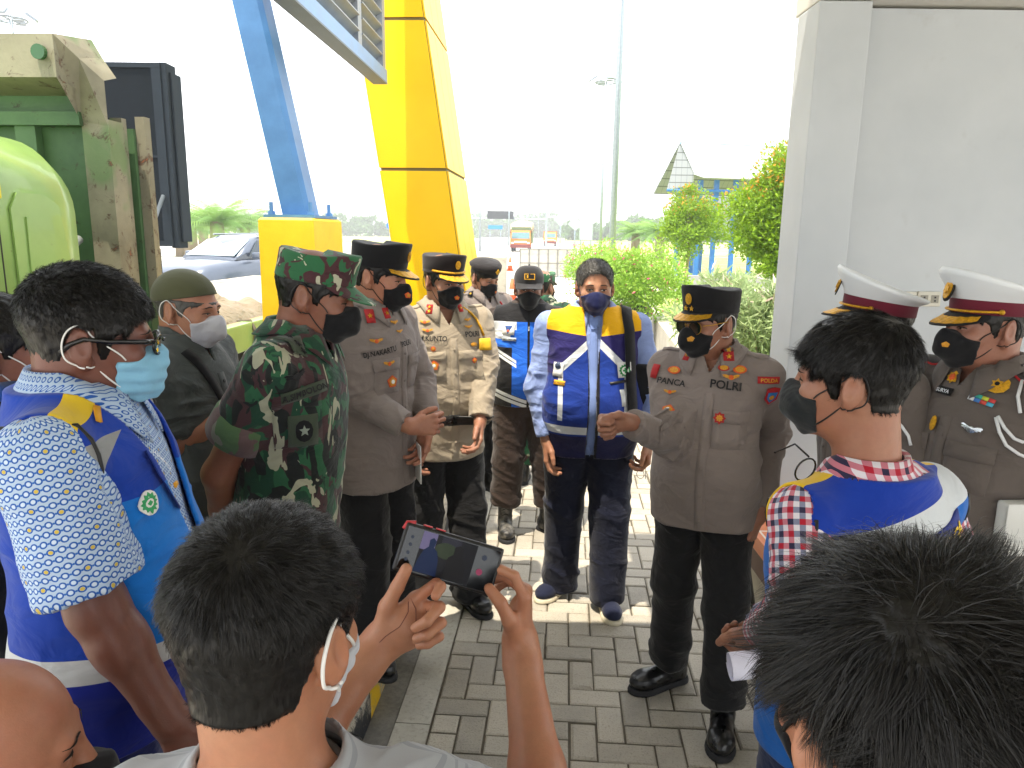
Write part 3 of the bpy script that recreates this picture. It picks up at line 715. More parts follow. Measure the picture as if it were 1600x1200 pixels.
def street_lamp(px, Y, h, label):
    a = at(px, 370, Y); p = empty('street_lamp', Vector((a.x, Y, -.02)), label, 'street lamp', group='twin arm street lamps in the median')
    MB().tube([(0, 0, 0), (0, 0, h-.9)], [.12, .07], 8).build('pole', GALV, p, True)
    for s in (-1, 1):
        MB().tube([(0, 0, h-.95), (s*.25, 0, h-.4), (s*.8, 0, h-.1), (s*1.7, 0, h+.05)], [.05, .045, .04, .03], 6).build('arm', GALV, p, True)
        MB().box((s*1.95-.35, -.12, h-.02), (s*1.95+.35, .12, h+.1), None, .02).build('lamp_head', LMP, p)
for px, Y, h, lb in ((750, 78, 9.9, 'nearest twin arm street lamp right of the yellow pylon'), (795, 118, 9.9, 'second twin arm street lamp above the loaded orange truck'), (823, 160, 9.8, 'third twin arm street lamp right of the loaded truck'), (841, 205, 9.8, 'fourth and faint twin arm street lamp far down the road'), (852, 260, 9.8, 'faintest twin arm street lamp at the end of the row')):
    street_lamp(px, Y, h, lb)
def board(name, px, py, Y, wid, hei, mat, label, cat, posts=(0,), thick=.08, back=False, diamond=False):
    a = at(px, py, Y); p = empty(name, Vector((a.x, Y, -.02)), label, cat); zc = a.z+.02
    if diamond: q = [(0, 0, zc+hei/2), (wid/2, 0, zc), (0, 0, zc-hei/2), (-wid/2, 0, zc)]; MB().prism(q, (0, 1, 0), .03).build('sign_plate', mat, p)
    else: MB().box((-wid/2, 0, zc-hei/2), (wid/2, thick, zc+hei/2), None, .01).build('sign_plate', mat, p)
    for x in posts: MB().tube([(x, thick+.06, 0), (x, thick+.06, zc+hei*.4)], .05, 8).build('post', GALV, p, True)
    return p, zc
SG = plain('sign_back', '#a7b2b5', .5, .3)
board('road_sign', 876, 343, 60, 1.1, 1.1, SG, 'diamond road sign seen from the back left of the triangular one', 'road sign', diamond=True)
board('road_sign', 899, 350, 55, 1.1, 1.0, SG, 'diamond road sign seen from behind next to the grey board', 'road sign', diamond=True)
board('road_board', 916, 358, 52, .9, 1.5, SG, 'tall grey board on two posts beside the thin mast', 'road sign', posts=(-.35, .35))
# gantry sign far ahead
G0 = at(722, 335, 120); G1 = at(805, 335, 120); gp = empty('gantry_sign', Vector((G0.x, 120, -.02)), 'far truss gantry with a dark sign reading TERMINAL in pale letters', 'gantry sign')
gp['label'] = 'far truss gantry across the road carrying a black message board'
b = MB(); zg = G0.z; x1 = G1.x-G0.x
for z_ in (zg-.55, zg+.55): b.tube([(-3, 0, z_), (x1+5, 0, z_)], .07, 5)
for k in range(16): xx = -3+(x1+8)*k/16; b.tube([(xx, 0, zg-.55), (xx+(x1+8)/32, 0, zg+.55), (xx+(x1+8)/16, 0, zg-.55)], .045, 4)
b.build('truss', GALV, gp)
for xx in (-3, x1+5): MB().tube([(xx, 0, 0), (xx, 0, zg+.6)], .18, 8).build('gantry_leg', GALV, gp)
xs = at(782, 334, 120).x-G0.x; MB().box((xs-2.1, -.3, zg-.62), (xs+2.1, -.1, zg+.62), None).build('message_board', plain('board_black', '#2a2f36', .5), gp)
board('blue_sign', 774, 355, 100, 1.9, .5, plain('sign_blue', '#2f7fc4', .5), 'small blue direction sign left of the loaded truck', 'road sign', posts=(-.7, .7))
a = at(609, 352, 70); p, zc = board('mandatory_sign', 609, 352, 60, .02, .02, GALV, 'round blue keep sign peeking out left of the yellow pylon', 'road sign')
b = MB().prism([(.28*cos(t*pi/10), 0, zc+.28*sin(t*pi/10)) for t in range(20)], (0, -1, 0), .03); b.build('sign_disc', plain('sign_blue2', '#2a6fd0', .4), p)

# ------------------------------------------------------------------ barrier grid, cones
a0 = at(812, 418, 33); bar = empty('mesh_barrier', Vector((a0.x, 33, -.01)), 'grey steel panel barrier across the lane behind the men', 'barrier')
W_ = at(900, 418, 33).x-a0.x; H_ = at(850, 389, 33).z+.0
b = MB(); b.box((0, 0, .06), (W_, .03, H_)); b.build('panel', plain('barrier_panel', '#b5b1a8', .6), bar); b = MB()
for k in range(7): b.box((W_*k/6-.02, -.04, 0), (W_*k/6+.02, -.002, H_+.02))
for z_ in (.03, H_*.5, H_): b.box((0, -.06, z_-.02), (W_, -.042, z_+.02))
b.build('panel_frame', plain('barrier_frame', '#77756f', .5), bar)
for k in (1, 5): MB().box((W_*k/6-.4, -.35, 0), (W_*k/6-.3, .35, .06)).build('foot', GALV, bar)
def cone(px, py, Y, label):
    a = at(px, py, Y); p = empty('traffic_cone', Vector((a.x, Y, -.005)), label, 'traffic cone', group='traffic cones'); O = plain('cone_orange', '#e4551b', .5)
    rg = lambda r_, z_: [Vector((r_*cos(t*pi/8), r_*sin(t*pi/8), z_)) for t in range(16)]
    MB().loft([rg(.15, .04), rg(.035, .70)]).build('cone_body', O, p, True); MB().box((-.2, -.2, 0), (.2, .2, .038), None, .01).build('base', O, p)
    MB().loft([rg(.111, .27), rg(.084, .42)]).build('reflective_collar', plain('cone_white', '#e8e4dc', .4), p, True)
cone(797, 414, 38, 'orange traffic cone left of the steel barrier'); cone(800, 470, 19.5, 'nearer orange traffic cone behind the man in a black cap'); cone(283, 405, 24, 'orange traffic cone left of the parked car'); cone(1002, 378, 60, 'far orange traffic cone on the road edge near the mast')
# low white concrete parapet far left and middle
PW = plain('parapet', '#d3cfc6', .8)
b = MB(); a = at(528, 378, 62); c = at(735, 372, 85); b.box((a.x-14, 0, 0), (c.x, .25, .95), Matrix.Translation((0, 64, 0))); tag(b.build('road_parapet', PW), 'long low white road parapet behind the yellow pylon', 'parapet')
yb = MB(); a = at(272, 420, 16); yb.box((a.x-1.2, 16, 0), (a.x+.25, 16.3, .85), None, .03); tag(yb.build('road_barrier', plain('barrier_yellow', '#e5b31b', .5)), 'yellow barrier block at the nose of the far toll island', 'barrier')

# ------------------------------------------------------------------ blue framed hall with shiny sheet roof
def hall():
    Y = 34; p = empty('rest_hall', at(1100, 400, Y)*1, 'open hall with blue posts and a tall shiny sheet roof behind the trees', 'hall'); p.location.z = -.02
    Q = lambda px, py, dy=0: at(px, py, Y+dy)-p.location
    ap0 = Q(1063, 223); el = Q(1042, 297); er = Q(1084, 270); back = Vector((8.5, 2.0, .0))
    shm = Mat('roof_sheet', '#dfe6ea', .25, .3); x, y, z = shm.xyz(); shm.bump((x*5).fr(), .3, .03); shm.color(shm.mix(shm.noise(1), '#d5dde2', '#eceff1'))
    um = Mat('roof_underside', '#8f8b83', .7); x, y, z = um.xyz(); um.color(um.mix((z*3.1).fr().band(0, .12), um.mix((x*4).fr().band(0, .1), '#90949a', '#7a7e84'), '#54585c'))
    ridge = [ap0, ap0+back]; 
    b = MB(); sw = [ap0, er, er+back, ap0+back]; b.prism(sw, (0, -.6, .5), .05); b.build('front_roof', shm.m, p)
    b = MB(); e2 = Vector((er.x+.3, er.y-.6, er.z-.25)); b.prism([er+Vector((.0, 0, -.06)), e2, e2+back, er+back+Vector((0, 0, -.06))], (0, -.2, 1), .05); b.build('eave_roof', shm.m, p)
    b = MB(); bl = el+Vector((0, 3.2, 0)); b.prism([ap0+Vector((-.02, .1, -.05)), bl, bl+back, ap0+back+Vector((0, .1, -.05))], (0, .5, .5), .05); b.build('rear_roof', um.m, p)
    b = MB(); b.prism([ap0+Vector((0, .05, -.02)), el, Vector((er.x, er.y, el.z+.25)), er], (0, 1, 0), .06); b.build('gable', um.m, p)
    MB().tube([ap0, ap0+back], .05, 6).build('ridge_cap', plain('ridge_blue', '#3d8bd0', .4), p)
    PB = plain('hall_blue', '#1f66ad', .5); MB().tube([el, el+Vector((5.6, .1, .0))], .06, 6).build('eave_beam', PB, p)
    for px in (1063, 1095, 1120, 1150, 1180): q = Q(px, 285, .4); MB().box((q.x-.1, q.y-.1, 0), (q.x+.1, q.y+.1, q.z+.1)).build('post', PB, p)
    q = Q(1092, 312, 6); MB().box((q.x-1.2, q.y, q.z-1.1), (q.x+5, q.y+.1, q.z+.55)).build('rear_wall', um.m, p)
    q = Q(1085, 425, 4); MB().box((q.x-.35, q.y, 0), (q.x+.35, q.y+.08, 1.5), None, .02).build('blue_panel', PB, p)
hall()
a = at(1050, 445, 27); tag(MB().box((a.x, 27, 0), (a.x+14, 27.3, .45)).build('low_wall', plain('low_wall_grey', '#8b8b88', .8)), 'long low grey kerb wall behind the lawn trees', 'wall')
tag(MB().add([(4.6, 24.5, .012), (40, 24.5, .012), (40, 27, .012), (4.9, 27, .012)], [(0, 1, 2, 3)]).build('path', plain('path_concrete', '#bcb8ae', .8)), kind='structure')

# ------------------------------------------------------------------ wheels and vehicles
TY = plain('tyre', '#1b1b1c', .8, bump=.3); RIM = plain('rim', '#9aa0a4', .35, .8)
def wheel(parent, c, r, w_, ax='X'):
    c = Vector(c); A_ = Vector((1, 0, 0)); b = MB()
    def rg(rr, o): return [c+Vector((o, rr*cos(t*pi/14), rr*sin(t*pi/14))) for t in range(28)]
    h = w_/2; b.loft([rg(r*.6, -h), rg(r*.93, -h), rg(r, -h*.75), rg(r, h*.75), rg(r*.93, h), rg(r*.6, h)]); o = b.build('wheel', TY, parent, True)
    b = MB().loft([rg(r*.58, -h-.004), rg(r*.5, -h*.6), rg(r*.2, -h*.5), rg(r*.18, -h*.9)]); b.build('rim', RIM, o, True); b = MB().loft([rg(r*.58, h+.004), rg(r*.5, h*.6), rg(r*.2, h*.5), rg(r*.18, h*.9)]); b.build('rim', RIM, o, True)
def cargo_truck(px, Y, s, label, load, cabc='#d9721c'):
    a = at(px, 395, Y); p = empty('cargo_truck', Vector((a.x, Y, -.01)), label, 'truck', rz=radians(-3)); OR = plain('truck_orange', cabc, .45)
    W = 1.05*s
    b = MB(); q = [(-W, 0, .55), (-W, 0, 1.35), (-W*.94, .25, 2.15), (-W*.9, .5, 2.25), (-W*.9, 1.5, 2.25), (-W, 1.6, .55)]
    b.loft([[Vector((x*k, y, z)) for x, y, z in q] for k in (1, .5, -.5, -1)], cap=(True, True)); b.build('cab', OR, p)
    b = MB().prism([(-W*.88, .02, 1.38), (W*.88, .02, 1.38), (W*.84, .22, 2.05), (-W*.84, .22, 2.05)], (0, -1, .2), .03); b.build('windscreen', plain('truck_glass', '#5d7f83', .12), p)
    MB().box((-W, -.12, .42), (W, -.02, .78), None, .02).build('bumper', plain('truck_bumper', '#6d2a25', .5), p)
    MB().box((-W*.6, -.06, .95), (W*.6, -.008, 1.15)).build('grille', plain('truck_grille', '#e9d9c0', .5), p)
    for x in (-.8, .8): MB().box((x*s-.13, -.06, .85), (x*s+.13, -.009, 1.02), None, .01).build('headlight', plain('truck_lamp', '#e8e6dc', .2), p)
    MB().box((-W*1.08, 1.7, .9), (W*1.08, 7.4, 2.4)).build('cargo_box', plain('cargo_green', '#5b7548' if load else '#b06a28', .7), p)
    if load:
        MB().box((-W*.95, 1.45, 2.26), (W*.95, 1.69, 2.62), None, .02).build('visor_board', plain('visor_green', '#4d6b4a', .6), p)
        b = MB(); rings = []
        for t in range(7):
            y = 1.6+t*.95; z_ = (2.3, 3.15, 3.35, 3.3, 3.4, 3.2, 2.4)[t]; rings.append([Vector((x*W*1.1, y+.05*sin(x*9), z_-.35*abs(x)**2+.06*sin(x*7+t*2))) for x in np.linspace(-1, 1, 9)]+[Vector((W*1.1, y, 2.35)), Vector((-W*1.1, y, 2.35))])
        b.loft(rings); b.build('tarpaulin', cloth('sack_tarp', '#b59c7b', wr=.8), p, True)
    for x in (-W*.8, W*.8):
        for y in (.75, 5.6): wheel(p, (x, y, .45), .46, .26)
cargo_truck(813, 80, 1.05, 'orange truck piled high under a brown tarpaulin driving up behind', True); cargo_truck(859, 122, 1.0, 'second smaller orange truck following far behind the loaded one', False, '#dc8a22')

# parked grey blue SUV
def suv():
    c = at(352, 420, 19); p = empty('parked_car', Vector((c.x+.25, 19.5, -.012)), 'grey blue SUV with closed doors facing the camera beyond the flatbed', 'car', rz=radians(-22))
    paint = Mat('car_paint', '#4a586e', .3, .4); paint.b.inputs['Coat Weight'].default_value = .8; paint.xyz(); paint.color(paint.mix(paint.noise(2), '#4a5362', '#5a6474')); paint = paint.m
    W = .96; prof = [(-2.35, .35), (-2.4, .6), (-2.33, .86), (-2.1, 1.0), (-1.25, 1.12), (-1.0, 1.16)]
    secs = []                                       # cross-sections along y: (y, half width low, z low, half width mid, z belt)
    S = [(-2.40, .70, .38, .74, .62), (-2.33, .84, .30, .86, .86), (-2.05, .92, .26, .92, 1.0), (-1.5, .95, .26, .95, 1.08), (-1.0, .96, .26, .96, 1.14), (0, .97, .26, .97, 1.16), (1.2, .97, .26, .97, 1.18), (2.0, .95, .28, .94, 1.2), (2.33, .86, .34, .86, 1.15), (2.38, .8, .5, .8, .9)]
    def sec(y, wl, zl, wm, zb):
        h = [(wl*.92, zl), (wl, zl+.1), (wm, (zl+zb)/2), (wm*.985, zb-.12), (wm*.93, zb-.02), (wm*.7, zb+.02), (0, zb+.045)]
        return [Vector((x, y, z)) for x, z in h]+[Vector((-x, y, z)) for x, z in h[:-1][::-1]]
    MB().loft([sec(*s) for s in S]).build('body', paint, p, True)
    G_ = [(-1.12, .80, 1.17, 0.01), (-.45, .74, 1.60, 1), (-.15, .70, 1.70, 1), (.8, .70, 1.73, 1), (1.7, .68, 1.68, 1), (2.25, .74, 1.22, 1)]
    def gs(y, wt, zt_, _): return [Vector((.88, y, 1.13)), Vector((wt+.04, y, (1.13+zt_)/2+.05)), Vector((wt, y, zt_-.03)), Vector((wt*.8, y, zt_+.01)), Vector((0, y, zt_+.03)), Vector((-wt*.8, y, zt_+.01)), Vector((-wt, y, zt_-.03)), Vector((-wt-.04, y, (1.13+zt_)/2+.05)), Vector((-.88, y, 1.13))]
    MB().loft([gs(*g_) for g_ in G_]).build('cabin', paint, p, True)
    GLS = plain('car_glass', '#b4c6cc', .1)
    b = MB().prism([(-.76, -1.10, 1.22), (.76, -1.10, 1.22), (.66, -.44, 1.60), (-.66, -.44, 1.60)], (0, -.6, .8), .02); b.build('windscreen', GLS, p)
    GD = plain('car_side_glass', '#3c464e', .1)
    for s in (-1, 1):
        for y0, y1, y2, y3 in ((-.72, .22, .22, -.28), (.30, 1.15, 1.10, .30)): MB().prism([(s*.875, y0, 1.2), (s*.875, y1, 1.2), (s*.755, y2, 1.60), (s*.755, y3, 1.60)], (s, 0, .3), .012).build('side_window', GD, p)
        MB().box((s*1.08-.12, -.72, 1.16), (s*1.08+.12, -.55, 1.32), None, .04).build('wing_mirror', paint, p)
        MB().box((s*.60-.2, -2.42, .72), (s*.60+.2, -2.2, .86), None, .05).build('headlight', plain('car_lamp', '#dfe6ea', .1), p)
        MB().box((s*.16-.13, -2.46, .66), (s*.16+.13, -2.36, .86), None, .03).build('grille', plain('car_grille', '#15171a', .3), p)
        MB().tube([(s*.7, -.2, 1.74), (s*.7, 1.5, 1.76)], .025, 6).build('roof_rail', RIM, p)
        for y in (-1.5, 1.45): wheel(p, (s*.88, y, .36), .37, .22)
suv()

# ------------------------------------------------------------------ green truck with open flatbed, facing us
def green_truck():
    p = empty('flatbed_truck', L(-1.5, 3.4), 'lime green truck with rusty headboard and open flatbed standing in the toll lane', 'truck')
    LG = Mat('lime_paint', '#92c443', .35); LG.xyz(); n = LG.noise(3, 5, .6); n2 = LG.noise(14, 5, .7); LG.color(LG.mix(LG.ramp(n2, .66, .74)*.7, LG.mix(LG.ramp(n, .3, .7), '#84a559', '#98b968'), '#6b5a35')); LG.bump(LG.noise(2, 2), .1, .02); LG.b.inputs['Coat Weight'].default_value = .3; LGm = LG.m
    DG = Mat('worn_green', '#3c7a3c', .6); x, y, z = DG.xyz(); n = DG.noise(2.2, 5, .65); n2 = DG.noise(11, 5, .75, .6)
    DG.color(DG.mix(DG.ramp(n2, .60, .68)*.8, DG.mix(DG.ramp(n, .3, .7), '#3a5a3a', '#5c7f52'), '#3a2b1c')); DG.bump(n2, .3, .006); DG = DG.m
    RF = Mat('rusty_grey_paint', '#847f6b', .65); RF.xyz(); n = RF.noise(3, 5, .65); n2 = RF.noise(9, 6, .75, .7); n3 = RF.noise(2.2, 3, .6, stretch=(1, 1, 1, 3.1))
    c = RF.mix(RF.ramp(n, .3, .7), '#6f6b5a', '#95907b'); c = RF.mix(RF.ramp(n3, .55, .62)*.6, c, '#4f7a3d'); c = RF.mix(RF.ramp(n2, .57, .64)*.85, c, '#4a2f22'); c = RF.mix(RF.ramp(n2, .66, .70), c, '#b0592a'); RF.color(c); RF.bump(n2, .4, .006); RF = RF.m
    DKM = plain('chassis_dark', '#26251f', .8, bump=.4)
    # cab: rear corner at v=3.02, right side u=-1.66
    def csec(v, u1, zt_, rr): 
        P = []
        for a_ in range(9): t = a_/8*pi/2; P.append(L(u1-rr+rr*cos(t), v, zt_-rr+rr*sin(t)))
        return [L(u1, v, .75)]+P+[L(-3.6, v, zt_+.02), L(-3.6, v, .75)]
    uR = -1.40; DV = .34
    b = MB(); b.loft([csec(1.2+DV, uR, 2.20, .22), csec(2.4+DV, uR, 2.20, .22), csec(2.72+DV, uR, 2.19, .24), csec(2.84+DV, uR-.03, 2.16, .27), csec(2.92+DV, uR-.09, 2.08, .30)]); wpart(b, 'cab', LGm, p, True)
    b = MB()                                        # embossed rear quarter panel
    q = [L(uR+.002, v+DV, z_) for v, z_ in ((2.42, 1.0), (2.70, 1.0), (2.72, 1.7), (2.68, 1.92), (2.60, 1.96), (2.45, 1.96), (2.41, 1.9))]; b.prism(q, L(1, 0)-L(0, 0), .008); wpart(b, 'quarter_panel', LGm, p)
    q = [L(uR+.0105, v+DV, z_) for v, z_ in ((2.46, 1.1), (2.66, 1.1), (2.67, 1.7), (2.62, 1.86), (2.48, 1.87))]; wpart(MB().prism(q, L(1, 0)-L(0, 0), .006), 'inner_panel', LGm, p)
    RB = plain('window_rubber', '#17181a', .6)
    q = [L(uR+.001, v+DV, z_) for v, z_ in ((1.3, 1.42), (2.26, 1.42), (2.31, 1.47), (2.24, 1.93), (2.18, 1.98), (1.4, 1.98))]; o = wpart(MB().prism(q, L(1, 0)-L(0, 0), .012), 'door_window', RB, p)
    q = [L(uR+.014, v+DV, z_) for v, z_ in ((1.34, 1.46), (2.22, 1.46), (2.26, 1.5), (2.20, 1.90), (2.15, 1.94), (1.44, 1.94))]; wpart(MB().prism(q, L(1, 0)-L(0, 0), .003), 'window_glass', plain('truck_side_glass', '#3a4646', .08), p)
    wpart(MB().box((uR, 2.348+DV, .85), (uR+.0015, 2.354+DV, 2.03), LM), 'door_seam', RB, p)
    wpart(MB().box((uR+.012, 2.1+DV, 1.93), (uR+.045, 2.33+DV, 2.0), LM, .008), 'door_visor', plain('visor_yellow', '#d9d229', .5), p)
    wpart(MB().tube([L(-1.9, 2.75, 2.215), L(-1.9, 2.75, 2.30), L(-1.78, 2.75, 2.33), L(-1.72, 2.75, 2.28), L(-1.70, 2.75, 2.18)], .03, 8), 'roof_handle', LGm, p, True)
    for v, z_ in ((2.50, 2.04), (2.62, 2.035)): wpart(sphere_mb(L(uR-.045, v+DV, z_), .016), 'rubber_plug', RB, p)
    # headboard with rim and lip reaching over the cab
    HV = 3.54; uE = -1.455
    wpart(MB().box((-3.7, HV+.02, .95), (uE-.12, HV+.06, 2.67), LM), 'headboard', DG, p)
    b = MB()
    for u in (-3.2, -2.72, -2.24, -1.86): b.box((u-.05, HV-.03, .97), (u+.05, HV+.018, 2.36), LM)
    wpart(b, 'rib', DG, p)
    wpart(MB().box((-3.7, HV-.05, 2.30), (uE-.12, HV+.018, 2.36), LM), 'cross_rib', DG, p)
    b = MB(); prof = [(0, 2.62), (-3.7, 2.64)]
    q = [L(-3.7, HV-.20, 2.66), L(-1.56, HV-.20, 2.66), L(uE-.06, HV-.1, 2.58), L(uE, HV-.02, 2.50), L(uE, HV-.02, 2.30), L(uE-.13, HV-.02, 2.32), L(-1.56, HV-.20, 2.48), L(-3.7, HV-.20, 2.49)]
    b.add(q, [(0, 1, 6, 7), (1, 2, 5, 6), (2, 3, 4, 5)]); q2 = [v+Vector((0, .28, .0)) for v in q]; 
    b = MB(); b.loft([[q[i] for i in (0, 1, 2, 3)], [q[i] for i in (7, 6, 5, 4)]], closed=False, cap=(False, False)); n0 = len(b.v)
    back = [L(-3.7, HV+.08, 2.70), L(-1.56, HV+.08, 2.70), L(uE-.06, HV+.08, 2.62), L(uE, HV+.08, 2.53)]
    b.loft([[q[i] for i in (0, 1, 2, 3)], back], closed=False, cap=(False, False)); b.loft([[q[i] for i in (7, 6, 5, 4)], [L(-3.7, HV+.018, 2.44), L(-1.56, HV+.018, 2.44), L(uE-.13, HV+.018, 2.36), L(uE-.01, HV+.08, 2.30)]], closed=False, cap=(False, False))
    wpart(b, 'headboard_lip', RF, p)
    c0 = L(-1.615, HV-.21, 2.58); wpart(MB().prism([c0+(L(1, 0)-L(0, 0))*.032*cos(t*pi/8)+Vector((0, 0, .032*sin(t*pi/8))) for t in range(16)], L(0, 1)-L(0, 0), -.02), 'marker_lamp', plain('marker_green', '#2f5a33', .2), p)
    b = MB(); b.loft([[L(uE-.13, HV-.02, z_), L(uE, HV-.02, z_), L(uE, HV+.10, z_), L(uE-.13, HV+.10, z_)] for z_ in (1.35, 2.33)]); wpart(b, 'corner_post', RF, p)
    wpart(MB().box((uE-.09, HV+.14, .9), (uE-.03, HV+.18, 2.36), LM), 'board_edge', RF, p)
    wpart(MB().box((uE-.02, HV+.24, .9), (uE+.03, HV+.29, 2.38), LM), 'board_edge', RF, p)
    wpart(MB().box((uE-.8, HV+.22, .9), (uE-.022, HV+.25, 2.32), LM), 'side_board', DG, p)
    # equipment between cab and headboard
    wpart(MB().tube([L(uE-.16, 3.36, .6), L(uE-.16, 3.36, 1.72), L(uE-.16, 3.46, 1.78)], .022, 8), 'grab_pipe', plain('pipe_grey', '#8a8f8b', .5, .3), p, True)
    wpart(MB().box((uE-.42, 3.30, 1.36), (uE-.2, 3.44, 1.52), LM, .03), 'air_filter', plain('filter_cream', '#a09a88', .6), p)
    wpart(MB().tube([L(uE-.35, 3.36, 1.52), L(uE-.35, 3.36, 1.62), L(uE-.28, 3.40, 1.66)], .04, 10), 'intake_hose', RB, p, True)
    for z_ in (1.30, 1.02): wpart(MB().tube([L(uE-.5, 3.42, z_), L(uE-.05, 3.42, z_)], .028, 8), 'cross_pipe', plain('pipe_pale', '#a8a696', .5), p, True)
    wpart(MB().box((uE-1.4, 3.26, .85), (uE-.55, 3.48, 1.28), LM, .03), 'tank', DKM, p)
    # flatbed
    ZD = 1.20; DM = Mat('deck_steel', '#a59e90', .75); x, y, z = DM.xyz(); n = DM.noise(2, 5, .7); n2 = DM.noise(22, 4, .7); DM.color(DM.mix(DM.ramp(n2, .55, .75)*.5, DM.mix(DM.ramp(n, .3, .7), '#938c7e', '#b7b1a3'), '#6c6252')); DM.bump(n2, .4, .005)
    wpart(MB().box((-3.75, 3.86, ZD-.05), (-1.53, 10.4, ZD), LM), 'deck', DM.m, p)
    wpart(MB().box((-1.66, 3.86, ZD+.001), (-1.531, 10.4, ZD+.012), LM), 'deck_strip', plain('deck_wood', '#7d6a55', .8, bump=.4), p)
    wpart(MB().box((-1.529, 3.86, ZD-.17), (-1.44, 10.4, ZD+.016), LM, .012), 'side_rail', LGm, p)
    wpart(MB().box((-3.6, 3.3, .78), (-1.75, 10.2, 1.0), LM), 'chassis', DKM, p)
    b = MB(); b.tube([L(-1.50, 4.0, .86), L(-1.50, 8.0, .86)], .028, 8); b.tube([L(-1.50, 4.0, .60), L(-1.50, 8.0, .60)], .028, 8)
    wpart(b, 'side_guard', LGm, p)
    for v in (4.1, 5.3, 6.6, 7.9): wpart(MB().tube([L(-1.50, v, .5), L(-1.50, v, 1.03)], .028, 8), 'guard_post', LGm, p, True)
    for v in (2.2, 8.6, 9.6):
        for u in (-1.75, -3.5):
            c0 = L(u, v, .48)-p.location; wheel(p, c0, .48, .28)
    wpart(MB().tube([L(-1.56, 4.98, ZD+.01), L(-1.46, 4.97, ZD+.02), L(-1.42, 4.96, ZD-.05), L(-1.425, 4.95, ZD-.2), L(-1.45, 4.93, ZD-.24)], .014, 6), 'rope', plain('rope', '#5f594c', .9), p, True)
    # crumpled tarpaulin lying on the bed: a thing of its own
    G_ = []; nu, nv = 70, 50; rnd = random.Random(2)
    for i in range(nu):
        for j in range(nv):
            s_, t_ = i/(nu-1), j/(nv-1); G_.append((-3.3+1.75*s_, 3.95+1.7*t_, 0))
    G_ = np.array(G_); e = np.minimum(np.minimum((G_[:, 0]+3.3)/.25, (-1.55-G_[:, 0])/.25), np.minimum((G_[:, 1]-3.95)/.2, (5.65-G_[:, 1])/.25)); e = np.clip(e, 0, 1)**.6
    hh = .11+.08*fbm(G_*[2, 2, 1], 3)+.07*(1-np.abs(noise(G_*[5, 4, 1]+fbm(G_*3, 4)[:, None]*.6, 9)))**2+.04*(1-np.abs(noise(G_*[11, 9, 1], 5)))**2
    b = MB().grid([L(x, y, ZD+.006+float(h_*ee)) for (x, y, _), h_, ee in zip(G_, hh, e)], nu, nv)
    tag(b.build('tarpaulin', cloth('brown_tarp', '#857a68', wr=.7, weave=0), None, True), 'crumpled brown tarpaulin heaped on the truck flatbed', 'tarpaulin')
green_truck()

# ------------------------------------------------------------------ black display board seen from the back, on the far island
def display():
    Y = 8.6; a = at(140, 97, Y); c = at(250, 97, Y); zt_ = a.z; zb = 1.64; p = empty('display_board', Vector((c.x, Y, 0)), 'tall black display board on a post beyond the truck, seen from the back', 'display board')
    KB = plain('board_charcoal', '#161c22', .9, Specular_IOR_Level=.1); KF = plain('board_frame', '#222a32', .8, Specular_IOR_Level=.15)
    wpart(MB().box((a.x-.3, Y, zb), (c.x-.03, Y+.1, zt_)), 'back_panel', KB, p)
    b = MB(); b.box((a.x-.3, Y-.02, zt_-.05), (c.x, Y-.002, zt_)); b.box((a.x-.3, Y-.02, zb), (c.x, Y-.002, zb+.06)); b.box((c.x-.10, Y-.02, zb+.062), (c.x, Y-.002, zt_-.052)); b.box((a.x-.3, Y-.015, 2.62), (c.x-.102, Y-.003, 2.64)); wpart(b, 'frame', KF, p)
    wpart(MB().box((c.x-.028, Y, zb-.02), (c.x+.06, Y+.24, zt_+.01), None, .01), 'cabinet_edge', KF, p)
    wpart(MB().box((c.x+.062, Y+.06, zb+.05), (c.x+.09, Y+.30, zt_-.08), None, .01), 'front_cover', KF, p)
    wpart(MB().tube([at(255, 306, Y-.05), at(214, 420, Y-.75)], .022, 8), 'stay', plain('stay_steel', '#6f787f', .4, .5), p, True)
    wpart(MB().tube([at(241, 388, Y+.1), Vector((at(241, 388, Y+.1).x, Y+.1, 0))], .07, 10), 'post', KF, p, True)
    for px, py_ in ((199, 215), (204, 273), (211, 350)): wpart(sphere_mb(at(px, py_, Y-.01), .014), 'screw', RIM, p)
display()
a = at(232, 470, 8.6); tag(MB().box((a.x-1.2, 5, -.01), (a.x+.6, 13, .13)).build('far_toll_island', isl.m), kind='structure')

# ------------------------------------------------------------------ haze
hz = MB().box((-700, -30, -1.2), (500, 620, 45)).build('haze', None); tag(hz, kind='stuff')
m = bpy.data.materials.new('haze'); m.use_nodes = True; nt = m.node_tree; nt.nodes.clear(); o = nt.nodes.new('ShaderNodeOutputMaterial'); v = nt.nodes.new('ShaderNodeVolumePrincipled')
v.inputs['Color'].default_value = (.96, .98, 1, 1); v.inputs['Density'].default_value = .0015; v.inputs['Anisotropy'].default_value = .2; nt.links.new(v.outputs[0], o.inputs['Volume']); hz.data.materials.append(m)
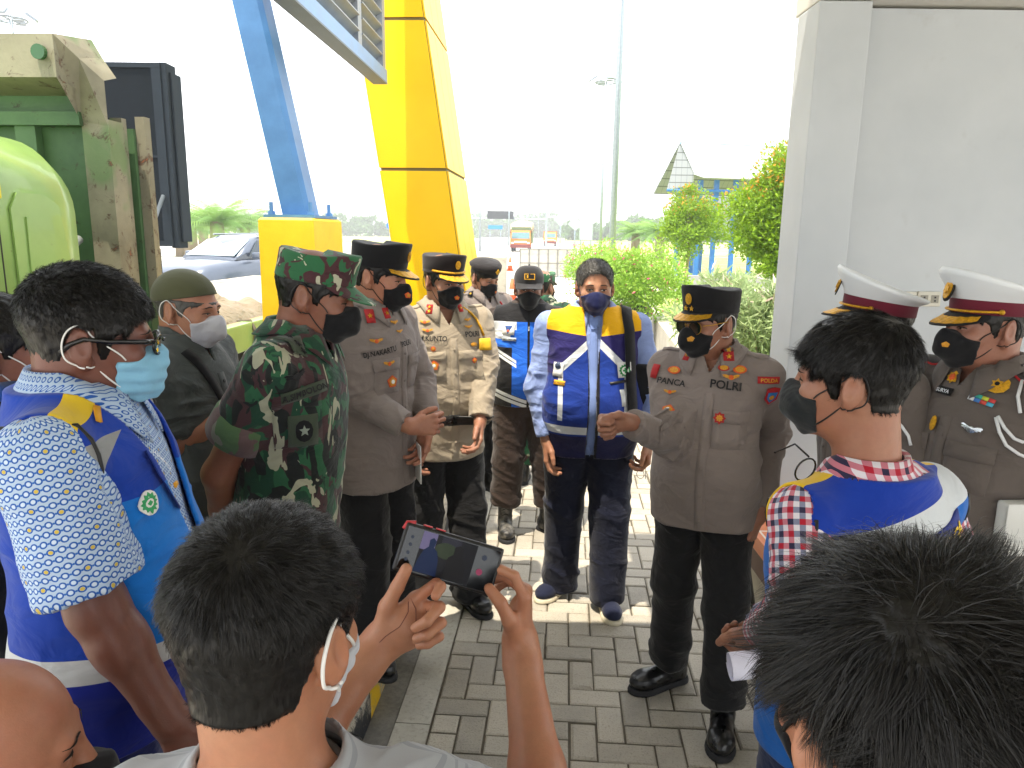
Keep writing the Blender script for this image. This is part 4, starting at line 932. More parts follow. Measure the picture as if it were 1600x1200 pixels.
# ------------------------------------------------------------------ figure building kit.  Local frame: front is -Y, the person's left is +X
def V3(*a): return Vector(a if len(a) > 1 else a[0])
def cutcap(a, b, ra, rb, end=None, d=None, flat=None, side=None):
    f = cap(a, b, ra, rb) if flat is None else ecap(a, b, ra, rb, side, flat)
    if end is None: return f
    e = A3(end); n = A3(d); n = n/np.linalg.norm(n)
    return lambda P: np.maximum(f(P), (P-e) @ n)
def ring_e(c, rx, ry, n=32, zf=None, p=2.0):
    out = []
    for i in range(n):
        t = 2*pi*i/n-pi/2; x = cos(t); y = sin(t); q = (abs(x)**p+abs(y)**p)**(-1/p); x *= q; y *= q
        out.append(Vector((c[0]+rx*x, c[1]+ry*y, c[2]+(zf(x, y) if zf else 0))))
    return out
BASE_SECS = [(.76,0,.0,.160,.110),(.86,0,.008,.170,.122),(.95,0,.006,.168,.120),(1.05,0,-.002,.156,.112),(1.15,0,-.006,.158,.112),(1.25,0,-.004,.168,.118),(1.33,0,.004,.172,.112),(1.39,0,.012,.150,.095),(1.43,0,.018,.105,.082),(1.47,0,.024,.072,.070)]

class Fig:
    def __init__(s, label, px, py, Y, phi=0, hphi=None, pitch=5, roll=0, base=0., capx=0., w=1., belly=0., lean=0., tone='#8a5a3c', group=None, hs=1., look=None, legs=True, arms=None, hands=None, feet=None, bare=(), neck=.056, hd=.003, armr=1., lowz=None, ks=1., hx=0.):
        s.o = None; top = at(px, py, Y); al = atan2(top.x, Y); s.th = radians(phi)-al; hth = radians(phi if hphi is None else hphi)-al
        s.H = H = top.z-base-capx; s.k = k = H/1.678*ks; s.w = w; s.belly = belly; s.lean = tan(radians(lean)); s.hs = hs; s.armr = armr
        hy = -.02*k-s.lean*(H-.9*k); s.hc = Vector((hx, hy, H-.118*hs))
        s.Rh = (Matrix.Rotation(hth-s.th, 3, 'Z') @ Matrix.Rotation(radians(pitch), 3, 'X') @ Matrix.Rotation(radians(roll), 3, 'Y'))
        off = Matrix.Rotation(s.th, 3, 'Z') @ Vector((hx, hy, 0))
        s.M = Matrix.Translation((top.x-off.x, top.y-off.y, base)) @ Matrix.Rotation(s.th, 4, 'Z'); s.Mi = s.M.inverted()
        sx = .182*k*w; ly = lambda z: -s.lean*(z-.9*k)
        s.nb = Vector((hx*.4, .015*k+ly(1.44*k), 1.44*k)); s.sh = {1: Vector((sx, .012+ly(1.38*k), 1.375*k)), -1: Vector((-sx, .012+ly(1.38*k), 1.375*k))}
        s.ly = ly; arms = arms or {}; s.el = {}; s.wr = {}
        for q in (1, -1):
            a = arms.get(q) or {}; l1, l2 = .285*k, .250*k
            wr = s.loc(a['w']) if 'w' in a else Vector((q*(.235*k*w+.02), -.03*k+ly(.9*k), .86*k))
            if 'e' in a: el = s.loc(a['e'])
            else:
                S = s.sh[q]; d = wr-S; D = d.length
                if D > .985*(l1+l2): wr = S+d*(.985*(l1+l2)/D); d = wr-S; D = d.length
                x = (D*D+l1*l1-l2*l2)/(2*D); h = sqrt(max(0, l1*l1-x*x)); u = d.normalized(); pl = Vector(a.get('pole', (q*.35, 1, 0))); pl = (pl-u*pl.dot(u)).normalized(); el = S+u*x+pl*h
            s.el[q] = el; s.wr[q] = wr
        S = np.array(BASE_SECS); z = np.linspace(S[0, 0], S[-1, 0], 60); Q = np.stack([z]+[np.interp(z, S[:, 0], S[:, i]) for i in range(1, 5)], 1)
        ker = np.exp(-np.linspace(-1.6, 1.6, 9)**2); ker /= ker.sum()
        for i in (3, 4, 2): Q[:, i] = np.convolve(np.pad(Q[:, i], 4, 'edge'), ker, 'valid')
        g = np.exp(-((z-1.03)/.14)**2); Q[:, 4] += belly*g; Q[:, 2] -= belly*.75*g; Q[:, 3] += belly*.5*g
        Q[:, 3] *= w; Q *= np.array([k, k, k, k, k]); Q[:, 2] += [ly(v) for v in Q[:, 0]]; s.secs = Q
        s.torso = loftf(Q, 2.25)
        s.tone = tone if not isinstance(tone, str) else skin('skin_'+tone.strip('#'), tone)
        s.feet = feet or {1: (.105, -.01, 12), -1: (-.105, -.01, 12)}; s.handspec = hands or {}; s.bare = bare; s.neck = neck; s.hd = hd; s.arms = arms
        s.legs = legs; s.lowz = lowz; s.ears = True
        s.headf = s.head_sdf(); s.label = label; s.group = group
    def loc(s, p):
        if isinstance(p, tuple) and len(p) == 4: return s.Mi @ at(p[1], p[2], p[3])
        return Vector(p)
    def hw(s, v): return s.hc+s.Rh @ (Vector(v)*s.hs)
    # head ---------------------------------------------------------------
    def head_parts(s):
        E = [(ell((0, .014, .028), (.077, .097, .087)), 0), (ell((0, -.030, -.025), (.064, .062, .088)), .03), (ell((0, -.036, -.078), (.046, .046, .034)), .03),
             (ell((0, -.078, -.1), (.020, .016, .014)), .02), (ell((.040, -.066, -.026), (.024, .022, .022)), .02), (ell((-.040, -.066, -.026), (.024, .022, .022)), .02),
             (cap((-.036, -.080, .017), (.036, -.080, .017), .011, .011), .016), (cap((0, -.090, .010), (0, -.112, -.034), .0075, .0125), .014),
             (ell((.012, -.100, -.038), (.009, .011, .008)), .008), (ell((-.012, -.100, -.038), (.009, .011, .008)), .008),
             (cap((-.018, -.094, -.066), (.018, -.094, -.066), .008, .008), .012),
             (('-', ell((.032, -.097, -.001), (.018, .015, .0115))), .010), (('-', ell((-.032, -.097, -.001), (.018, .015, .0115))), .010),
             (ell((.031, -.077, -.002), (.0145, .0128, .0125)), .004), (ell((-.031, -.077, -.002), (.0145, .0128, .0125)), .004)]
        for q in (1, -1):
            R = Matrix.Rotation(q*radians(24), 3, 'Z') @ Matrix.Rotation(radians(-12), 3, 'X')
            E += [(ell((q*.079, .016, -.008), (.0085, .0205, .033), R), .006), (ell((q*.0745, .006, -.036), (.008, .011, .011), R), .006), (('-', ell((q*.0905, .012, -.003), (.0075, .012, .021), R)), .004), (ell((q*.0785, .003, -.010), (.005, .006, .009)), .004)]
        return E
    def head_sdf(s):
        h = union(s.head_parts()); R = np.array(s.Rh); t = A3(s.hc); sc = s.hs
        f = lambda P: h(((P-t) @ R)/sc)*sc
        s.headl = h
        a = s.hw((0, .028, -.055)); b = s.nb+Vector((0, .004, -.02))
        s.neckf = cap(a, b, s.neck, s.neck*1.08)
        tr = cap(s.nb+Vector((-.09*s.k, .02, -.035*s.k)), s.nb+Vector((.09*s.k, .02, -.035*s.k)), .035, .035)
        return union([(f, 0), (s.neckf, .03), (tr, .05)])
    # hands --------------------------------------------------------------
    def hand(s, q):
        hsp = dict(s.handspec.get(q) or {}); k = s.k*hsp.get('sc', 1.0); W = s.wr[q]
        for a_, b_ in (('dw', 'd'), ('pw', 'p')):
            if a_ in hsp: hsp[b_] = s.Mi.to_3x3() @ Vector(hsp[a_])
        fd = (W-s.el[q]).normalized(); d = Vector(hsp.get('d', fd)); d.normalize(); p = Vector(hsp.get('p', (-q, 0, 0))); p = (p-d*p.dot(d)).normalized()
        t = d.cross(p)*(-q)                                     # right hand (-1): d x p
        pose = hsp.get('pose', 'relax')
        C_ = pose if isinstance(pose, list) else {'relax': [(20, 32, 22), (26, 36, 24), (30, 38, 26), (34, 40, 26)], 'fist': [(72, 95, 55)]*4, 'grip': [(58, 78, 40), (62, 80, 42), (66, 82, 42), (70, 84, 42)], 'flat': [(6, 10, 6)]*4, 'half': [(40, 50, 30), (46, 54, 32), (50, 58, 34), (54, 60, 34)]}[pose]
        P_ = lambda x, y, z: W+(t*x+d*y+p*z)*k
        parts = [(cap(W-fd*.03, P_(0, .015, 0), .026*k*s.armr, .024*k), 0)]
        kn = [(.030, .092), (.010, .096), (-.011, .091), (-.030, .082)]; ln = [(.043, .026, .020), (.047, .030, .021), (.043, .028, .020), (.034, .020, .018)]; rr = [.0098, .0100, .0096, .0086]
        sp = hsp.get('spread', 1.0)
        for i, (x, y) in enumerate(kn):
            parts.append((cap(P_(x*.55, .020, .002), P_(x, y, 0), .0150*k, .0112*k), .012*k if i else .02*k))
        parts.append((ell(P_(.002, .05, .008), (.033*k, .033*k, .033*k*.62), Matrix((t, d, p)).transposed()), .012))
        fing = []
        for i, (x, y) in enumerate(kn):
            b = P_(x, y, 0); c = 0; sd = radians((4, 0, -4, -9)[i]*sp); r0 = rr[i]*k; seg = []
            for j in range(3):
                c += radians(C_[i][j]); dd = ((d*cos(sd)+t*sin(sd))*cos(c)+p*sin(c)); e = b+dd*ln[i][j]*k; seg.append((cap(b, e, r0, r0*.93), .003)); b = e; r0 *= .93
            s.tips = getattr(s, 'tips', {}); s.tips[(q, i)] = (b, dd, r0)
            fing.append(union(seg))
        th = hsp.get('thumb', [(.018, .018, .010), (.040, .048, .024), (.052, .076, .030), (.054, .101, .034)])
        T = [P_(*a) for a in th]; seg = [(cap(T[0], T[1], .0165*k, .0130*k), 0), (cap(T[1], T[2], .0125*k, .0108*k), .006), (cap(T[2], T[3], .0112*k, .0095*k), .003)]
        palm = union(parts); thf = union(seg); s.tips[(q, 4)] = (T[3], (T[3]-T[2]).normalized(), .0095*k)
        def f(P):
            dpalm = palm(P); df = None
            for g in fing:
                e = g(P); df = e if df is None else np.minimum(df, e)
            return smin(smin(dpalm, df, .006), thf(P), .009)
        return f, [b_ for b_ in (W,)]
    def hdir(s, q, fd):
        h = s.handspec.get(q) or {}; v = s.Mi.to_3x3() @ Vector(h['dw']) if 'dw' in h else Vector(h.get('d', fd)); return v.normalized()
    # the body -----------------------------------------------------------
    def build(s, head=True, core=True):
        ms = []
        c = s.hc; r = .17*s.hs
        if head:
            zlo = s.nb.z-.075; V, F = surface(s.headf, (min(c.x, 0)-.15, min(c.y, s.nb.y)-r, zlo), (max(c.x, 0)+.15, max(c.y, s.nb.y)+r, c.z+.16), s.hd); ms.append((V, F))
        for q in (1, -1):
            if q in s.handspec and s.handspec[q] is None: continue
            hf, _ = s.hand(q); W = s.wr[q]; E_ = s.el[q]; ar = s.armr
            fd = (W-E_).normalized()
            if q in s.bare:
                S = s.sh[q].lerp(E_, .35); side = Vector((0, 0, 1)).cross(fd)
                f = union([(cap(S, E_, .047*s.k*ar, .041*s.k*ar), 0), (cap(E_, E_.lerp(W, .35), .043*s.k*ar, .041*s.k*ar), .02), (cap(E_.lerp(W, .3), W, .041*s.k*ar, .027*s.k*ar), .02), (hf, .02)])
                pts = [S, E_, W, W+fd*.2*s.k, W+s.hdir(q, fd)*.2]
            else:
                S = E_.lerp(W, .6); f = union([(cap(S, W, .034*s.k, .027*s.k), 0), (hf, .012)]); pts = [S, W, W+fd*.12*s.k, W+s.hdir(q, fd)*.14*s.k]
            lo = [min(p[i] for p in pts)-.085 for i in range(3)]; hi = [max(p[i] for p in pts)+.085 for i in range(3)]
            ms.append(surface(f, lo, hi, .0026 if (hi[0]-lo[0])*(hi[1]-lo[1])*(hi[2]-lo[2]) < .03 else .0034))
        if core:
            Q = s.secs.copy(); Q = Q[Q[:, 0] > 1.0*s.k]; Q[:, 3] -= .016; Q[:, 4] -= .016; T = loftf(Q, 2.2); parts = [(T, 0)]
            for q in (1, -1):
                if q in s.handspec and s.handspec[q] is None: continue
                parts += [(cap(s.sh[q]-Vector((q*.02, 0, .0)), s.el[q], .040*s.k, .030*s.k), .03), (cap(s.el[q], s.wr[q], .030*s.k, .020*s.k), .01)]
            parts.append((cap(s.nb, s.nb.lerp(s.hc, .4), .045, .045), .03)); f = union(parts)
            zs = [s.el[q].z for q in (1, -1)]+[s.wr[q].z for q in (1, -1)]+[.77*s.k]; xs = [p.x for p in list(s.el.values())+list(s.wr.values())]; ys = [p.y for p in list(s.el.values())+list(s.wr.values())]
            ms.append(surface(f, (min(xs+[-.25])-.06, min(ys+[-.2])-.06, min(zs)-.05), (max(xs+[.25])+.06, max(ys+[.2])+.06, 1.52*s.k), .010))
        V, F = joinm(ms); s.o = mkobj('person', V, F, s.tone, None, True); s.o.matrix_world = s.M; tag(s.o, s.label, 'person', s.group); return s
    def part(s, name, V, F, mat, smooth=True, parent=None, uv=None):
        return mkobj(name, V, F, mat, parent or s.o, smooth, uv=uv)
    def pmb(s, mb, name, mat, smooth=False, parent=None): return mb.build(name, mat, parent or s.o, smooth)
    # garments -----------------------------------------------------------
    def armcoord(s, P, q):
        best = None
        for i, (a, b) in enumerate(((s.sh[q], s.el[q]), (s.el[q], s.wr[q]))):
            a = A3(a); b = A3(b); ba = b-a; L_ = np.linalg.norm(ba); t = np.clip(((P-a) @ ba)/L_**2, 0, 1); r_ = P-a-t[:, None]*ba; d = np.linalg.norm(r_, axis=1)
            u = np.cross(ba/L_, (0.13, 1, .1)); u /= np.linalg.norm(u); v = np.cross(ba/L_, u); ang = np.arctan2(r_ @ v, r_ @ u)
            cur = (d, t*L_+(i*np.linalg.norm(A3(s.el[q])-A3(s.sh[q]))), ang)
            best = cur if best is None else tuple(np.where(cur[0] < best[0], cur[j], best[j]) for j in range(3))
        return best
    def garment(s, name, mat, off=.012, sleeve=1.0, hem=.80, sr=(.062, .054, .045), h=.006, fold=1.0, open_v=.0, neckr=.066, seed=1, flare=0., armholes=False, uv=False, thick=.008, top=None, vdepth=.10, neckz=0.0, cut=None, armcut=.055, armx=.014):
        """sleeve: 0..1 upper arm, 1..2 forearm, None: sleeveless with armholes"""
        k = s.k; thick = max(thick, 1.9*h); Q = s.secs.copy(); Q[:, 3] += off; Q[:, 4] += off
        if flare: g = np.clip((1.0*k-Q[:, 0])/(.25*k), 0, 1); Q[:, 3] += flare*g; Q[:, 4] += flare*g
        hz = hem*k
        if Q[0, 0] > hz: Q = np.vstack([[hz-.01, Q[0, 1], Q[0, 2], Q[0, 3]*1.01, Q[0, 4]], Q])
        T = loftf(Q, 2.3); parts = [(T, 0)]
        for q in (1, -1):
            S, E_, W = s.sh[q], s.el[q], s.wr[q]; ar = s.armr
            if sleeve is None:
                parts.append((cap(s.nb+Vector((q*.03, 0, -.02)), S-Vector((q*.012, 0, 0)), .045*k, (.052*k+off)), .03)); continue
            parts.append((cap(s.nb+Vector((q*.03, 0, -.03)), S, .045*k, .048*k+off*.6), .03))
            r1, r2, r3 = (r_*k*ar for r_ in sr)
            if sleeve <= 1: e = S.lerp(E_, sleeve); parts.append((cutcap(S, e+(e-S).normalized()*.03, r1, r2, e, e-S), .030*k))
            else:
                e = E_.lerp(W, sleeve-1); parts.append((cap(S, E_, r1, r2), .030*k)); parts.append((cutcap(E_, e+(e-E_).normalized()*.03, r2, r3, e, e-E_), .012))
        f0 = union(parts); s.clothf = f0
        nb = A3(s.nb); nk = cap(s.nb-Vector((0, 0, .05)), s.nb+Vector((0, -.015, .12)), neckr, neckr+.01)
        ops = [(shell(f0, thick), 0), (('&', lambda P: hz-P[:, 2]), 0), (('-', nk), .004)]
        if open_v:
            v0 = A3(s.nb)+np.array([0, 0, .03]); sl = open_v
            def vee(P):
                dz = P[:, 2]-(v0[2]-vdepth); return np.maximum(np.abs(P[:, 0])-np.maximum(dz, 0)*sl, np.maximum(-dz, P[:, 1]-nb[1]))
            ops.append((('-', vee), .003))
        if sleeve is None:
            for q in (1, -1):
                S = s.sh[q]; c1 = S+Vector((q*.035, 0, .02)); c2 = S+Vector((q*.035, -.0, -.16*k)); ops.append((('-', cap(c1, c2, armcut*k, armcut*k*.95)), .008))
                ops.append((('-', lambda P, q=q, xx=(abs(S.x)+armx), zz=S.z-.10*k: np.maximum(xx-q*P[:, 0], zz-P[:, 2])), .004))
        if cut: ops.append((cut, .004))
        f = union(ops)
        pts = [s.sh[1], s.sh[-1], Vector((-.22*s.w*k-belly_(s), s.ly(hz)-.2-s.belly*1.6, hz)), Vector((.22*s.w*k+belly_(s), .2, s.nb.z+.07))]
        if sleeve is not None: pts += [s.el[1], s.el[-1]]
        if sleeve and sleeve > 1: pts += [s.wr[1], s.wr[-1]]
        lo = [min(p[i] for p in pts)-.09 for i in range(3)]; hi = [max(p[i] for p in pts)+.09 for i in range(3)]; lo[2] = min(p[2] for p in pts)-.08
        V, F = surface(f, lo, hi, h); N = vnormals(V, F)
        inner = f0(V) < -thick*.5; Nout = N*np.where(inner, -1, 1)[:, None]; VV = V+Nout*(np.where(inner, thick, 0))[:, None]
        isA = np.zeros(len(V)); tt = np.zeros(len(V)); an = np.zeros(len(V)); wA = np.zeros(len(V)); dT = T(VV)
        if sleeve is not None:
            for q in (1, -1):
                d, t, a = s.armcoord(VV, q); w_ = np.clip((dT-(d-.062))/.03, 0, 1)*(d < .11)*(VV[:, 0]*q > .06); m_ = w_ > 0; isA = np.where(m_, q, isA); tt = np.where(m_, t, tt); an = np.where(m_, a, an); wA = np.where(m_, w_, wA)
        A_ = wA > .5; rid = lambda q, sd: (1-np.abs(noise(q, sd)))**2
        L1 = (s.el[1]-s.sh[1]).length
        dt = .0085*rid(VV*np.array([4.0, 4.0, 7.5])/k+np.stack([VV[:, 2]*5, 0*VV[:, 0], VV[:, 0]*3], 1), seed)+.0055*fbm(VV*7, seed+3)+.0030*rid(VV*np.array([11, 11, 20]), seed+5)-.004
        lowf = np.clip((1.30*k-VV[:, 2])/(.22*k), .30, 1); dt = dt*lowf
        pinch = np.exp(-(((np.abs(VV[:, 0])-.15*k)/.05)**2+((VV[:, 2]-1.24*k)/.09)**2)); dt += pinch*.010*rid(VV*np.array([14, 9, 26]), seed+7)
        ab = np.stack([an*1.1+tt*9, tt*28, isA*3], 1); g = np.exp(-((tt-L1)/.085)**2)
        da = .0115*g*rid(ab, seed+11)+.0065*rid(np.stack([np.cos(an)*1.2+tt*12, tt*11, np.sin(an)*1.2+isA*5], 1), seed+13)+.002*fbm(VV*25, seed+4)-.004
        disp = (da*wA+dt*(1-wA))*fold
        V = V+Nout*disp[:, None]
        if uv:
            R_ = .165*k; ang = np.arctan2(V[:, 0], -(V[:, 1]-s.ly(V[:, 2])))
            ua = np.zeros(len(V)); va = np.zeros(len(V))
            if sleeve is not None:
                for q in (1, -1):                              # unrolled along the upper arm / forearm without clamping
                    S, E_, W = A3(s.sh[q]), A3(s.el[q]), A3(s.wr[q]); d1 = (E_-S)/np.linalg.norm(E_-S); d2 = (W-E_)/np.linalg.norm(W-E_); fr2 = ((VV-E_) @ d2 > 0) & ((VV-E_) @ (d1+d2) > 0)
                    dd = np.where(fr2[:, None], d2, d1); oo = np.where(fr2[:, None], E_, S); al = ((VV-oo)*dd).sum(1); ax_ = np.cross(d1, (0.15, 1, 0)); ax_ /= np.linalg.norm(ax_); ay_ = np.cross(ax_, d1)
                    r_ = VV-oo-al[:, None]*dd; m_ = A_ & (isA == q); ua = np.where(m_, np.arctan2(r_ @ ax_, r_ @ ay_)*.070, ua); va = np.where(m_, al+fr2*np.linalg.norm(E_-S), va)
            UV = np.stack([np.where(A_, ua, ang*R_), np.where(A_, -va, V[:, 2]), isA], 1)
        o = s.part(name, V, F, mat, uv=UV if uv else None); s.last = o; s.bv = bvh(V, F); o['_'] = 0; del o['_']; return o
    def collar(s, mat, rad=.070, h1=.035, drop=.045, gap=24, point=.035, spread=.030, parent=None, name='collar', stand=False, tilt=.02, cz=.016):
        """stand with a turned down fall; stand=True gives a mandarin collar"""
        n = 41; P = []; c = s.nb+Vector((0, -.005, cz)); prof = 5
        for i in range(n):
            a = radians(-180+gap)+(2*pi-2*radians(gap))*i/(n-1)      # 0 = back
            # angle measured from +Y (back)
            x = sin(a); y = cos(a); front = max(0, -y); e = (abs(a)/(pi-radians(gap)))
            f = max(0, (e-.72)/.28); zt = h1-.022*front-.012*f; row = []
            r0 = rad*(1+.0*front); row.append((x*r0*.98, y*r0*1.0, -.01-tilt*front)); row.append((x*(r0), y*r0, zt*.5-tilt*front)); row.append((x*(r0-.001), y*(r0-.001), zt-tilt*front))
            if not stand:
                row.append((x*(r0+.006), y*(r0+.006), zt+.003-tilt*front)); dd = drop+point*f; r1 = r0+spread*(1+.25*front)
                row.append((x*((r0+r1)/2), y*((r0+r1)/2), zt-dd*.5-tilt*front)); row.append((x*r1*(1), y*r1, zt-dd-tilt*front))
            P += [c+Vector(q) for q in row]; m_ = len(row)
        if not stand:
            idx = [i*m_+j for i in range(n) for j in (3, 4, 5)]; Q = np.array([tuple(P[i]) for i in idx])
            for _ in range(5): d = s.clothf(Q); g = grad(s.clothf, Q); Q = Q+g*np.clip(.0095-d, 0, .02)[:, None]
            for i, q in zip(idx, Q): P[i] = Vector(q)
        b = MB().grid(P, n, m_); o = b.build(name, mat, parent or s.o, True); md = o.modifiers.new('s', 'SOLIDIFY'); md.thickness = .0028; md.offset = 0; return o
    def trousers(s, mat, r=(.098, .078, .066), hemz=.045, h=.007, top=1.0, seed=3, fold=1., name='trousers', blouse=False):
        k = s.k; parts = [(ell((0, s.ly(.93*k)*.6+.008, .93*k), (.165*k*s.w+s.belly*.3, .122*k+s.belly*.4, .15*k)), 0)]; segs = []
        s.ank = {}
        for q in (1, -1):
            fx, fy, toe = s.feet[q]; hip = Vector((q*.085*k*s.w, .005, .88*k)); an = Vector((fx, fy+.02, .08)); kn = hip.lerp(an, .50)+Vector((q*.005, -.018, .02)); s.ank[q] = an
            end = Vector((an.x, an.y, hemz)); parts.append((cap(hip, kn, r[0]*k*s.w, r[1]*k), .035)); parts.append((cutcap(kn, end-Vector((0, 0, .04)), r[1]*k, r[2]*k, end, end-kn), .02)); segs.append((kn, end))
            if blouse: parts.append((ell(end+Vector((0, 0, .03)), (.066*k, .07*k, .045)), .02))
        f0 = union(parts); xs = [p[0] for p in s.feet.values()]; ys = [p[1] for p in s.feet.values()]
        f = union([(f0, 0), (('&', lambda P: P[:, 2]-top*k), 0)])
        V, F = surface(f, (min(xs+[-.19*s.w*k])-.09, min(ys+[0])-.2, hemz-.03), (max(xs+[.19*s.w*k])+.09, max(ys+[0])+.2, 1.05*k), h); N = vnormals(V, F)
        kz = (segs[0][0].z); rid = lambda q, sd: (1-np.abs(noise(q, sd)))**2
        g = .35+np.exp(-((V[:, 2]-hemz-.05)/.09)**2)*.9+np.exp(-((V[:, 2]-kz)/.1)**2)*.6+np.exp(-((V[:, 2]-.8*k)/.09)**2)*.5
        d = .0115*g*rid(V*np.array([6, 6, 15])+np.stack([0*V[:, 0], V[:, 2]*2, V[:, 0]*8], 1), seed)+.008*rid(V*np.array([12, 12, 2.0]), seed+2)-.003
        return s.part(name, V+N*(d*fold)[:, None], F, mat)
    def shoe(s, q, mat, solem, shaft=.0, length=.27, hgt=.075, name='boot', lace=None, wid=1.0, toeh=.042):
        fx, fy, toe = s.feet[q]; R = Matrix.Rotation(radians(toe)*q, 3, 'Z'); L_ = length
        heel = Vector((0, .045, 0)); P = lambda x, y, z: Vector((fx, fy+.03, 0))+R @ Vector((x, y, z))
        up = [(ell(P(0, -.115, .045-(.042-toeh)*.6), (.047*wid, .075, toeh), R), 0), (ell(P(0, -.02, .048), (.040*wid, .09, .046), R), .02), (ell(P(0, .045, .05), (.037*wid, .04, .052), R), .02), (cap(P(0, .02, .06), P(0, .012, max(.10, shaft)), .043, .048), .02)]
        fl = (('&', lambda V: .012-V[:, 2]), .003); tp = (('&', lambda V, z=max(.085, shaft): V[:, 2]-z), .002)
        f = union(up+[fl, tp]); lo = (fx-.2, fy-.28, 0); hi = (fx+.2, fy+.2, max(.11, shaft)+.02); V, F = surface(f, lo, hi, .005)
        N = vnormals(V, F); V = V+N*(.0016*fbm(V*40, 4)+.002*(1-np.abs(noise(V*np.array([20, 20, 34]), 8)))**2*(V[:, 2] > .06))[:, None]
        o = s.part(name, V, F, mat); g = union([(ell(P(0, -.115, .0), (.052*wid, .082, .05), R), 0), (ell(P(0, -.02, 0), (.043*wid, .09, .05), R), .03), (ell(P(0, .048, 0), (.042*wid, .045, .05), R), .02), (('&', lambda V: V[:, 2]-.024), .003), (('&', lambda V: -V[:, 2]), .002)])
        V, F = surface(g, (fx-.2, fy-.28, -.01), (fx+.2, fy+.2, .05), .005); s.part('sole', V, F, solem, parent=o)
        if lace:
            b = MB()
            for i in range(6 if shaft else 3):
                y = -.055+.012*i; z = .088+.0*i
                if i > 2: y = -.034; z = .095+(i-2)*.035
                b.tube([P(-.022, y+.004, z-.008), P(0, y-.004, z+.004), P(.022, y+.004, z-.008)], .0026, 5)
            s.pmb(b, 'lace', lace, True, o)
        return o
    # face coverings -----------------------------------------------------
    def mask(s, mat, style='kf', name='face_mask', bulge=0., top=-.004, loops=None, h=.003, loopcol=None, below=False):
        hl = s.headl; t = -.0035
        if style == 'kf': sn = union([(ell((0, -.082, -.050), (.050, .046+bulge, .052)), 0), (cap((0, -.116, -.020), (0, -.118-bulge, -.062), .010, .016), .02)])
        elif style == 'surgical': sn = union([(ell((0, -.078, -.052), (.056, .046+bulge, .056)), 0), (cap((0, -.112, -.02), (0, -.108, -.095), .014, .014), .02)])
        else: sn = ell((0, -.080, -.050), (.052, .047+bulge, .055))
        def f(P):
            d = smin(hl(P)+t*1.2, sn(P), .012); x = np.abs(P[:, 0]); y = P[:, 1]; z = P[:, 2]
            back = -.052 if style != 'surgical' else -.042
            zt = top-.42*np.maximum(x-.006, 0)-(.10*np.maximum(y+.09, 0)); zb = -.118+.35*np.maximum(y+.085, 0)+.1*x
            c = np.maximum(np.maximum(z-zt, zb-z), (y-back)*.8+.0*x-.010*(np.abs(z+.06) < .0)); return smax(d, c, .002)
        fw = framed(lambda P: f(P/s.hs)*s.hs, s.Rh, s.hc); c = s.hw((0, -.08, -.06)); r = .09*s.hs
        V, F = surface(fw, tuple(c[i]-r for i in range(3)), tuple(c[i]+r for i in range(3)), h); N = vnormals(V, F)
        Vl = ((V-A3(s.hc)) @ np.array(s.Rh))/s.hs
        d = .0012*fbm(Vl*60, 3)
        if style == 'surgical': d = d+.0016*np.sin(Vl[:, 2]*2*pi/.024)
        V = V+N*d[:, None]; o = s.part(name, V, F, mat)
        lm = loopcol or plain('loop_black', '#141414', .7); 
        for q in (1, -1):
            b = MB()
            for z0, z1, y1 in ((-.028, .016, .006), (-.088, -.040, .004)):
                pts = []
                for i in range(9):
                    u = i/8; p = Vector((q*(.055+.024*u), -.058+(y1+.058)*u, z0+(z1-z0)*u)); 
                    for _ in range(3):
                        dd = float(hl(A3(p)[None])[0]); g = grad(hl, A3(p)[None])[0]; p = p-Vector(g)*(dd-.0018)
                    pts.append(s.hw(p))
                b.tube(pts, .0016*s.hs if loops is None else loops, 6)
            raw = [Vector((q*.0785, .006, .016)), Vector((q*.084, .018, .030)), Vector((q*.086, .036, .018)), Vector((q*.084, .043, -.008)), Vector((q*.082, .036, -.032)), Vector((q*.078, .016, -.042)), Vector((q*.076, .004, -.040))]; pts = []
            for i in range(len(raw)-1):
                p0, p1, p2, p3 = raw[max(i-1, 0)], raw[i], raw[i+1], raw[min(i+2, len(raw)-1)]
                for j in range(5):
                    t = j/5; p = .5*((2*p1)+(p2-p0)*t+(2*p0-5*p1+4*p2-p3)*t*t+(3*p1-p0-3*p2+p3)*t**3)
                    for _ in range(4):
                        dd = float(hl(A3(p)[None])[0])
                        if dd < .0022: p = p+Vector(grad(hl, A3(p)[None])[0])*(.0022-dd)
                    pts.append(p)
            b.tube([s.hw(p) for p in pts], .0016*s.hs if loops is None else loops, 6)
            s.pmb(b, 'ear_loop', lm, True, o)
        s.maskbv = bvh(V, F); s.masko = o; return o
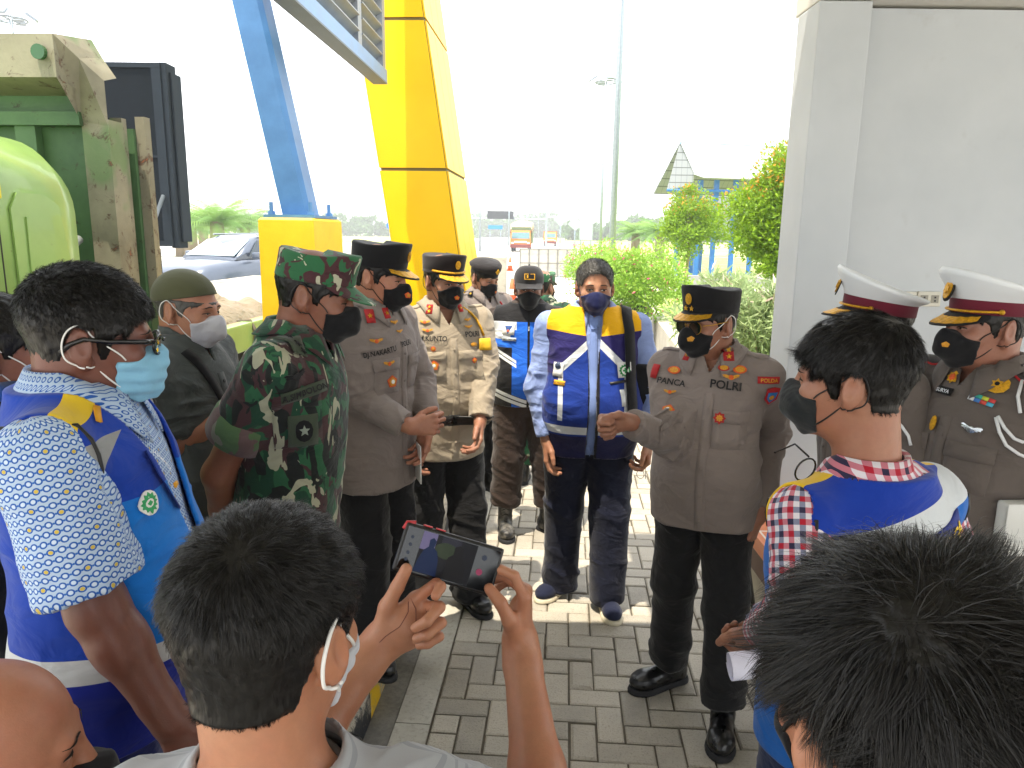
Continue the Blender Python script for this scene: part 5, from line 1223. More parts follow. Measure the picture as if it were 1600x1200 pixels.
    def eyes(s, brow='#15100d', open_=1.0, lookx=0., parts=(1, -1)):
        hl = s.headl
        EW = plain('eye_white', '#cfc7bd', .25); EI = plain('iris', '#1a0f0a', .12); EB = plain('brow_'+brow.strip('#'), brow, .9)
        def proj(p, off):
            p = A3(p)[None]
            lo_, hi_ = -.14, -.03                            # march along +y
            ys = np.linspace(lo_, hi_, 120); Q = np.repeat(p, 120, 0); Q[:, 1] = ys; D = hl(Q); i = int(np.argmax(D < 0)); return s.hw((Q[0, 0], ys[i]-off, Q[0, 2]))
        for q in parts:
            ex, ez = q*.031, -.001; b = MB(); n = 14
            al = [(ex+.0145*cos(t), ez+(.0052*open_ if sin(t) > 0 else .0040*open_)*sin(t)*(1-.25*cos(t)**2)) for t in [2*pi*i/n for i in range(n)]]
            b.add([proj((ex, 0, ez), .0012)]+[proj((x, 0, z), .0008) for x, z in al], [(0, 1+i, 1+(i+1) % n) for i in range(n)]); e = s.pmb(b, 'eye', EW, True)
            b = MB(); ci = ex+lookx; R_ = .0056
            c2 = [(ci+R_*cos(t), max(min(ez+R_*sin(t), ez+.0048*open_), ez-.0036*open_)) for t in [2*pi*i/12 for i in range(12)]]
            b.add([proj((ci, 0, ez), .0020)]+[proj((x, 0, z), .0016) for x, z in c2], [(0, 1+i, 1+(i+1) % 12) for i in range(12)]); s.pmb(b, 'iris', EI, True, e)
            b = MB(); up = [(ex+.0165*cos(t), ez+.0060*open_*sin(t)) for t in [pi*i/10 for i in range(11)]]; P = []
            for j, (x, z) in enumerate(up): th_ = .0011+.0009*sin(pi*j/10); P += [proj((x, 0, z+th_), .0018), proj((x, 0, z-th_*.6), .0022)]
            b.grid(P, 11, 2); s.pmb(b, 'eyelid', EB, True, e)
            b = MB(); P = []
            for j in range(12):
                u = j/11; x = q*(.014+.036*u); z = .0185+.0055*sin(pi*(u*.8+.1))-.004*u; th_ = (.0042*(1-u)**.4+.0006)*(.6+.4*min(1, u*6)); P += [proj((x, 0, z+th_*.5), .0018), proj((x, 0, z), .0030), proj((x, 0, z-th_*.5), .0018)]
            b.grid(P, 12, 3); s.pmb(b, 'eyebrow', EB, True)
    def hair(s, mat, thick=.010, front=.058, side=-.005, nape=-.055, h=.0035, vol=0., seed=2, cut_top=None, fringe=0., sideburn=-.03):
        ear = [(-.12, front), (-.085, front-.006), (-.068, front*.82), (-.058, .028), (-.036, .010), (-.026, sideburn), (-.012, sideburn), (-.004, .022), (.028, .026), (.038, -.005), (.046, nape*.8), (.13, nape-.004)]
        ys = [p[0] for p in ear]; zs = [p[1] for p in ear]; cr = ell((0, .014, .028), (.077, .097, .087)); nk = cap((0, .02, -.03), (0, .03, -.09), .060, .058); lf = ell((0, -.030, -.0), (.066, .062, .075))
        def f(P):
            z = P[:, 2]; y = P[:, 1]; th = thick*np.clip((z+.03)/.09, .25, 1)+vol*np.clip((z-.05)/.06, 0, 1)
            d = smin(smin(cr(P), nk(P), .03), lf(P), .02)-th; line = np.interp(y, ys, zs)-(.02*np.clip((np.abs(P[:, 0])-.045)/.03, 0, 1))*(y < -.05)
            d = np.maximum(d, (line-z)*.75)
            if cut_top is not None: d = np.maximum(d, z-cut_top)
            return d
        fw = framed(lambda P: f(P/s.hs)*s.hs, s.Rh, s.hc); c = s.hc; r = .15*s.hs
        V, F = surface(fw, tuple(c[i]-r for i in range(3)), tuple(c[i]+r for i in range(3)), h); N = vnormals(V, F)
        Vl = ((V-A3(s.hc)) @ np.array(s.Rh))/s.hs
        d = .0028*(1-np.abs(noise(Vl*np.array([75, 30, 30]), seed)))+.002*fbm(Vl*110, seed+1)-.0018
        V = V+N*d[:, None]; o = s.part('hair', V, F, mat); s.hairV = (V, F); return o
    def strands(s, mat, n, length, whorl=(.01, .075, .085), width=.0006, seed=1, lift=.25, front_len=1.0, parent=None, short_z=.0, keep=None, segs=5, grav=.4, name='hair_strands', part_side=None, chaos=.25, sidelen=.4, clump=0., csize=.009):
        r = np.random.default_rng(seed); V, F = s.hairV; a = V[F[:, 0]]; b = V[F[:, 1]]; c = V[F[:, 2]]; d = V[F[:, 3]]
        ar = np.linalg.norm(np.cross(c-a, d-b), axis=1); fi = r.choice(len(F), size=n, p=ar/ar.sum()); u = r.random((n, 1)); v = r.random((n, 1))
        P = (a[fi]*(1-u)+b[fi]*u)*(1-v)+(d[fi]*(1-u)+c[fi]*u)*v; N = np.cross(c-a, d-b)[fi]; N /= np.linalg.norm(N, axis=1, keepdims=True)
        R = np.array(s.Rh); Pl = ((P-A3(s.hc)) @ R)/s.hs; Nl = N @ R
        ok = (Pl[:, 2] > -.075) & ((Pl*Nl).sum(1) > -.02)
        if keep is not None: ok &= keep(Pl)
        Pl = Pl[ok]; Nl = Nl[ok]; n = len(Pl)
        w_ = np.array(whorl); t = Pl-w_; t -= (t*Nl).sum(1, keepdims=True)*Nl; sw = np.cross(Nl, t); t = t+.35*sw*np.exp(-np.linalg.norm(Pl-w_, axis=1, keepdims=True)/.05); t /= np.maximum(np.linalg.norm(t, axis=1, keepdims=True), 1e-6)
        dn = np.array([0, 0, -1.])*np.ones((n, 1)); g = grav*np.clip((.06-Pl[:, 2:3])/.08, 0, 1); t = t*(1-g)+dn*g
        cl = np.stack([fbm(Pl*28, seed+5), fbm(Pl*28, seed+6), fbm(Pl*28, seed+7)], 1)*1.1; t = t+cl*chaos*1.6+r.normal(size=t.shape)*chaos*.5; t -= (t*Nl).sum(1, keepdims=True)*Nl*.8; t /= np.linalg.norm(t, axis=1, keepdims=True)
        lf = np.clip((Pl[:, 2]-short_z)/.06, 0, 1); ln = length*(sidelen+(1-sidelen)*lf)*(.65+.6*r.random(n))
        ln = ln*np.where(Pl[:, 1] < -.05, front_len, 1)
        pts = [Pl-Nl*.002]; dirv = t*(1-lift)+Nl*(lift*(.5+lf[:, None]))+r.normal(size=t.shape)*.08; dirv /= np.linalg.norm(dirv, axis=1, keepdims=True)
        for i in range(segs):
            dirv = dirv-Nl*(lift*1.5/segs)+dn*.05*1.0; dirv /= np.linalg.norm(dirv, axis=1, keepdims=True); pts.append(pts[-1]+dirv*(ln/segs)[:, None])
        if clump:                                             # strands lean towards a leader, which makes tufts
            J = Pl+np.stack([fbm(Pl*60, seed+31), fbm(Pl*60, seed+32), fbm(Pl*60, seed+33)], 1)*.012; key = np.floor(J/csize).astype(np.int64); key = key[:, 0]*73856093 ^ key[:, 1]*19349663 ^ key[:, 2]*83492791
            _, first, inv_ = np.unique(key, return_index=True, return_inverse=True); g_ = first[inv_.ravel()]
            for i in range(1, len(pts)): c_ = clump*(i/segs)**1.2; pts[i] = pts[i]*(1-c_)+(pts[i][g_]+(pts[0]-pts[0][g_])*.25)*c_
        sd = np.cross(t, Nl); sd += r.normal(size=sd.shape)*.5; sd /= np.linalg.norm(sd, axis=1, keepdims=True); W = width*(.6+.7*r.random((n, 1)))
        VV = []
        for i, p in enumerate(pts): ww = W*(1-.85*(i/segs)**2)*.5; VV += [p+sd*ww, p-sd*ww]
        VV = np.stack(VV, 1).reshape(-1, 3)*s.hs @ R.T+A3(s.hc); m_ = 2*(segs+1); base = (np.arange(n)*m_)[:, None, None]
        q = np.array([[2*i, 2*i+1, 2*i+3, 2*i+2] for i in range(segs)])[None]; F = (base+q).reshape(-1, 4)
        return s.part(name, VV, F, mat, parent=parent, smooth=True)
    # decals on cloth ----------------------------------------------------
    def proj(s, frame, a, b, off, bv=None):
        o, r_, u, n = frame[:4]; dd = frame[4] if len(frame) > 4 else .35; p = o+r_*a+u*b+n*dd; hit = (bv or s.bv).ray_cast(p, -n, dd*2+.1)
        if hit[0] is None: h2 = (bv or s.bv).find_nearest(o+r_*a+u*b); return h2[0]+n*off
        return hit[0]+(n*.6+hit[1]*.4 if hit[1].dot(n) > 0 else n)*off
    def fpx(s, px, py, rot=0, flat=.35, bv=None):
        """decal frame where the sight line through a photo pixel meets the cloth"""
        O = s.Mi @ Vector((0, 0, HC)); D = (s.Mi.to_3x3() @ ray(px, py)).normalized(); hit = (bv or s.bv).ray_cast(O, D, 20)
        if hit[0] is None:
            print('fpx miss', s.label[:30], px, py); t = -O.y/D.y if abs(D.y) > 1e-6 else 1; hit = (bv or s.bv).find_nearest(O+D*max(t, .1))
        n = hit[1].copy()
        if n.dot(D) > 0: n = -n
        n = Vector((n.x, n.y, n.z*flat)).normalized(); r_ = Vector((0, 0, 1)).cross(n).normalized(); u = n.cross(r_); c, q = cos(radians(rot)), sin(radians(rot))
        return (hit[0].copy(), r_*c+u*q, u*c-r_*q, n, .07)
    def belt(s, z, h, mat, name='belt', n=56, off=.004, tilt=0.):
        V = []; rows = 4
        for i in range(n+1):
            a = 2*pi*i/n; d = Vector((sin(a), -cos(a), 0))
            for j in range(rows):
                zz = z+h*(j/(rows-1)-.5)+tilt*sin(a); c = Vector((0, s.ly(zz)-s.belly*.4, zz)); hit = s.bv.ray_cast(c+d*.6, -d, .6)
                q = hit[0] if hit[0] is not None else c+d*.17
                r_ = (q-c).length; V.append((c, d, r_))
        # smooth the radius so the belt bridges folds
        R_ = np.array([v[2] for v in V]).reshape(n+1, rows); R_ = np.maximum(R_, R_.mean(1, keepdims=True))
        for _ in range(3): R_ = np.maximum(R_, (np.roll(R_, 1, 0)+np.roll(R_, -1, 0))/2)
        P = [V[i*rows+j][0]+V[i*rows+j][1]*(R_[i, j]+(off if 0 < j < rows-1 else off)) for i in range(n+1) for j in range(rows)]
        o = MB().grid(P, n+1, rows).build(name, mat, s.last if name != 'belt' else s.o, True); md = o.modifiers.new('s', 'SOLIDIFY'); md.thickness = .004; md.offset = 1; return o
    def piping(s, mat, r=.0042, x=None, parent=None):
        """bound edge running over each armhole of the last garment"""
        for q in (1, -1):
            S = s.sh[q]; xx = (x if x is not None else abs(S.x)+.004)*q; c = Vector((xx, .012, S.z-.075*s.k)); pts = []
            for i in range(23):
                a = radians(-35+250*i/22); d = Vector((0, -cos(a), sin(a))); hit = s.bv.ray_cast(c+d*.22, -d, .16)
                if hit[0] is not None: pts.append(hit[0]+d*.001)
            if len(pts) > 4: s.pmb(MB().tube(pts, r, 6), 'armhole_piping', mat, True, parent or s.last)
    def fr(s, x, z, side='front', y=0, rot=0):
        """decal frame at (x, z) seen from front/back/left/right"""
        r_, u, n = {'front': ((1, 0, 0), (0, 0, 1), (0, -1, 0)), 'back': ((-1, 0, 0), (0, 0, 1), (0, 1, 0)), 'left': ((0, 1, 0), (0, 0, 1), (1, 0, 0)), 'right': ((0, -1, 0), (0, 0, 1), (-1, 0, 0))}[side]
        r_, u, n = Vector(r_), Vector(u), Vector(n); c, s_ = cos(radians(rot)), sin(radians(rot)); R_, U_ = r_*c+u*s_, u*c-r_*s_
        o = Vector((x, y, z)) if side in ('front', 'back') else Vector((0, y, z))
        return (o, R_, U_, n)
    def patch(s, name, frame, w_, h_, mat, off=.003, nu=9, nv=7, parent=None, bv=None, shape=None, skirt=True):
        P = []; 
        for i in range(nu):
            for j in range(nv):
                a, b = (i/(nu-1)-.5)*w_, (j/(nv-1)-.5)*h_
                if shape: a, b = shape(a, b)
                edge = i in (0, nu-1) or j in (0, nv-1); P.append(s.proj(frame, a, b, (off-.0035 if edge and skirt else off), bv))
        if skirt:                                            # pull the ring inside the edge out to the edge for a crisp border
            for i in range(nu):
                for j in range(nv):
                    ii = min(max(i, 1), nu-2); jj = min(max(j, 1), nv-2)
                    if (ii, jj) == (i, j) and (i in (1, nu-2) or j in (1, nv-2)):
                        a = ((0 if i == 1 else nu-1 if i == nu-2 else i)/(nu-1)-.5)*w_*.985; b = ((0 if j == 1 else nv-1 if j == nv-2 else j)/(nv-1)-.5)*h_*.985
                        if shape: a, b = shape(a, b)
                        P[i*nv+j] = s.proj(frame, a, b, off, bv)
        return MB().grid(P, nu, nv).build(name, mat, parent or s.last, True)
    def shape(s, name, frame, pts, mat, off=.0045, parent=None, bv=None):
        """star-shaped outline pts (2-D) laid on the cloth"""
        n = len(pts); c = (sum(p[0] for p in pts)/n, sum(p[1] for p in pts)/n); b = MB()
        V = [s.proj(frame, c[0], c[1], off+.001, bv)]+[s.proj(frame, c[0]+(x-c[0])*.55, c[1]+(y-c[1])*.55, off+.0006, bv) for x, y in pts]+[s.proj(frame, x, y, off, bv) for x, y in pts]+[s.proj(frame, x, y, off-.003, bv) for x, y in pts]
        F = [(0, 1+i, 1+(i+1) % n) for i in range(n)]+[(1+i, 1+n+i, 1+n+(i+1) % n, 1+(i+1) % n) for i in range(n)]+[(1+n+i, 1+2*n+i, 1+2*n+(i+1) % n, 1+n+(i+1) % n) for i in range(n)]
        return b.add(V, F).build(name, mat, parent or s.last, False)
    def text(s, name, frame, txt, size, mat, off=.005, parent=None, bv=None, bold=.012, sx=1.0):
        V, F = text_mesh(txt, bold); V = [(x*size*sx, y*size) for x, y in V]; cx = (min(v[0] for v in V)+max(v[0] for v in V))/2; cy = size*.34
        P = [s.proj(frame, x-cx, y-cy, off, bv) for x, y in V]; return mkobj(name, P, F, mat, parent or s.last)
def belly_(s): return s.belly*.6
def bvh(V, F): return BVHTree.FromPolygons([Vector(v) for v in V.tolist()], F.tolist())
_tm = {}
def text_mesh(txt, bold=.012):
    if (txt, bold) in _tm: return _tm[(txt, bold)]
    cu = bpy.data.curves.new('lettering', 'FONT'); cu.body = txt; cu.size = 1; cu.offset = bold; cu.resolution_u = 3; ob = bpy.data.objects.new('lettering', cu)
    me = ob.to_mesh(); V = [(v.co.x, v.co.y) for v in me.vertices]; F = [tuple(p.vertices) for p in me.polygons]; ob.to_mesh_clear(); bpy.data.objects.remove(ob); bpy.data.curves.remove(cu)
    _tm[(txt, bold)] = (V, F); return V, F
def star(n, r1, r2, cx=0, cy=0): return [(cx+(r1 if i % 2 == 0 else r2)*sin(pi*i/n), cy+(r1 if i % 2 == 0 else r2)*cos(pi*i/n)) for i in range(2*n)]
def poly(n, r, cx=0, cy=0, sx=1, sy=1, rot=0): return [(cx+r*sx*sin(2*pi*i/n+rot), cy+r*sy*cos(2*pi*i/n+rot)) for i in range(n)]
WING = [(0, .35), (.25, .30), (.45, .42), (.8, .5), (1, .35), (.85, .2), (.9, .05), (.65, .02), (.6, -.12), (.4, -.12), (.28, -.3), (0, -.45)]
def wings(s_, h=1.0): w_ = [(x*s_, y*s_*h) for x, y in WING]; return w_+[(-x, y) for x, y in w_[::-1][1:-1]]
# ------------------------------------------------------------------ headgear (built in the head frame)
GOLD = plain('gold_braid', '#c8951f', .35, .6, var=.3, scale=120, bump=.5); GOLDT = plain('gold_thread', '#c58a1e', .6, .1, var=.25, scale=200); BLK = cloth('cap_black', '#0f0f12', wr=.1, weave=600); REDC = plain('red_cloth', '#a3191d', .8); ORC = plain('orange_thread', '#c8541c', .7, var=.25, scale=150)
SILV = plain('silver', '#b9bdc0', .25, .9); WHT = plain('white_cloth', '#dcdcda', .8)
def hmb(s, mb, name, mat, smooth=True, parent=None):
    mb.v = [tuple(s.hw(v)) for v in mb.v]; return mb.build(name, mat, parent or s.o, smooth)
def visor(s, mat, parent, rx=.086, ry=.104, cy=.008, z=.040, length=.060, droop=.55, ang=62, trim=None, cur=.35, name='visor', th=.0035, zc=0.):
    n = 25; m_ = 7; P = []; Pb = []
    for i in range(n):
        a = radians(-ang+2*ang*i/(n-1)); w_ = cos(a/radians(ang)*pi/2)**.7 if abs(a) < radians(ang)-1e-4 else 0
        for j in range(m_):
            t = j/(m_-1); r_ = t*length*w_; x = sin(a)*rx+sin(a)*.35*r_; y = cy-cos(a)*ry-r_*(.65+.35*cos(a)); zz = z-droop*r_*(1-.25*t)-cur*(x*x)*4*t+zc*sin(a)**2
            P.append((x, y, zz)); Pb.append((x, y, zz-th))
    b = MB(); b.grid([Vector(p) for p in P], n, m_); b.grid([Vector(p) for p in Pb][::-1], n, m_)
    rim = [i*m_+m_-1 for i in range(n)]; b.loft([[Vector(P[i]) for i in rim], [Vector(Pb[i]) for i in rim]], closed=False, cap=(False, False))
    o = hmb(s, b, name, mat, True, parent)
    if trim:                                                  # embroidered border on top of the visor
        for t0, t1, amt in trim:
            b = MB(); Q = []
            for i in range(2, n-2):
                for t in (t0, (t0+t1)/2, t1): jf = t*(m_-1); j = min(int(jf), m_-2); f_ = jf-j; p = [P[i*m_+j][k]*(1-f_)+P[i*m_+j+1][k]*f_ for k in range(3)]; Q.append(Vector((p[0], p[1], p[2]+.0018+amt*(.5+.5*sin(i*2.3)))))
            b.grid(Q, n-4, 3); hmb(s, b, 'braid', GOLD, False, o)
    return o
def kepi(s, mat, z0=.040, h=.085, vis=BLK, flare=1.06, trim=((.25, .95, .002),), tilt=.10, stars=False, cord=False, crest=True, camo=False, vlen=.058, name='peaked_cap', front=.014):
    zf0 = lambda x, y: -y*.010; zf1 = lambda x, y: -y*front-(.010*abs(x)**3)
    rx, ry, cy = .0865, .1055, .010
    R_ = [ring_e((0, cy, z0-.004), rx*.97, ry*.97, 40, zf0, 2.1), ring_e((0, cy, z0), rx, ry, 40, zf0, 2.1), ring_e((0, cy, z0+h*.5), rx*(1+flare)/2*1.0, ry*(1+flare)/2, 40, zf1, 2.15), ring_e((0, cy, z0+h*.93), rx*flare, ry*flare, 40, zf1, 2.2), ring_e((0, cy, z0+h), rx*flare*.97, ry*flare*.97, 40, zf1, 2.2), ring_e((0, cy, z0+h-.003), rx*.7, ry*.7, 40, zf1), ring_e((0, cy, z0+h-.006), rx*.15, ry*.15, 40, zf1)]
    o = hmb(s, MB().loft(R_, cap=(False, True)), name, mat, True)
    visor(s, vis, o, rx*1.0, ry*1.0, cy, z0+.006, vlen, trim=None if camo else trim)
    band = MB().loft([ring_e((0, cy, z0+a), rx*1.012, ry*1.012, 40, zf0, 2.1) for a in (.0, .018)], cap=(False, False)); hmb(s, band, 'cap_band', mat, True, o)
    def onfront(z, off=.003): return cy-ry*(1+(flare-1)*((z-z0)/h))*1.0-off
    if crest:
        b = MB(); zc = z0+h*.62; y = onfront(zc)
        b.prism([Vector((x, y, zc+q)) for x, q in poly(12, .017, 0, 0, .8, 1.15)], (0, -1, 0), .003); b.prism([Vector((x, y-.0032, zc+q)) for x, q in star(5, .010, .005)], (0, -1, 0), .002); hmb(s, b, 'crest', GOLD, False, o)
    if stars:
        b = MB()
        for x0 in (-.013, .013): zc = z0+h*.25; b.prism([Vector((x+x0, onfront(zc)-.001, zc+q)) for x, q in star(5, .010, .0045)], (0, -1, 0), .003)
        hmb(s, b, 'rank_star', GOLD, False, o)
    if cord:
        pts = [Vector((sin(a)*rx*1.03, cy-cos(a)*ry*1.03, z0+.014)) for a in [radians(-70+140*i/20) for i in range(21)]]; hmb(s, MB().tube(pts, .006, 8, flat=.9), 'chin_cord', GOLD, True, o)
    return o
def service_cap(s, name='white_peaked_cap'):
    rx, ry, cy = .0865, .1055, .010; z0 = .038; W_ = Mat('cap_white', '#d8dcdf', .5); W_.xyz(); W_.bump(W_.noise(40, 2), .1, .003); M_ = cloth('maroon_band', '#5b1526', wr=.05)
    sl = lambda a, b: (lambda x, y: a*(-y)+b*(y*y))
    R_ = [ring_e((0, cy, z0+.034), rx*1.0, ry*1.0, 44, sl(.008, 0)), ring_e((0, cy-.004, z0+.050), rx*1.16, ry*1.08, 44, sl(.02, 0)), ring_e((0, cy-.004, z0+.068), rx*1.38, ry*1.26, 44, sl(.034, .004)), ring_e((0, cy-.003, z0+.076), rx*1.43, ry*1.31, 44, sl(.038, .006)), ring_e((0, cy-.002, z0+.083), rx*1.38, ry*1.27, 44, sl(.040, .006)), ring_e((0, cy, z0+.083), rx*1.0, ry*1.0, 44, sl(.034, 0)), ring_e((0, cy, z0+.080), rx*.2, ry*.2, 44)]
    o = hmb(s, MB().loft(R_, cap=(False, True)), name, W_.m)
    hmb(s, MB().loft([ring_e((0, cy, z0+a), rx*b_, ry*b_, 44, sl(.006, 0)) for a, b_ in ((-.002, .99), (.0, 1.012), (.034, 1.018), (.037, .99))], cap=(False, False)), 'cap_band', M_, True, o)
    visor(s, BLK, o, rx, ry, cy, z0+.002, .056, trim=((.3, .95, .0015),), droop=.75)
    pts = [Vector((sin(a)*rx*1.05, cy-cos(a)*ry*1.05, z0+.010)) for a in [radians(-75+150*i/20) for i in range(21)]]; hmb(s, MB().tube(pts, .0062, 8, flat=.6), 'chin_strap', GOLD, True, o)
    for q in (-1, 1): hmb(s, sphere_mb((q*sin(radians(75))*rx*1.05, cy-cos(radians(75))*ry*1.05, z0+.010), .0075), 'strap_button', GOLD, True, o)
    b = MB(); y = cy-ry*1.10; T = Matrix.Translation((0, y-.006, z0+.066)) @ Matrix.Rotation(radians(-14), 4, 'X'); q = [T @ Vector((x, 0, z_)) for x, z_ in poly(16, .030, 0, 0, .72, 1.15)]; b.prism(q, (0, -1, 0), .003); e = hmb(s, b, 'badge_backing', BLK, False, o)
    b = MB(); b.prism([T @ Vector((x, -.0035, z_)) for x, z_ in poly(14, .024, 0, 0, .62, 1.1)], (0, -1, 0), .004); b.prism([T @ Vector((x, -.008, z_)) for x, z_ in star(6, .013, .008)], (0, -1, 0), .003); hmb(s, b, 'badge', GOLD, False, o); return o
def beret(s, mat, name='beret', side=1):
    rx, ry, cy = .085, .103, .010; z0 = .042
    R_ = [ring_e((0, cy, z0-.004), rx, ry, 40), ring_e((0, cy, z0+.012), rx*1.01, ry*1.01, 40), ring_e((side*.004, cy, z0+.026), rx*1.17, ry*1.12, 40, lambda x, y: side*-x*.006-.006*y), ring_e((side*.007, cy, z0+.048), rx*1.20, ry*1.14, 40, lambda x, y: -side*x*.014-.012*y), ring_e((side*.006, cy, z0+.066), rx*.98, ry*.95, 40, lambda x, y: -side*x*.014-.010*y), ring_e((side*.004, cy, z0+.074), rx*.4, ry*.4, 40)]
    o = hmb(s, MB().loft(R_, cap=(False, True)), name, mat); hmb(s, MB().loft([ring_e((0, cy, z0+a), rx*1.015, ry*1.015, 40) for a in (-.006, .010)], cap=(False, False)), 'beret_band', BLK, True, o)
    y = cy-ry*1.12; b = MB(); b.prism([Vector((x-.018*0, y-.004, z0+.040+q)) for x, q in star(4, .020, .013)], (0, -1, .2), .003); hmb(s, b, 'cap_badge', GOLD, False, o); return o
def baseball(s, mat, name='baseball_cap'):
    rx, ry, cy = .0865, .106, .012; z0 = .034; rs = [ring_e((0, cy, z0-.004), rx, ry, 40)]
    for i in range(8): t = i/8*pi/2; rs.append(ring_e((0, cy-.006*sin(t), z0+.02+.078*sin(t)), rx*(.02+1.0*cos(t)**.7), ry*(.02+.98*cos(t)**.7), 40, lambda x, y, t=t: -.012*y*sin(2*t)))
    o = hmb(s, MB().loft(rs, cap=(False, True)), name, mat); visor(s, mat, o, rx, ry, cy, z0+.004, .068, droop=.34, cur=.9, th=.004)
    hmb(s, sphere_mb((0, cy-.006, z0+.099), .006), 'cap_button', mat, True, o); y = cy-ry*.94; b = MB(); T = Matrix.Translation((0, y-.006, z0+.045)) @ Matrix.Rotation(radians(-22), 4, 'X')
    b.prism([T @ Vector(p) for p in ((-.030, 0, -.017), (.030, 0, -.017), (.030, 0, .017), (-.030, 0, .017))], (0, -1, 0), .002); e = hmb(s, b, 'badge_border', GOLD, False, o)
    b = MB(); b.prism([T @ Vector(p) for p in ((-.026, -.0023, -.013), (.026, -.0023, -.013), (.026, -.0023, .013), (-.026, -.0023, .013))], (0, -1, 0), .001); hmb(s, b, 'badge', BLK, False, o)
    b = MB()
    for x in (-.012, 0, .012): b.prism([T @ Vector((x+a_, -.0035, z_)) for a_, z_ in ((-.004, -.008), (.004, -.008), (.004, .008), (-.004, .008))], (0, -1, 0), .001); hmb(s, b, 'emblem', GOLD, False, o); return o
def skullcap(s, mat):
    cr = ell((0, .014, .028), (.077, .097, .087)); f = lambda P: np.maximum(cr(P)-.010, (.042-.55*P[:, 1]*1.0-P[:, 2])*.8)
    f = lambda P: np.maximum(cr(P)-(.009+.003*np.clip(P[:, 2]*10, 0, 1)), (.042-.28*(P[:, 1]+.02)-P[:, 2])*.9)
    fw = framed(lambda P: f(P/s.hs)*s.hs, s.Rh, s.hc); c = s.hc; V, F = surface(fw, tuple(c[i]-.15 for i in range(3)), tuple(c[i]+.15 for i in range(3)), .003); return s.part('skullcap', V, F, mat)
def crest_on_mask(s, col=None, dx=0., dz=-.045, r=.011, kind=5):
    """small round crest on the cloth mask"""
    hx = lambda v: s.hw(v); n = s.Rh @ Vector((0.0, -1, 0)); 
    fr_ = (s.hw((dx, -.0, dz)), s.Rh @ Vector((1, 0, 0)), s.Rh @ Vector((0, 0, 1)), n)
    r *= .82; s.shape('mask_crest', fr_, poly(5, r), col or ORC, .0025, s.masko, s.maskbv); s.shape('mask_star', fr_, star(kind, r*.7, r*.35), GOLDT, .0036, s.masko, s.maskbv)
# ------------------------------------------------------------------ the people
GREY = cloth('uniform_grey', '#7d736e', wr=.3); GREY2 = cloth('uniform_taupe', '#7f746e', wr=.3); BEIGE = cloth('uniform_beige', '#9a8e7c', wr=.3); BLKT = cloth('trouser_black', '#141416', wr=.35); BRN = cloth('trouser_brown', '#2f231d', wr=.4); NAVYT = cloth('jeans_navy', '#10152a', wr=.3, weave=1200)  # beige tone is the grey uniform with sunlight put into its colour
LEA = Mat('boot_leather', '#0c0c0d', .28, spec=.6); LEA.xyz(); n_ = LEA.noise(30, 4, .6); LEA.bump(n_, .35, .004); LEA.rough(n_*.35+.15); LEA = LEA.m
DUSTY = Mat('dusty_leather', '#2b2a29', .5); DUSTY.xyz(); n_ = DUSTY.noise(16, 4, .7); DUSTY.color(DUSTY.mix(DUSTY.ramp(n_, .45, .7), '#1b1b1c', '#6f6b64')); DUSTY.bump(n_, .4, .004); DUSTY = DUSTY.m
SOLE = plain('rubber_sole', '#17171a', .8); LACE = plain('lace_black', '#0b0b0b', .9); CREAM = plain('cream_sole', '#c9c0a8', .7); MB_ = cloth('mask_black', '#101013', wr=.05, weave=1500); HAIR = hairmat('hair_black', '#0c0a09'); HAIRG = hairmat('hair_greying', '#4b4946')
WHITEB = Mat('reflective_band', '#c9ccce', .35, .1); WHITEB.xyz(); WHITEB.bump(WHITEB.noise(60, 2), .2, .003); WHITEB = WHITEB.m; ZIP = plain('zip_black', '#0d0d0f', .5)
LETTER = plain('letter_black', '#18181a', .8); WLET = plain('letter_white', '#dfe3e8', .7); YLET = plain('letter_yellow', '#d7b51d', .7)
BLUEC = cloth('royal_blue', '#123fae', wr=.25)
def camo_pat(m):
    n1 = m.noise(8.5, 2, .55, 1.4, stretch=(1, 1, .62)); n2 = m.noise(10.5, 2, .55, 1.5, stretch=(1, 1, .55, 4.3)); n3 = m.noise(13, 2, .5, 1.8, stretch=(1, 1, .4, 9.1)); n4 = m.noise(12, 2, .5, 1.3, stretch=(1, 1, .6, 15.7))
    c = m.mix(n2 > .50, '#28573a', '#1a3d2c'); c = m.mix(n1 > .535, c, '#412a2c'); c = m.mix(n4 > .585, c, '#1a1d1c'); c = m.mix(n3 > .605, c, '#9c9c85'); return c
CAMO = cloth('camouflage', 'camo', wr=.3, pattern=camo_pat)
def camo2_pat(m):
    n1 = m.noise(11, 2, .55, 1.4); n2 = m.noise(13, 2, .55, 1.5, stretch=(1, 1, 1, 4.3)); n3 = m.noise(14, 2, .5, 1.8, stretch=(1, 1, .7, 9.1))
    c = m.mix(n2 > .53, '#2a5f3d', '#46292d'); c = m.mix(n1 > .60, c, '#3c2025'); return m.mix(n3 > .60, c, '#a9a892')
CAMOC = cloth('camouflage_cap', 'camo2', wr=.1, pattern=camo2_pat)
BOARD = plain('shoulder_board', '#2a2524', .7)

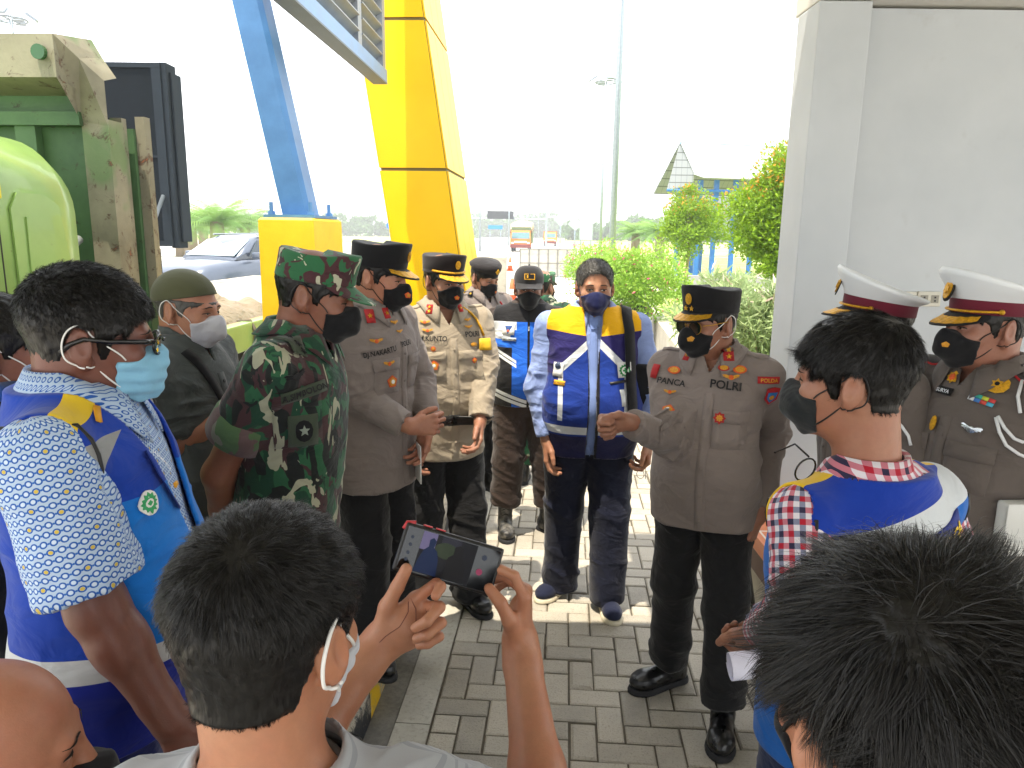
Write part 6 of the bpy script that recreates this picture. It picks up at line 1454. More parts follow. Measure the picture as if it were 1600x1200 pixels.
def police(f, shirt, long=1.92, hem=.775, off=.016, pockets=True, trou=BLKT, flare=.02, open_v=.45, seed=1, h=.0055, vd=.085):
    f.garment('shirt', shirt, off=off, sleeve=long, hem=hem, sr=(.070, .060, .050), h=h, open_v=open_v, vdepth=vd, neckr=f.neck+.008, seed=seed, flare=flare, fold=1.15); k = f.k
    f.collar(shirt, rad=f.neck+.014, gap=26, point=.03, parent=f.last)
    f.patch('placket', f.fr(.008, (1.34+hem)/2*k*.995, y=0), .034, (1.34-hem-.03)*k, shirt, off=.0026, nu=6, nv=26)
    for i in range(5): z = (1.27-.105*i)*k; f.shape('button', f.fr(.010, z), poly(8, .0055), shirt, .0062)
    if pockets:
        for q in (1, -1):
            f.patch('chest_pocket', f.fr(q*.088*k, 1.195*k), .112*k, .125*k, shirt, off=.0042); f.patch('pocket_flap', f.fr(q*.088*k, 1.240*k), .118*k, .045*k, shirt, off=.0075)
    for q in (1, -1):
        o = (Vector((q*.125*k, f.ly(1.4*k)+.008, 1.40*k)), Vector((q*.9, 0, -.25)).normalized(), Vector((0, -1, 0)), Vector((q*.25, 0, 1)).normalized(), .08); f.patch('shoulder_strap', o, .105*k, .045, shirt, off=.0055, nu=8, nv=5)
def rankpin(f, px, py, n=2, sz=.030, col=REDC, gold=GOLD):
    fr_ = f.fpx(px, py); f.patch('collar_patch', fr_, sz*1.0, sz*1.55, col, off=.012, nu=5, nv=6)
    for i in range(n): z = ((i-(n-1)/2)*sz*.66); f.shape('rank_star', (fr_[0]+fr_[2]*z,)+fr_[1:], star(5, sz*.30, sz*.13), gold, .0155)
def crest(f, px, py, r, kind='pent', cols=(ORC, GOLDT)):
    fr_ = f.fpx(px, py)
    if kind == 'pent': f.shape('embroidered_badge', fr_, poly(5, r, 0, 0), cols[0], .0095); f.shape('badge_centre', fr_, poly(5, r*.72), cols[1], .0108); f.shape('badge_star', fr_, poly(8, r*.34), WHT, .012)
    elif kind == 'wings': f.shape('embroidered_wings', fr_, wings(r*1.5, .7), cols[1], .0095); f.shape('wings_centre', fr_, poly(8, r*.42), cols[0], .0112)
    elif kind == 'oval': f.shape('embroidered_badge', fr_, poly(14, r, 0, 0, 1.35, .8), cols[0], .0095); f.shape('badge_centre', fr_, poly(12, r*.7, 0, 0, 1.35, .8), cols[1], .011)
    elif kind == 'star': f.shape('embroidered_badge', fr_, star(8, r, r*.72), cols[0], .0095); f.shape('badge_centre', fr_, star(8, r*.6, r*.42), cols[1], .011)

# ---- the speaking general on the right
def make_speaker():
    f = Fig('stocky officer in sunglasses and gold braided black cap, holding out his fist', 1112, 441, 2.62, phi=-8, hphi=-42, pitch=4, capx=.024, w=.97, belly=.045, hx=-.025, tone='#8b5b40', neck=.064,
            arms={-1: {'w': ('px', 982, 658, 2.32), 'e': ('px', 1048, 690, 2.50)}, 1: {'w': ('px', 1186, 806, 2.55), 'e': ('px', 1206, 672, 2.70)}},
            hands={-1: {'pose': [(70, 90, 50), (74, 92, 50), (76, 92, 50), (78, 92, 50)], 'dw': (-.93, -.15, -.12), 'pw': (.05, -1, -.25), 'thumb': [(.020, .016, .008), (.042, .040, .022), (.046, .066, .030), (.044, .092, .034)]}, 1: {'pose': 'grip', 'dw': (-.35, -.25, -.9), 'pw': (-.7, .55, .1)}},
            feet={1: (.135, -.14, 5), -1: (-.11, .08, 42)}).build()
    police(f, GREY2, seed=21, off=.018, hem=.805); k = f.k
    for px, py, t, w_ in ((1050, 597, 'PANCA', .031), (1134, 602, 'POLRI', .040)): f.text('name_lettering' if t == 'PANCA' else 'force_lettering', f.fpx(px, py, -3 if t == 'PANCA' else -4), t, w_, LETTER, off=.0085, bold=.022)
    rankpin(f, 1077, 556, 1, .026); rankpin(f, 1137, 552, 2, .036)
    crest(f, 1055, 579, .018, 'oval'); crest(f, 1047, 613, .015, 'wings'); crest(f, 1044, 641, .021, 'pent', (ORC, GOLDT)); crest(f, 1131, 575, .015, 'oval', (REDC, GOLDT)); crest(f, 1155, 578, .018, 'oval', (ORC, GOLDT)); crest(f, 1142, 590, .020, 'wings'); crest(f, 1124, 653, .022, 'star', (REDC, GOLDT))
    # sleeve insignia on his left arm
    fr_ = f.fpx(1201, 594); f.patch('sleeve_tab', fr_, .075, .024, REDC, off=.0085); f.text('sleeve_lettering', fr_, 'POLDA', .018, GOLDT, off=.012, bold=.02)
    fr_ = f.fpx(1203, 619); f.shape('sleeve_shield', fr_, [(-.026, .034), (0, .040), (.026, .034), (.026, -.01), (0, -.032), (-.026, -.01)], REDC, .0085); f.shape('shield_field', fr_, [(-.018, .020), (.018, .020), (.017, -.006), (0, -.022), (-.017, -.006)], plain('shield_blue', '#2a6aa5', .7), .0105); f.shape('shield_emblem', fr_, poly(8, .010), GOLDT, .012)
    fr_ = f.fpx(1024, 580); f.patch('red_armband', fr_, .03, .05, REDC, off=.008)
    f.trousers(BLKT, r=(.103, .082, .070), hemz=.12, seed=5)
    for q in (1, -1): f.shoe(q, LEA, SOLE, shaft=.24, lace=LACE, wid=1.08, length=.29)
    f.hair(HAIR, thick=.006, front=.03, cut_top=.048); kepi(f, BLK, stars=True, h=.088)
    f.mask(MB_, 'kf', bulge=.006, loopcol=WHT); crest_on_mask(f, GOLDT, .030, -.040, .012)
    b = MB()
    for i in range(3):
        for j in range(4):
            pass
    # sunglasses
    SGm = Mat('sunglass_lens', '#0f1a12', .06); SGm.b.inputs['Coat Weight'].default_value = 1
    for q in (1, -1):
        b = MB(); pts = [Vector((q*.033+.025*cos(t)*(1.0), -.108+.25*abs(q*.033+.025*cos(t))**1.6*2.2, -.002+.021*sin(t)-(.004 if sin(t) < 0 else 0))) for t in [2*pi*i/18 for i in range(18)]]
        b.prism(pts, (q*.15, -1, 0), .002); g = hmb(f, b, 'sunglass_lens', SGm.m, False, f.o); hmb(f, MB().tube(pts+[pts[0]], .0012, 5, False), 'rim', GOLD, True, g)
        hmb(f, MB().tube([(q*.058, -.092, .004), (q*.076, -.06, .006), (q*.082, .0, .010), (q*.080, .02, .0)], .0015, 6), 'temple', GOLD, True, g)
    hmb(f, MB().tube([(-.010, -.110, .004), (0, -.112, .006), (.010, -.110, .004)], .0014, 6), 'bridge', GOLD, True, f.o)
    # swagger stick held in his left hand
    W = f.M @ f.wr[1]; d = Vector((.28, .30, -1)).normalized(); hp = f.M @ (f.wr[1]+f.hdir(1, Vector((0, 0, -1)))*.085)+Vector((-.028, -.004, 0)); top = hp-d*.075; bot = hp+d*.42
    p = empty('swagger_stick', hp, 'black swagger stick with a gold knob held in the left hand of the speaking officer', 'baton')
    wpart(MB().tube([top, bot], [.012, .009], 10), 'shaft', LEA, p, True); wpart(MB().tube([top-d*.001, top-d*.012, top-d*.032, top-d*.040], [.012, .0185, .0185, .012], 14), 'knob', GOLD, p, True); wpart(MB().tube([bot, bot+d*.04], [.0095, .008], 10), 'ferrule', GOLD, p, True)
    return f
make_speaker()

# ---- man in the centre with the open blue and yellow vest
def vestJ(m):
    x, y, z = m.xyz(); ax = x.abs(); k = 1.0
    c = m.mix(z > 1.335, '#12389c', '#12389c'); n = m.noise(4, 4)
    blue = m.mix(m.ramp(n, .3, .7), '#0b2776', '#12358c'); navy = '#1a1c4d'
    c = m.mix((z < .925), blue, '#15163f'); c = m.mix((z > 1.205)*(z > (1.37-ax*.9)), c, '#251f5c')
    c = m.mix(z > (1.378+ax*.12), c, '#e0a80f')
    w1 = ((z-(1.375-ax*.95)).abs() < .021)*(z > 1.22); w2 = ((ax-.150).abs() < .011)*(z.band(1.0, 1.235)); w2 = w2*(y < .03); w3 = ((z-.955).abs() < .020); w4 = ((z-(1.06-(.15-ax)*1.6)).abs() < .012)*(ax.band(.10, .155))*(z < 1.07)
    w = w1.mx(w2).mx(w3).sat(); c = m.mix(w, c, '#c6cace'); c = m.mix((y < 0)*(ax < .026), c, '#0c0c12'); return c
def make_center():
    f = Fig('heavy man with greying hair in an open blue and yellow vest and navy mask', 931, 402, 3.42, phi=4, hphi=6, pitch=6, capx=.012, w=1.10, belly=.05, tone='#9a6a4a', neck=.066, hs=1.03,
            arms={-1: {'w': ('px', 854, 690, 3.36), 'pole': (-1, .6, 0)}, 1: {'w': ('px', 1014, 690, 3.30), 'pole': (1, .6, 0)}}, hands={1: {'pose': 'half', 'd': (-.05, -.12, -1), 'p': (-1, 0, 0)}, -1: {'d': (0, -.05, -1)}}, feet={1: (.115, -.06, 8), -1: (-.115, .10, 38)}).build()
    LB = cloth('shirt_light_blue', '#8496c6', wr=.35, weave=0)
    f.garment('shirt', LB, off=.008, sleeve=1.93, hem=.80, sr=(.066, .058, .045), open_v=.4, vdepth=.05, neckr=f.neck+.006, seed=31, h=.006, fold=1.2); f.collar(LB, rad=f.neck+.012, gap=20, point=.045, parent=f.last)
    k = f.k; TIE = cloth('tie_blue', '#7287bb', wr=.1)
    f.patch('necktie', f.fr(-.004, 1.12*k), .055, .56*k, TIE, off=.010, nu=6, nv=24, shape=lambda a, b: (a*(.55+.45*min(1, max(0, (.28*k-b)/(.45*k)))), b)); f.shape('tie_tip', f.fr(-.004, .83*k), [(-.027, .03), (.027, .03), (0, -.03)], TIE, .012); f.shape('tie_knot', f.fr(-.004, 1.395*k), [(-.022, .022), (.022, .022), (.013, -.02), (-.013, -.02)], TIE, .018)
    VJ = cloth('open_vest', 'vj', wr=.3, pattern=vestJ, weave=600)
    f.garment('safety_vest', VJ, off=.026, sleeve=None, hem=.79, h=.0055, neckr=f.neck+.018, seed=33, flare=.006, fold=1.2, cut=('-', lambda P: np.maximum(np.abs(P[:, 0]+.004)-.020-.10*np.clip(P[:, 2]-1.22*k, 0, 1), P[:, 1])), armcut=.066)
    f.patch('vest_badge', f.fpx(873, 577), .052, .062, WHT, off=.007); f.shape('badge_emblem', f.fpx(873, 571), poly(10, .015), plain('emblem_slate', '#43506b', .6), .010); f.text('badge_lettering', f.fpx(873, 589), 'PERHUBUNGAN', .0075, LETTER, .0095, bold=.02)
    f.patch('name_tape', f.fpx(874, 598), .058, .022, plain('tape_amber', '#d79a1b', .7), off=.005); f.text('name_lettering', f.fpx(874, 598), 'JASA RAHARJA', .010, LETTER, .008, bold=.02)
    f.patch('green_cross_badge', f.fpx(976, 578), .068, .070, WHT, off=.004); G_ = plain('cross_green', '#15803f', .6); fr_ = f.fpx(976, 579); f.shape('gear_ring', fr_, star(12, .029, .023), G_, .0065); f.shape('gear_field', fr_, poly(12, .018), WHT, .0072); f.shape('cross', fr_, [(-.004, .012), (.004, .012), (.004, .004), (.012, .004), (.012, -.004), (.004, -.004), (.004, -.012), (-.004, -.012), (-.004, -.004), (-.012, -.004), (-.012, .004), (-.004, .004)], G_, .008)
    f.patch('vest_pocket_zip', f.fpx(968, 597, 4), .095, .012, ZIP, off=.004, nv=4); f.patch('pocket_band', f.fpx(974, 622), .022, .075, WHITEB, off=.004)
    f.trousers(NAVYT, r=(.106, .088, .084), hemz=.045, seed=37, top=1.02)
    SN = cloth('canvas_navy', '#151b33', wr=.1)
    for q in (1, -1):
        o = f.shoe(q, SN, CREAM, shaft=0, lace=None, wid=1.05, name='slip_on_shoe', toeh=.034)
    f.hair(HAIRG, thick=.007, front=.080, seed=3, sideburn=-.005); f.strands(HAIRG, 14000, .020, (.03, .09, .05), .0010, 3, lift=.3, grav=.4, chaos=.3, sidelen=.3)
    f.eyes('#221a16', .72); f.mask(cloth('mask_navy', '#141a46', wr=.05), 'kf', bulge=.004, loopcol=plain('loop_navy', '#141a46', .7))
    # bag strap and bag at his left side
    f.bv = f.bv; SB = cloth('strap_black', '#121316', wr=.1)
    p = empty('shoulder_bag', f.M @ Vector((.18, -.02, 1.1)), 'black bag with a grey strap slung over the left shoulder of the centre man', 'bag', rz=f.th)
    inv = p.matrix_basis.inverted(); L2 = lambda v: (inv @ (f.M @ Vector(v)))
    p.location = f.M @ Vector((.18, -.02, 1.1)); inv = (Matrix.Translation(p.location) @ Matrix.Rotation(f.th, 4, 'Z')).inverted(); xs = .150; P = []
    for i in range(15):
        t = i/14
        for dx in (-.024, .024):
            if i < 4: hit = f.bv.ray_cast(Vector((xs+dx, .05-.035*i, 1.8)), Vector((0, 0, -1)), 1.2); v_ = (hit[0] if hit[0] else Vector((xs+dx, .05-.035*i, 1.42*k)))+Vector((0, 0, .008))
            else: z = (1.375-.40*(i-4)/10)*k; hit = f.bv.ray_cast(Vector((xs+.03*t+dx, -.6, z)), Vector((0, 1, 0)), 1.2); v_ = (hit[0] if hit[0] else Vector((xs+dx, -.1, z)))+Vector((0, -.008, 0))
            P.append(inv @ (f.M @ v_))
    o = MB().grid(P, 15, 2).build('strap', SB, p, True); md = o.modifiers.new('s', 'SOLIDIFY'); md.thickness = .004; md.offset = 1
    o = MB().box((-.055, -.12, -.10), (.055, .10, .17), inv @ f.M @ Matrix.Translation((.235, .02, 1.08)), bev=.02).build('bag_body', SB, p, True)
    # watch and glasses
    W = f.wr[1]; fd = (W-f.el[1]).normalized(); c0 = W-fd*.005; u = fd.cross(Vector((0, 1, 0))).normalized(); v = fd.cross(u)
    wt = empty('wristwatch', f.M @ c0, 'steel wristwatch on the left wrist of the centre man', 'watch', rz=f.th); b = MB()
    ring = lambda r1, o_: [fd*o_+u*(r1*.92*cos(t*pi/10))+v*(r1*1.1*sin(t*pi/10)) for t in range(20)]
    b.loft([ring(.030, -.009), ring(.034, -.009), ring(.034, .009), ring(.030, .009)], cap=(False, False)); b.build('strap', SILV, wt, True)
    n = Vector((.4, -.9, 0)).normalized(); a_ = n.cross(Vector((0, 0, 1))).normalized(); b = MB().prism([n*.036+a_*(.019*cos(t*pi/9))+a_.cross(n)*(.019*sin(t*pi/9)) for t in range(18)], n, .009); b.build('watch_case', SILV, wt); b = MB().prism([n*.0455+a_*(.015*cos(t*pi/9))+a_.cross(n)*(.015*sin(t*pi/9)) for t in range(18)], n, .001); b.build('dial', plain('dial_dark', '#1b2230', .2), wt)
    hp = f.M @ (W+Vector((-.015, -.035, -.115))); gp_ = empty('eyeglasses', hp, 'clear eyeglasses dangling from the left hand of the centre man', 'eyeglasses'); GF = plain('glasses_frame', '#4b4f58', .3)
    for q in (-1, 1): pts = [Vector((q*.026+.021*cos(t*pi/9), 0, -.03+.017*sin(t*pi/9))) for t in range(19)]; R_ = Matrix.Rotation(radians(75), 3, 'Y'); wpart(MB().tube([R_ @ v_+hp for v_ in pts], .0015, 5, False), 'lens_rim', GF, gp_, True)
    wpart(MB().tube([hp+Vector((0, 0, .02)), hp+Vector((.004, .01, -.06))], .0015, 5), 'temple', GF, gp_, True)
    return f
make_center()

# ---- guard in the black cap
def vestH(m):
    x, y, z = m.xyz(); ax = x.abs(); n = m.noise(5, 4)
    blue = m.mix(m.ramp(n, .3, .7), '#1551b8', '#1f66cf'); c = m.mix((ax > .095)*(z < 1.19), blue, '#111114'); c = m.mix((ax > .105+0)*(z > 1.235), c, '#c9ccd0'); c = m.mix((ax > .07)*(z > 1.29), c, '#c9ccd0'); c = m.mix(z > 1.335, c, '#1a1a1d')
    w1 = (z-(1.06+ax*.55)).abs(); wa = w1.band(.003, .020)*(ax > .07)*(z > 1.03)*(z < 1.18)
    w2 = (z-(.855+ax*.35)).abs(); wb = w2.band(.004, .026); c = m.mix(w2 < .03, c, '#17181c'); c = m.mix(wa.mx(wb).sat(), c, '#cfd2d4'); c = m.mix((ax < .007), c, '#0a0a0c'); return c
def make_guard():
    f = Fig('guard in a black baseball cap, bright blue vest, brown trousers and dusty boots', 827, 414, 4.32, phi=2, hphi=2, pitch=4, capx=.016, w=1.08, belly=.035, tone='#7b4d35', neck=.062,
            arms={-1: {'w': (-.06, .17, .90), 'pole': (-1, .3, 0)}, 1: {'w': (.06, .17, .90), 'pole': (1, .3, 0)}}, hands={1: {'d': (-.8, .1, -.5)}, -1: {'d': (.8, .1, -.5)}}, feet={1: (.15, -.02, 42), -1: (-.12, -.03, -4)}).build(); k = f.k
    f.garment('shirt', cloth('guard_shirt', '#3b322f', wr=.3), off=.008, sleeve=1.9, hem=.86, sr=(.064, .056, .045), neckr=f.neck+.006, seed=41, h=.007); f.collar(cloth('guard_shirt', '#3b322f', wr=.3), rad=f.neck+.010, gap=24, parent=f.last)
    f.garment('safety_vest', cloth('zip_vest', 'vh', wr=.3, pattern=vestH, weave=600), off=.024, sleeve=None, hem=.86, neckr=f.neck+.012, seed=43, h=.006, fold=1.1, armcut=.062)
    f.shape('round_patch', f.fpx(858, 517), poly(4, .036, 0, 0, 1, 1, pi/4), WHT, .005); f.shape('patch_ring', f.fpx(858, 517), poly(14, .019), BLUEC, .0075); f.shape('patch_eye', f.fpx(858, 517), poly(12, .011), WHT, .0088); f.patch('chest_patch', f.fpx(795, 514), .072, .068, WHT, off=.009); f.shape('patch_shield', f.fpx(795, 515), [(-.022, .022), (.022, .022), (0, -.026)], plain('patch_blue', '#2c4f93', .7), .012); f.shape('shield_eye', f.fpx(795, 517), poly(8, .007), ORC, .0135)
    f.patch('name_strip', f.fpx(795, 530), .085, .020, plain('strip_grey', '#aeb6bd', .6), off=.008, nv=5); f.text('name_lettering', f.fpx(795, 530), 'SAFETY OFFICER', .0115, LETTER, .0108, bold=.02); f.shape('zip_pull', f.fr(0, 1.33*k), [(-.004, .01), (.004, .01), (.004, -.014), (-.004, -.014)], SILV, .006)
    f.patch('pocket_zip', f.fpx(775, 570, 0), .008, .075, plain('zip_blue', '#2a62c0', .5), off=.005, nu=4)
    f.trousers(BRN, r=(.108, .092, .084), hemz=.20, seed=47, top=1.0, blouse=True); f.belt(.87*k, .03, LEA) if False else None
    for q in (1, -1): f.shoe(q, DUSTY, SOLE, shaft=.26, lace=LACE, wid=1.05)
    for q in (1, -1):
        b = MB(); kn = Vector((q*.17, -.015, .60)); b.box((-.012, -.06, -.09), (.022, .06, .09), Matrix.Translation(kn), .008); f.pmb(b, 'cargo_pocket', BRN, True)
    f.hair(HAIR, thick=.006, front=.03, cut_top=.045); baseball(f, cloth('cap_charcoal', '#2b2a2c', wr=.05)); f.eyes('#17110e', .75); f.mask(MB_, 'cloth', bulge=.0)
    return f
make_guard()

# ---- soldier glimpsed behind the guard
def make_behind():
    f = Fig('soldier in camouflage with his back turned, mostly hidden behind the guard', 848, 419, 5.3, phi=165, hphi=150, pitch=6, capx=.012, tone='#8b5b40', hd=.004).build()
    f.garment('camouflage_shirt', CAMO, off=.014, sleeve=.9, hem=.80, sr=(.072, .074, .05), h=.008, neckr=f.neck+.008, seed=51); f.collar(CAMO, rad=f.neck+.012, parent=f.last); f.trousers(CAMO, r=(.10, .085, .08), hemz=.15, seed=52, h=.01, blouse=True)
    for q in (1, -1): f.shoe(q, LEA, SOLE, shaft=.24)
    f.hair(HAIR, thick=.006, front=.03, cut_top=.045); kepi(f, CAMOC, h=.062, vis=CAMOC, camo=True, crest=False, flare=1.0, name='field_cap'); f.mask(MB_, 'cloth'); return f
make_behind()

# ---- officer in the beret
def make_beret():
    f = Fig('young officer in a black beret with gold badge looking down behind the others', 757, 404, 5.0, phi=34, hphi=42, pitch=20, capx=.006, tone='#8f6044', w=.98).build()
    police(f, GREY, seed=61, h=.007, pockets=False, hem=.86); f.trousers(BLKT, seed=62, hemz=.16, h=.009, blouse=True)
    for q in (1, -1): f.shoe(q, LEA, SOLE, shaft=.24, lace=LACE)
    rankpin(f, 736, 460, 1, .03, BLK); f.hair(HAIR, thick=.006, front=.03, cut_top=.045); beret(f, cloth('beret_black', '#1a1617', wr=.2, weave=300), side=-1); f.eyes('#17110e', .5); f.mask(MB_, 'kf'); crest_on_mask(f, ORC, .004, -.05, .011, 5)
    b = MB(); pts = [Vector((.06, -.125, 1.40))*f.k, Vector((.10, -.15, 1.32))*f.k, Vector((.12, -.15, 1.24))*f.k]; f.pmb(b.tube(pts, .006, 8), 'cord', REDC, True); return f
make_beret()

# ---- sunlit officer with belt, name lettering and yellow armband
def make_belted():
    f = Fig('officer in pale sunlit uniform with a black belt, gold badges and a yellow lanyard', 693, 390, 3.42, phi=18, hphi=34, pitch=9, capx=.022, tone='#8a5c42', w=1.0, belly=.02, neck=.058,
            arms={1: {'w': ('px', 750, 660, 3.27), 'e': ('px', 757, 572, 3.44)}, -1: {'w': (-.20, -.10, .86)}}, feet={1: (.11, -.10, 10), -1: (-.11, 0, 25)}).build(); k = f.k
    police(f, BEIGE, seed=71, hem=.765, off=.014, vd=.10, open_v=.5)
    f.belt(.955*k, .046, LEA); f.patch('belt_buckle', f.fr(0.0, .955*k), .055, .052, plain('buckle_black', '#1d1d20', .35), off=.009, parent=f.o)
    f.text('name_lettering', f.fpx(677, 529, -2), 'M.KUNTO', .032, LETTER, .0085, bold=.02, sx=.85); f.text('force_lettering', f.fpx(737, 522, -2), 'POLRI', .034, LETTER, .0085, bold=.02, sx=.9)
    rankpin(f, 672, 484, 2, .030); rankpin(f, 717, 482, 1, .024); crest(f, 664, 504, .017, 'wings'); crest(f, 668, 517, .017, 'wings'); crest(f, 677, 545, .013, 'star', (ORC, GOLDT)); crest(f, 678, 571, .023, 'pent'); crest(f, 729, 500, .015, 'wings', (GOLDT, GOLDT)); crest(f, 731, 511, .015, 'wings', (GOLDT, GOLDT)); crest(f, 740, 563, .013, 'star', (ORC, GOLDT)); crest(f, 739, 538, .012, 'oval', (GOLDT, GOLDT))
    YB = plain('armband_yellow', '#dcae1a', .6); fr_ = f.fpx(757, 538); f.patch('yellow_armband', fr_, .06, .055, YB, off=.012)
    b = MB(); pts = [f.fpx(x, y)[0]+Vector((.0, -.010, 0)) for x, y in ((722, 480), (734, 488), (743, 498), (750, 511), (755, 524))]; f.pmb(b.tube(pts, .006, 8), 'lanyard', GOLD, True)
    f.patch('undershirt', f.fr(0, 1.375*k, y=0), .05, .06, cloth('grey_tee', '#6f6468', wr=.1), off=.002, parent=f.last) if False else None
    f.trousers(BLKT, r=(.102, .086, .082), hemz=.05, seed=75)
    for q in (1, -1): f.shoe(q, LEA, SOLE, shaft=.12, lace=None)
    f.hair(HAIR, thick=.006, front=.03, cut_top=.048); kepi(f, cloth('cap_dark_brown', '#1c1517', wr=.08), cord=True, h=.082); f.eyes('#15100d', .7); f.mask(MB_, 'kf', bulge=.002); crest_on_mask(f, ORC, -.012, -.050, .013); return f
make_belted()

# ---- tall officer with clasped hands
def make_clasped():
    f = Fig('tall officer in grey uniform and black peaked cap standing sideways with clasped hands', 592, 372, 2.78, phi=53, hphi=66, pitch=11, base=.126, capx=.022, tone='#a0694c', w=.98, neck=.057, lean=2,
            arms={-1: {'w': ('px', 641, 668, 2.60), 'e': ('px', 562, 622, 2.66)}, 1: {'w': ('px', 670, 664, 2.80), 'e': ('px', 656, 592, 2.98)}},
            hands={-1: {'pose': [(48, 55, 35), (52, 58, 35), (56, 60, 35), (60, 62, 35)], 'dw': (.95, .12, .12), 'pw': (.1, .95, -.1)}, 1: {'pose': [(18, 30, 18), (22, 34, 20), (26, 36, 22), (32, 38, 24)], 'dw': (-.28, -.25, -1), 'pw': (-.5, -.6, .2)}},
            feet={1: (.11, -.03, 12), -1: (-.11, -.05, 20)}).build(); k = f.k
    police(f, GREY, seed=81, hem=.745, off=.018, long=1.9, vd=.06, open_v=.35)
    rankpin(f, 577, 495, 1, .034); rankpin(f, 601, 490, 1, .026); crest(f, 587, 533, .018, 'wings'); crest(f, 606, 568, .018, 'wings'); crest(f, 611, 596, .024, 'pent'); crest(f, 614, 504, .014, 'wings', (GOLDT, GOLDT)); crest(f, 622, 518, .012, 'wings', (GOLDT, GOLDT))
    f.text('name_lettering', f.fpx(594, 550, 6), 'DJ.NAKARTU', .028, LETTER, .0085, bold=.02, sx=.85); f.text('force_lettering', f.fpx(632, 536, 4), 'POLRI', .028, LETTER, .0085, bold=.02, sx=.85)
    f.trousers(BLKT, r=(.103, .088, .082), hemz=.04, seed=85)
    for q in (1, -1): f.shoe(q, LEA, SOLE, shaft=.12, lace=LACE)
    f.hair(HAIR, thick=.0055, front=.03, cut_top=.048); kepi(f, BLK, h=.088, name='peaked_cap'); f.eyes('#15100d', .6); f.mask(MB_, 'kf', bulge=.005); crest_on_mask(f, ORC, -.020, -.042, .014)
    c = f.M @ (f.wr[1]+f.hdir(1, Vector((0, 0, -1)))*.15); p = empty('folded_paper', c, 'thin white folded paper held in the lowered hand of the tall officer', 'paper'); MB().box((-.002, -.05, -.075), (.002, .05, .075), Matrix.Rotation(radians(20), 4, 'Z')).build('sheet', WHT, p); return f
make_clasped()

# ---- soldier in camouflage
def make_soldier():
    f = Fig('soldier in green camouflage shirt and cap with a black mask and rolled sleeves', 490, 380, 2.0, phi=70, hphi=76, pitch=15, base=.126, capx=.018, tone='#7a4a32', w=.90, belly=.01, neck=.058, armr=1.02, lean=7,
            arms={-1: {'e': ('px', 342, 740, 1.90), 'w': ('px', 372, 900, 2.12)}, 1: {'w': (.14, .17, .92)}}, bare=(-1,)).build(); k = f.k
    f.garment('camouflage_shirt', CAMO, off=.018, sleeve=.62, hem=.76, sr=(.072, .074, .06), h=.0048, open_v=.5, vdepth=.09, neckr=f.neck+.008, seed=91, fold=1.25, flare=.01)
    CUF = cloth('rolled_cuff', 'cuff', wr=.25, pattern=lambda m: m.mix(m.noise(9, 2, .5, 1.5, stretch=(1, 1, .6)) > .55, m.mix(m.noise(8, 2, .5, 1.3, stretch=(1, 1, .6, 5)) > .5, '#6f6f63', '#47603f'), '#5a4747'))
    for q in (1, -1):
        S = f.sh[q]; E_ = f.el[q]; d = (E_-S).normalized(); L_ = (E_-S).length; u = d.cross(Vector((0, 1, .1))).normalized(); v = d.cross(u); b = MB(); rg = lambda t, r: [S+d*(L_*t)+u*(r*cos(a*pi/14))+v*(r*(1+.03*sin(a*1.3))*sin(a*pi/14)) for a in range(28)]
        r0 = .074*k*f.armr+.003; b.loft([rg(.42, r0-.006), rg(.43, r0+.003), rg(.52, r0+.006), rg(.64, r0+.007), rg(.655, r0), rg(.64, r0-.008), rg(.56, r0-.012)], cap=(False, False)); b.build('rolled_cuff', CUF, f.last, True)
    f.collar(CAMO, rad=f.neck+.013, gap=26, point=.035, parent=f.last)
    GK = cloth('olive_patch', '#3b4436', wr=.1)
    f.patch('chest_pocket', f.fpx(466, 660), .125, .14, CAMO, off=.005); f.patch('pocket_flap', f.fpx(463, 622), .13, .05, CAMO, off=.009); f.patch('unit_patch', f.fpx(474, 672), .075, .085, GK, off=.010); f.shape('patch_emblem', f.fpx(474, 672), poly(12, .026, 0, 0, .85, 1.1), BLK, .0135); f.shape('emblem_star', f.fpx(474, 672), star(5, .014, .006), plain('thread_grey', '#7c8579', .8), .015)
    fr_ = f.fpx(474, 612, 10); f.patch('name_tape', fr_, .13, .030, GK, off=.012); f.text('name_lettering', fr_, 'A.SIMBOLON', .022, LETTER, .0155, bold=.02)
    fr_ = f.fpx(460, 588, 10); f.shape('chest_badge', fr_, wings(.034, .7), BLK, .010)
    f.patch('collar_tab', f.fpx(457, 541, -30), .045, .065, GK, off=.014)
    for i in range(3): f.shape('rank_star', f.fpx(450+i*8, 530+i*11), star(5, .010, .0045), BLK, .019)
    f.trousers(CAMO, r=(.104, .09, .085), hemz=.12, seed=95, h=.009, blouse=True)
    for q in (1, -1): f.shoe(q, LEA, SOLE, shaft=.26, lace=LACE)
    f.hair(HAIR, thick=.006, front=.03, cut_top=.050, sideburn=-.02); f.strands(HAIR, 9000, .010, width=.0009, seed=9, lift=.3, keep=lambda P: P[:, 2] < .04)
    kepi(f, CAMOC, h=.078, vis=CAMOC, camo=True, crest=False, flare=1.02, name='field_cap', vlen=.070); f.mask(MB_, 'kf', bulge=.002, h=.0026); f.eyes('#15100d', .5, parts=(-1, 1)); return f
make_soldier()

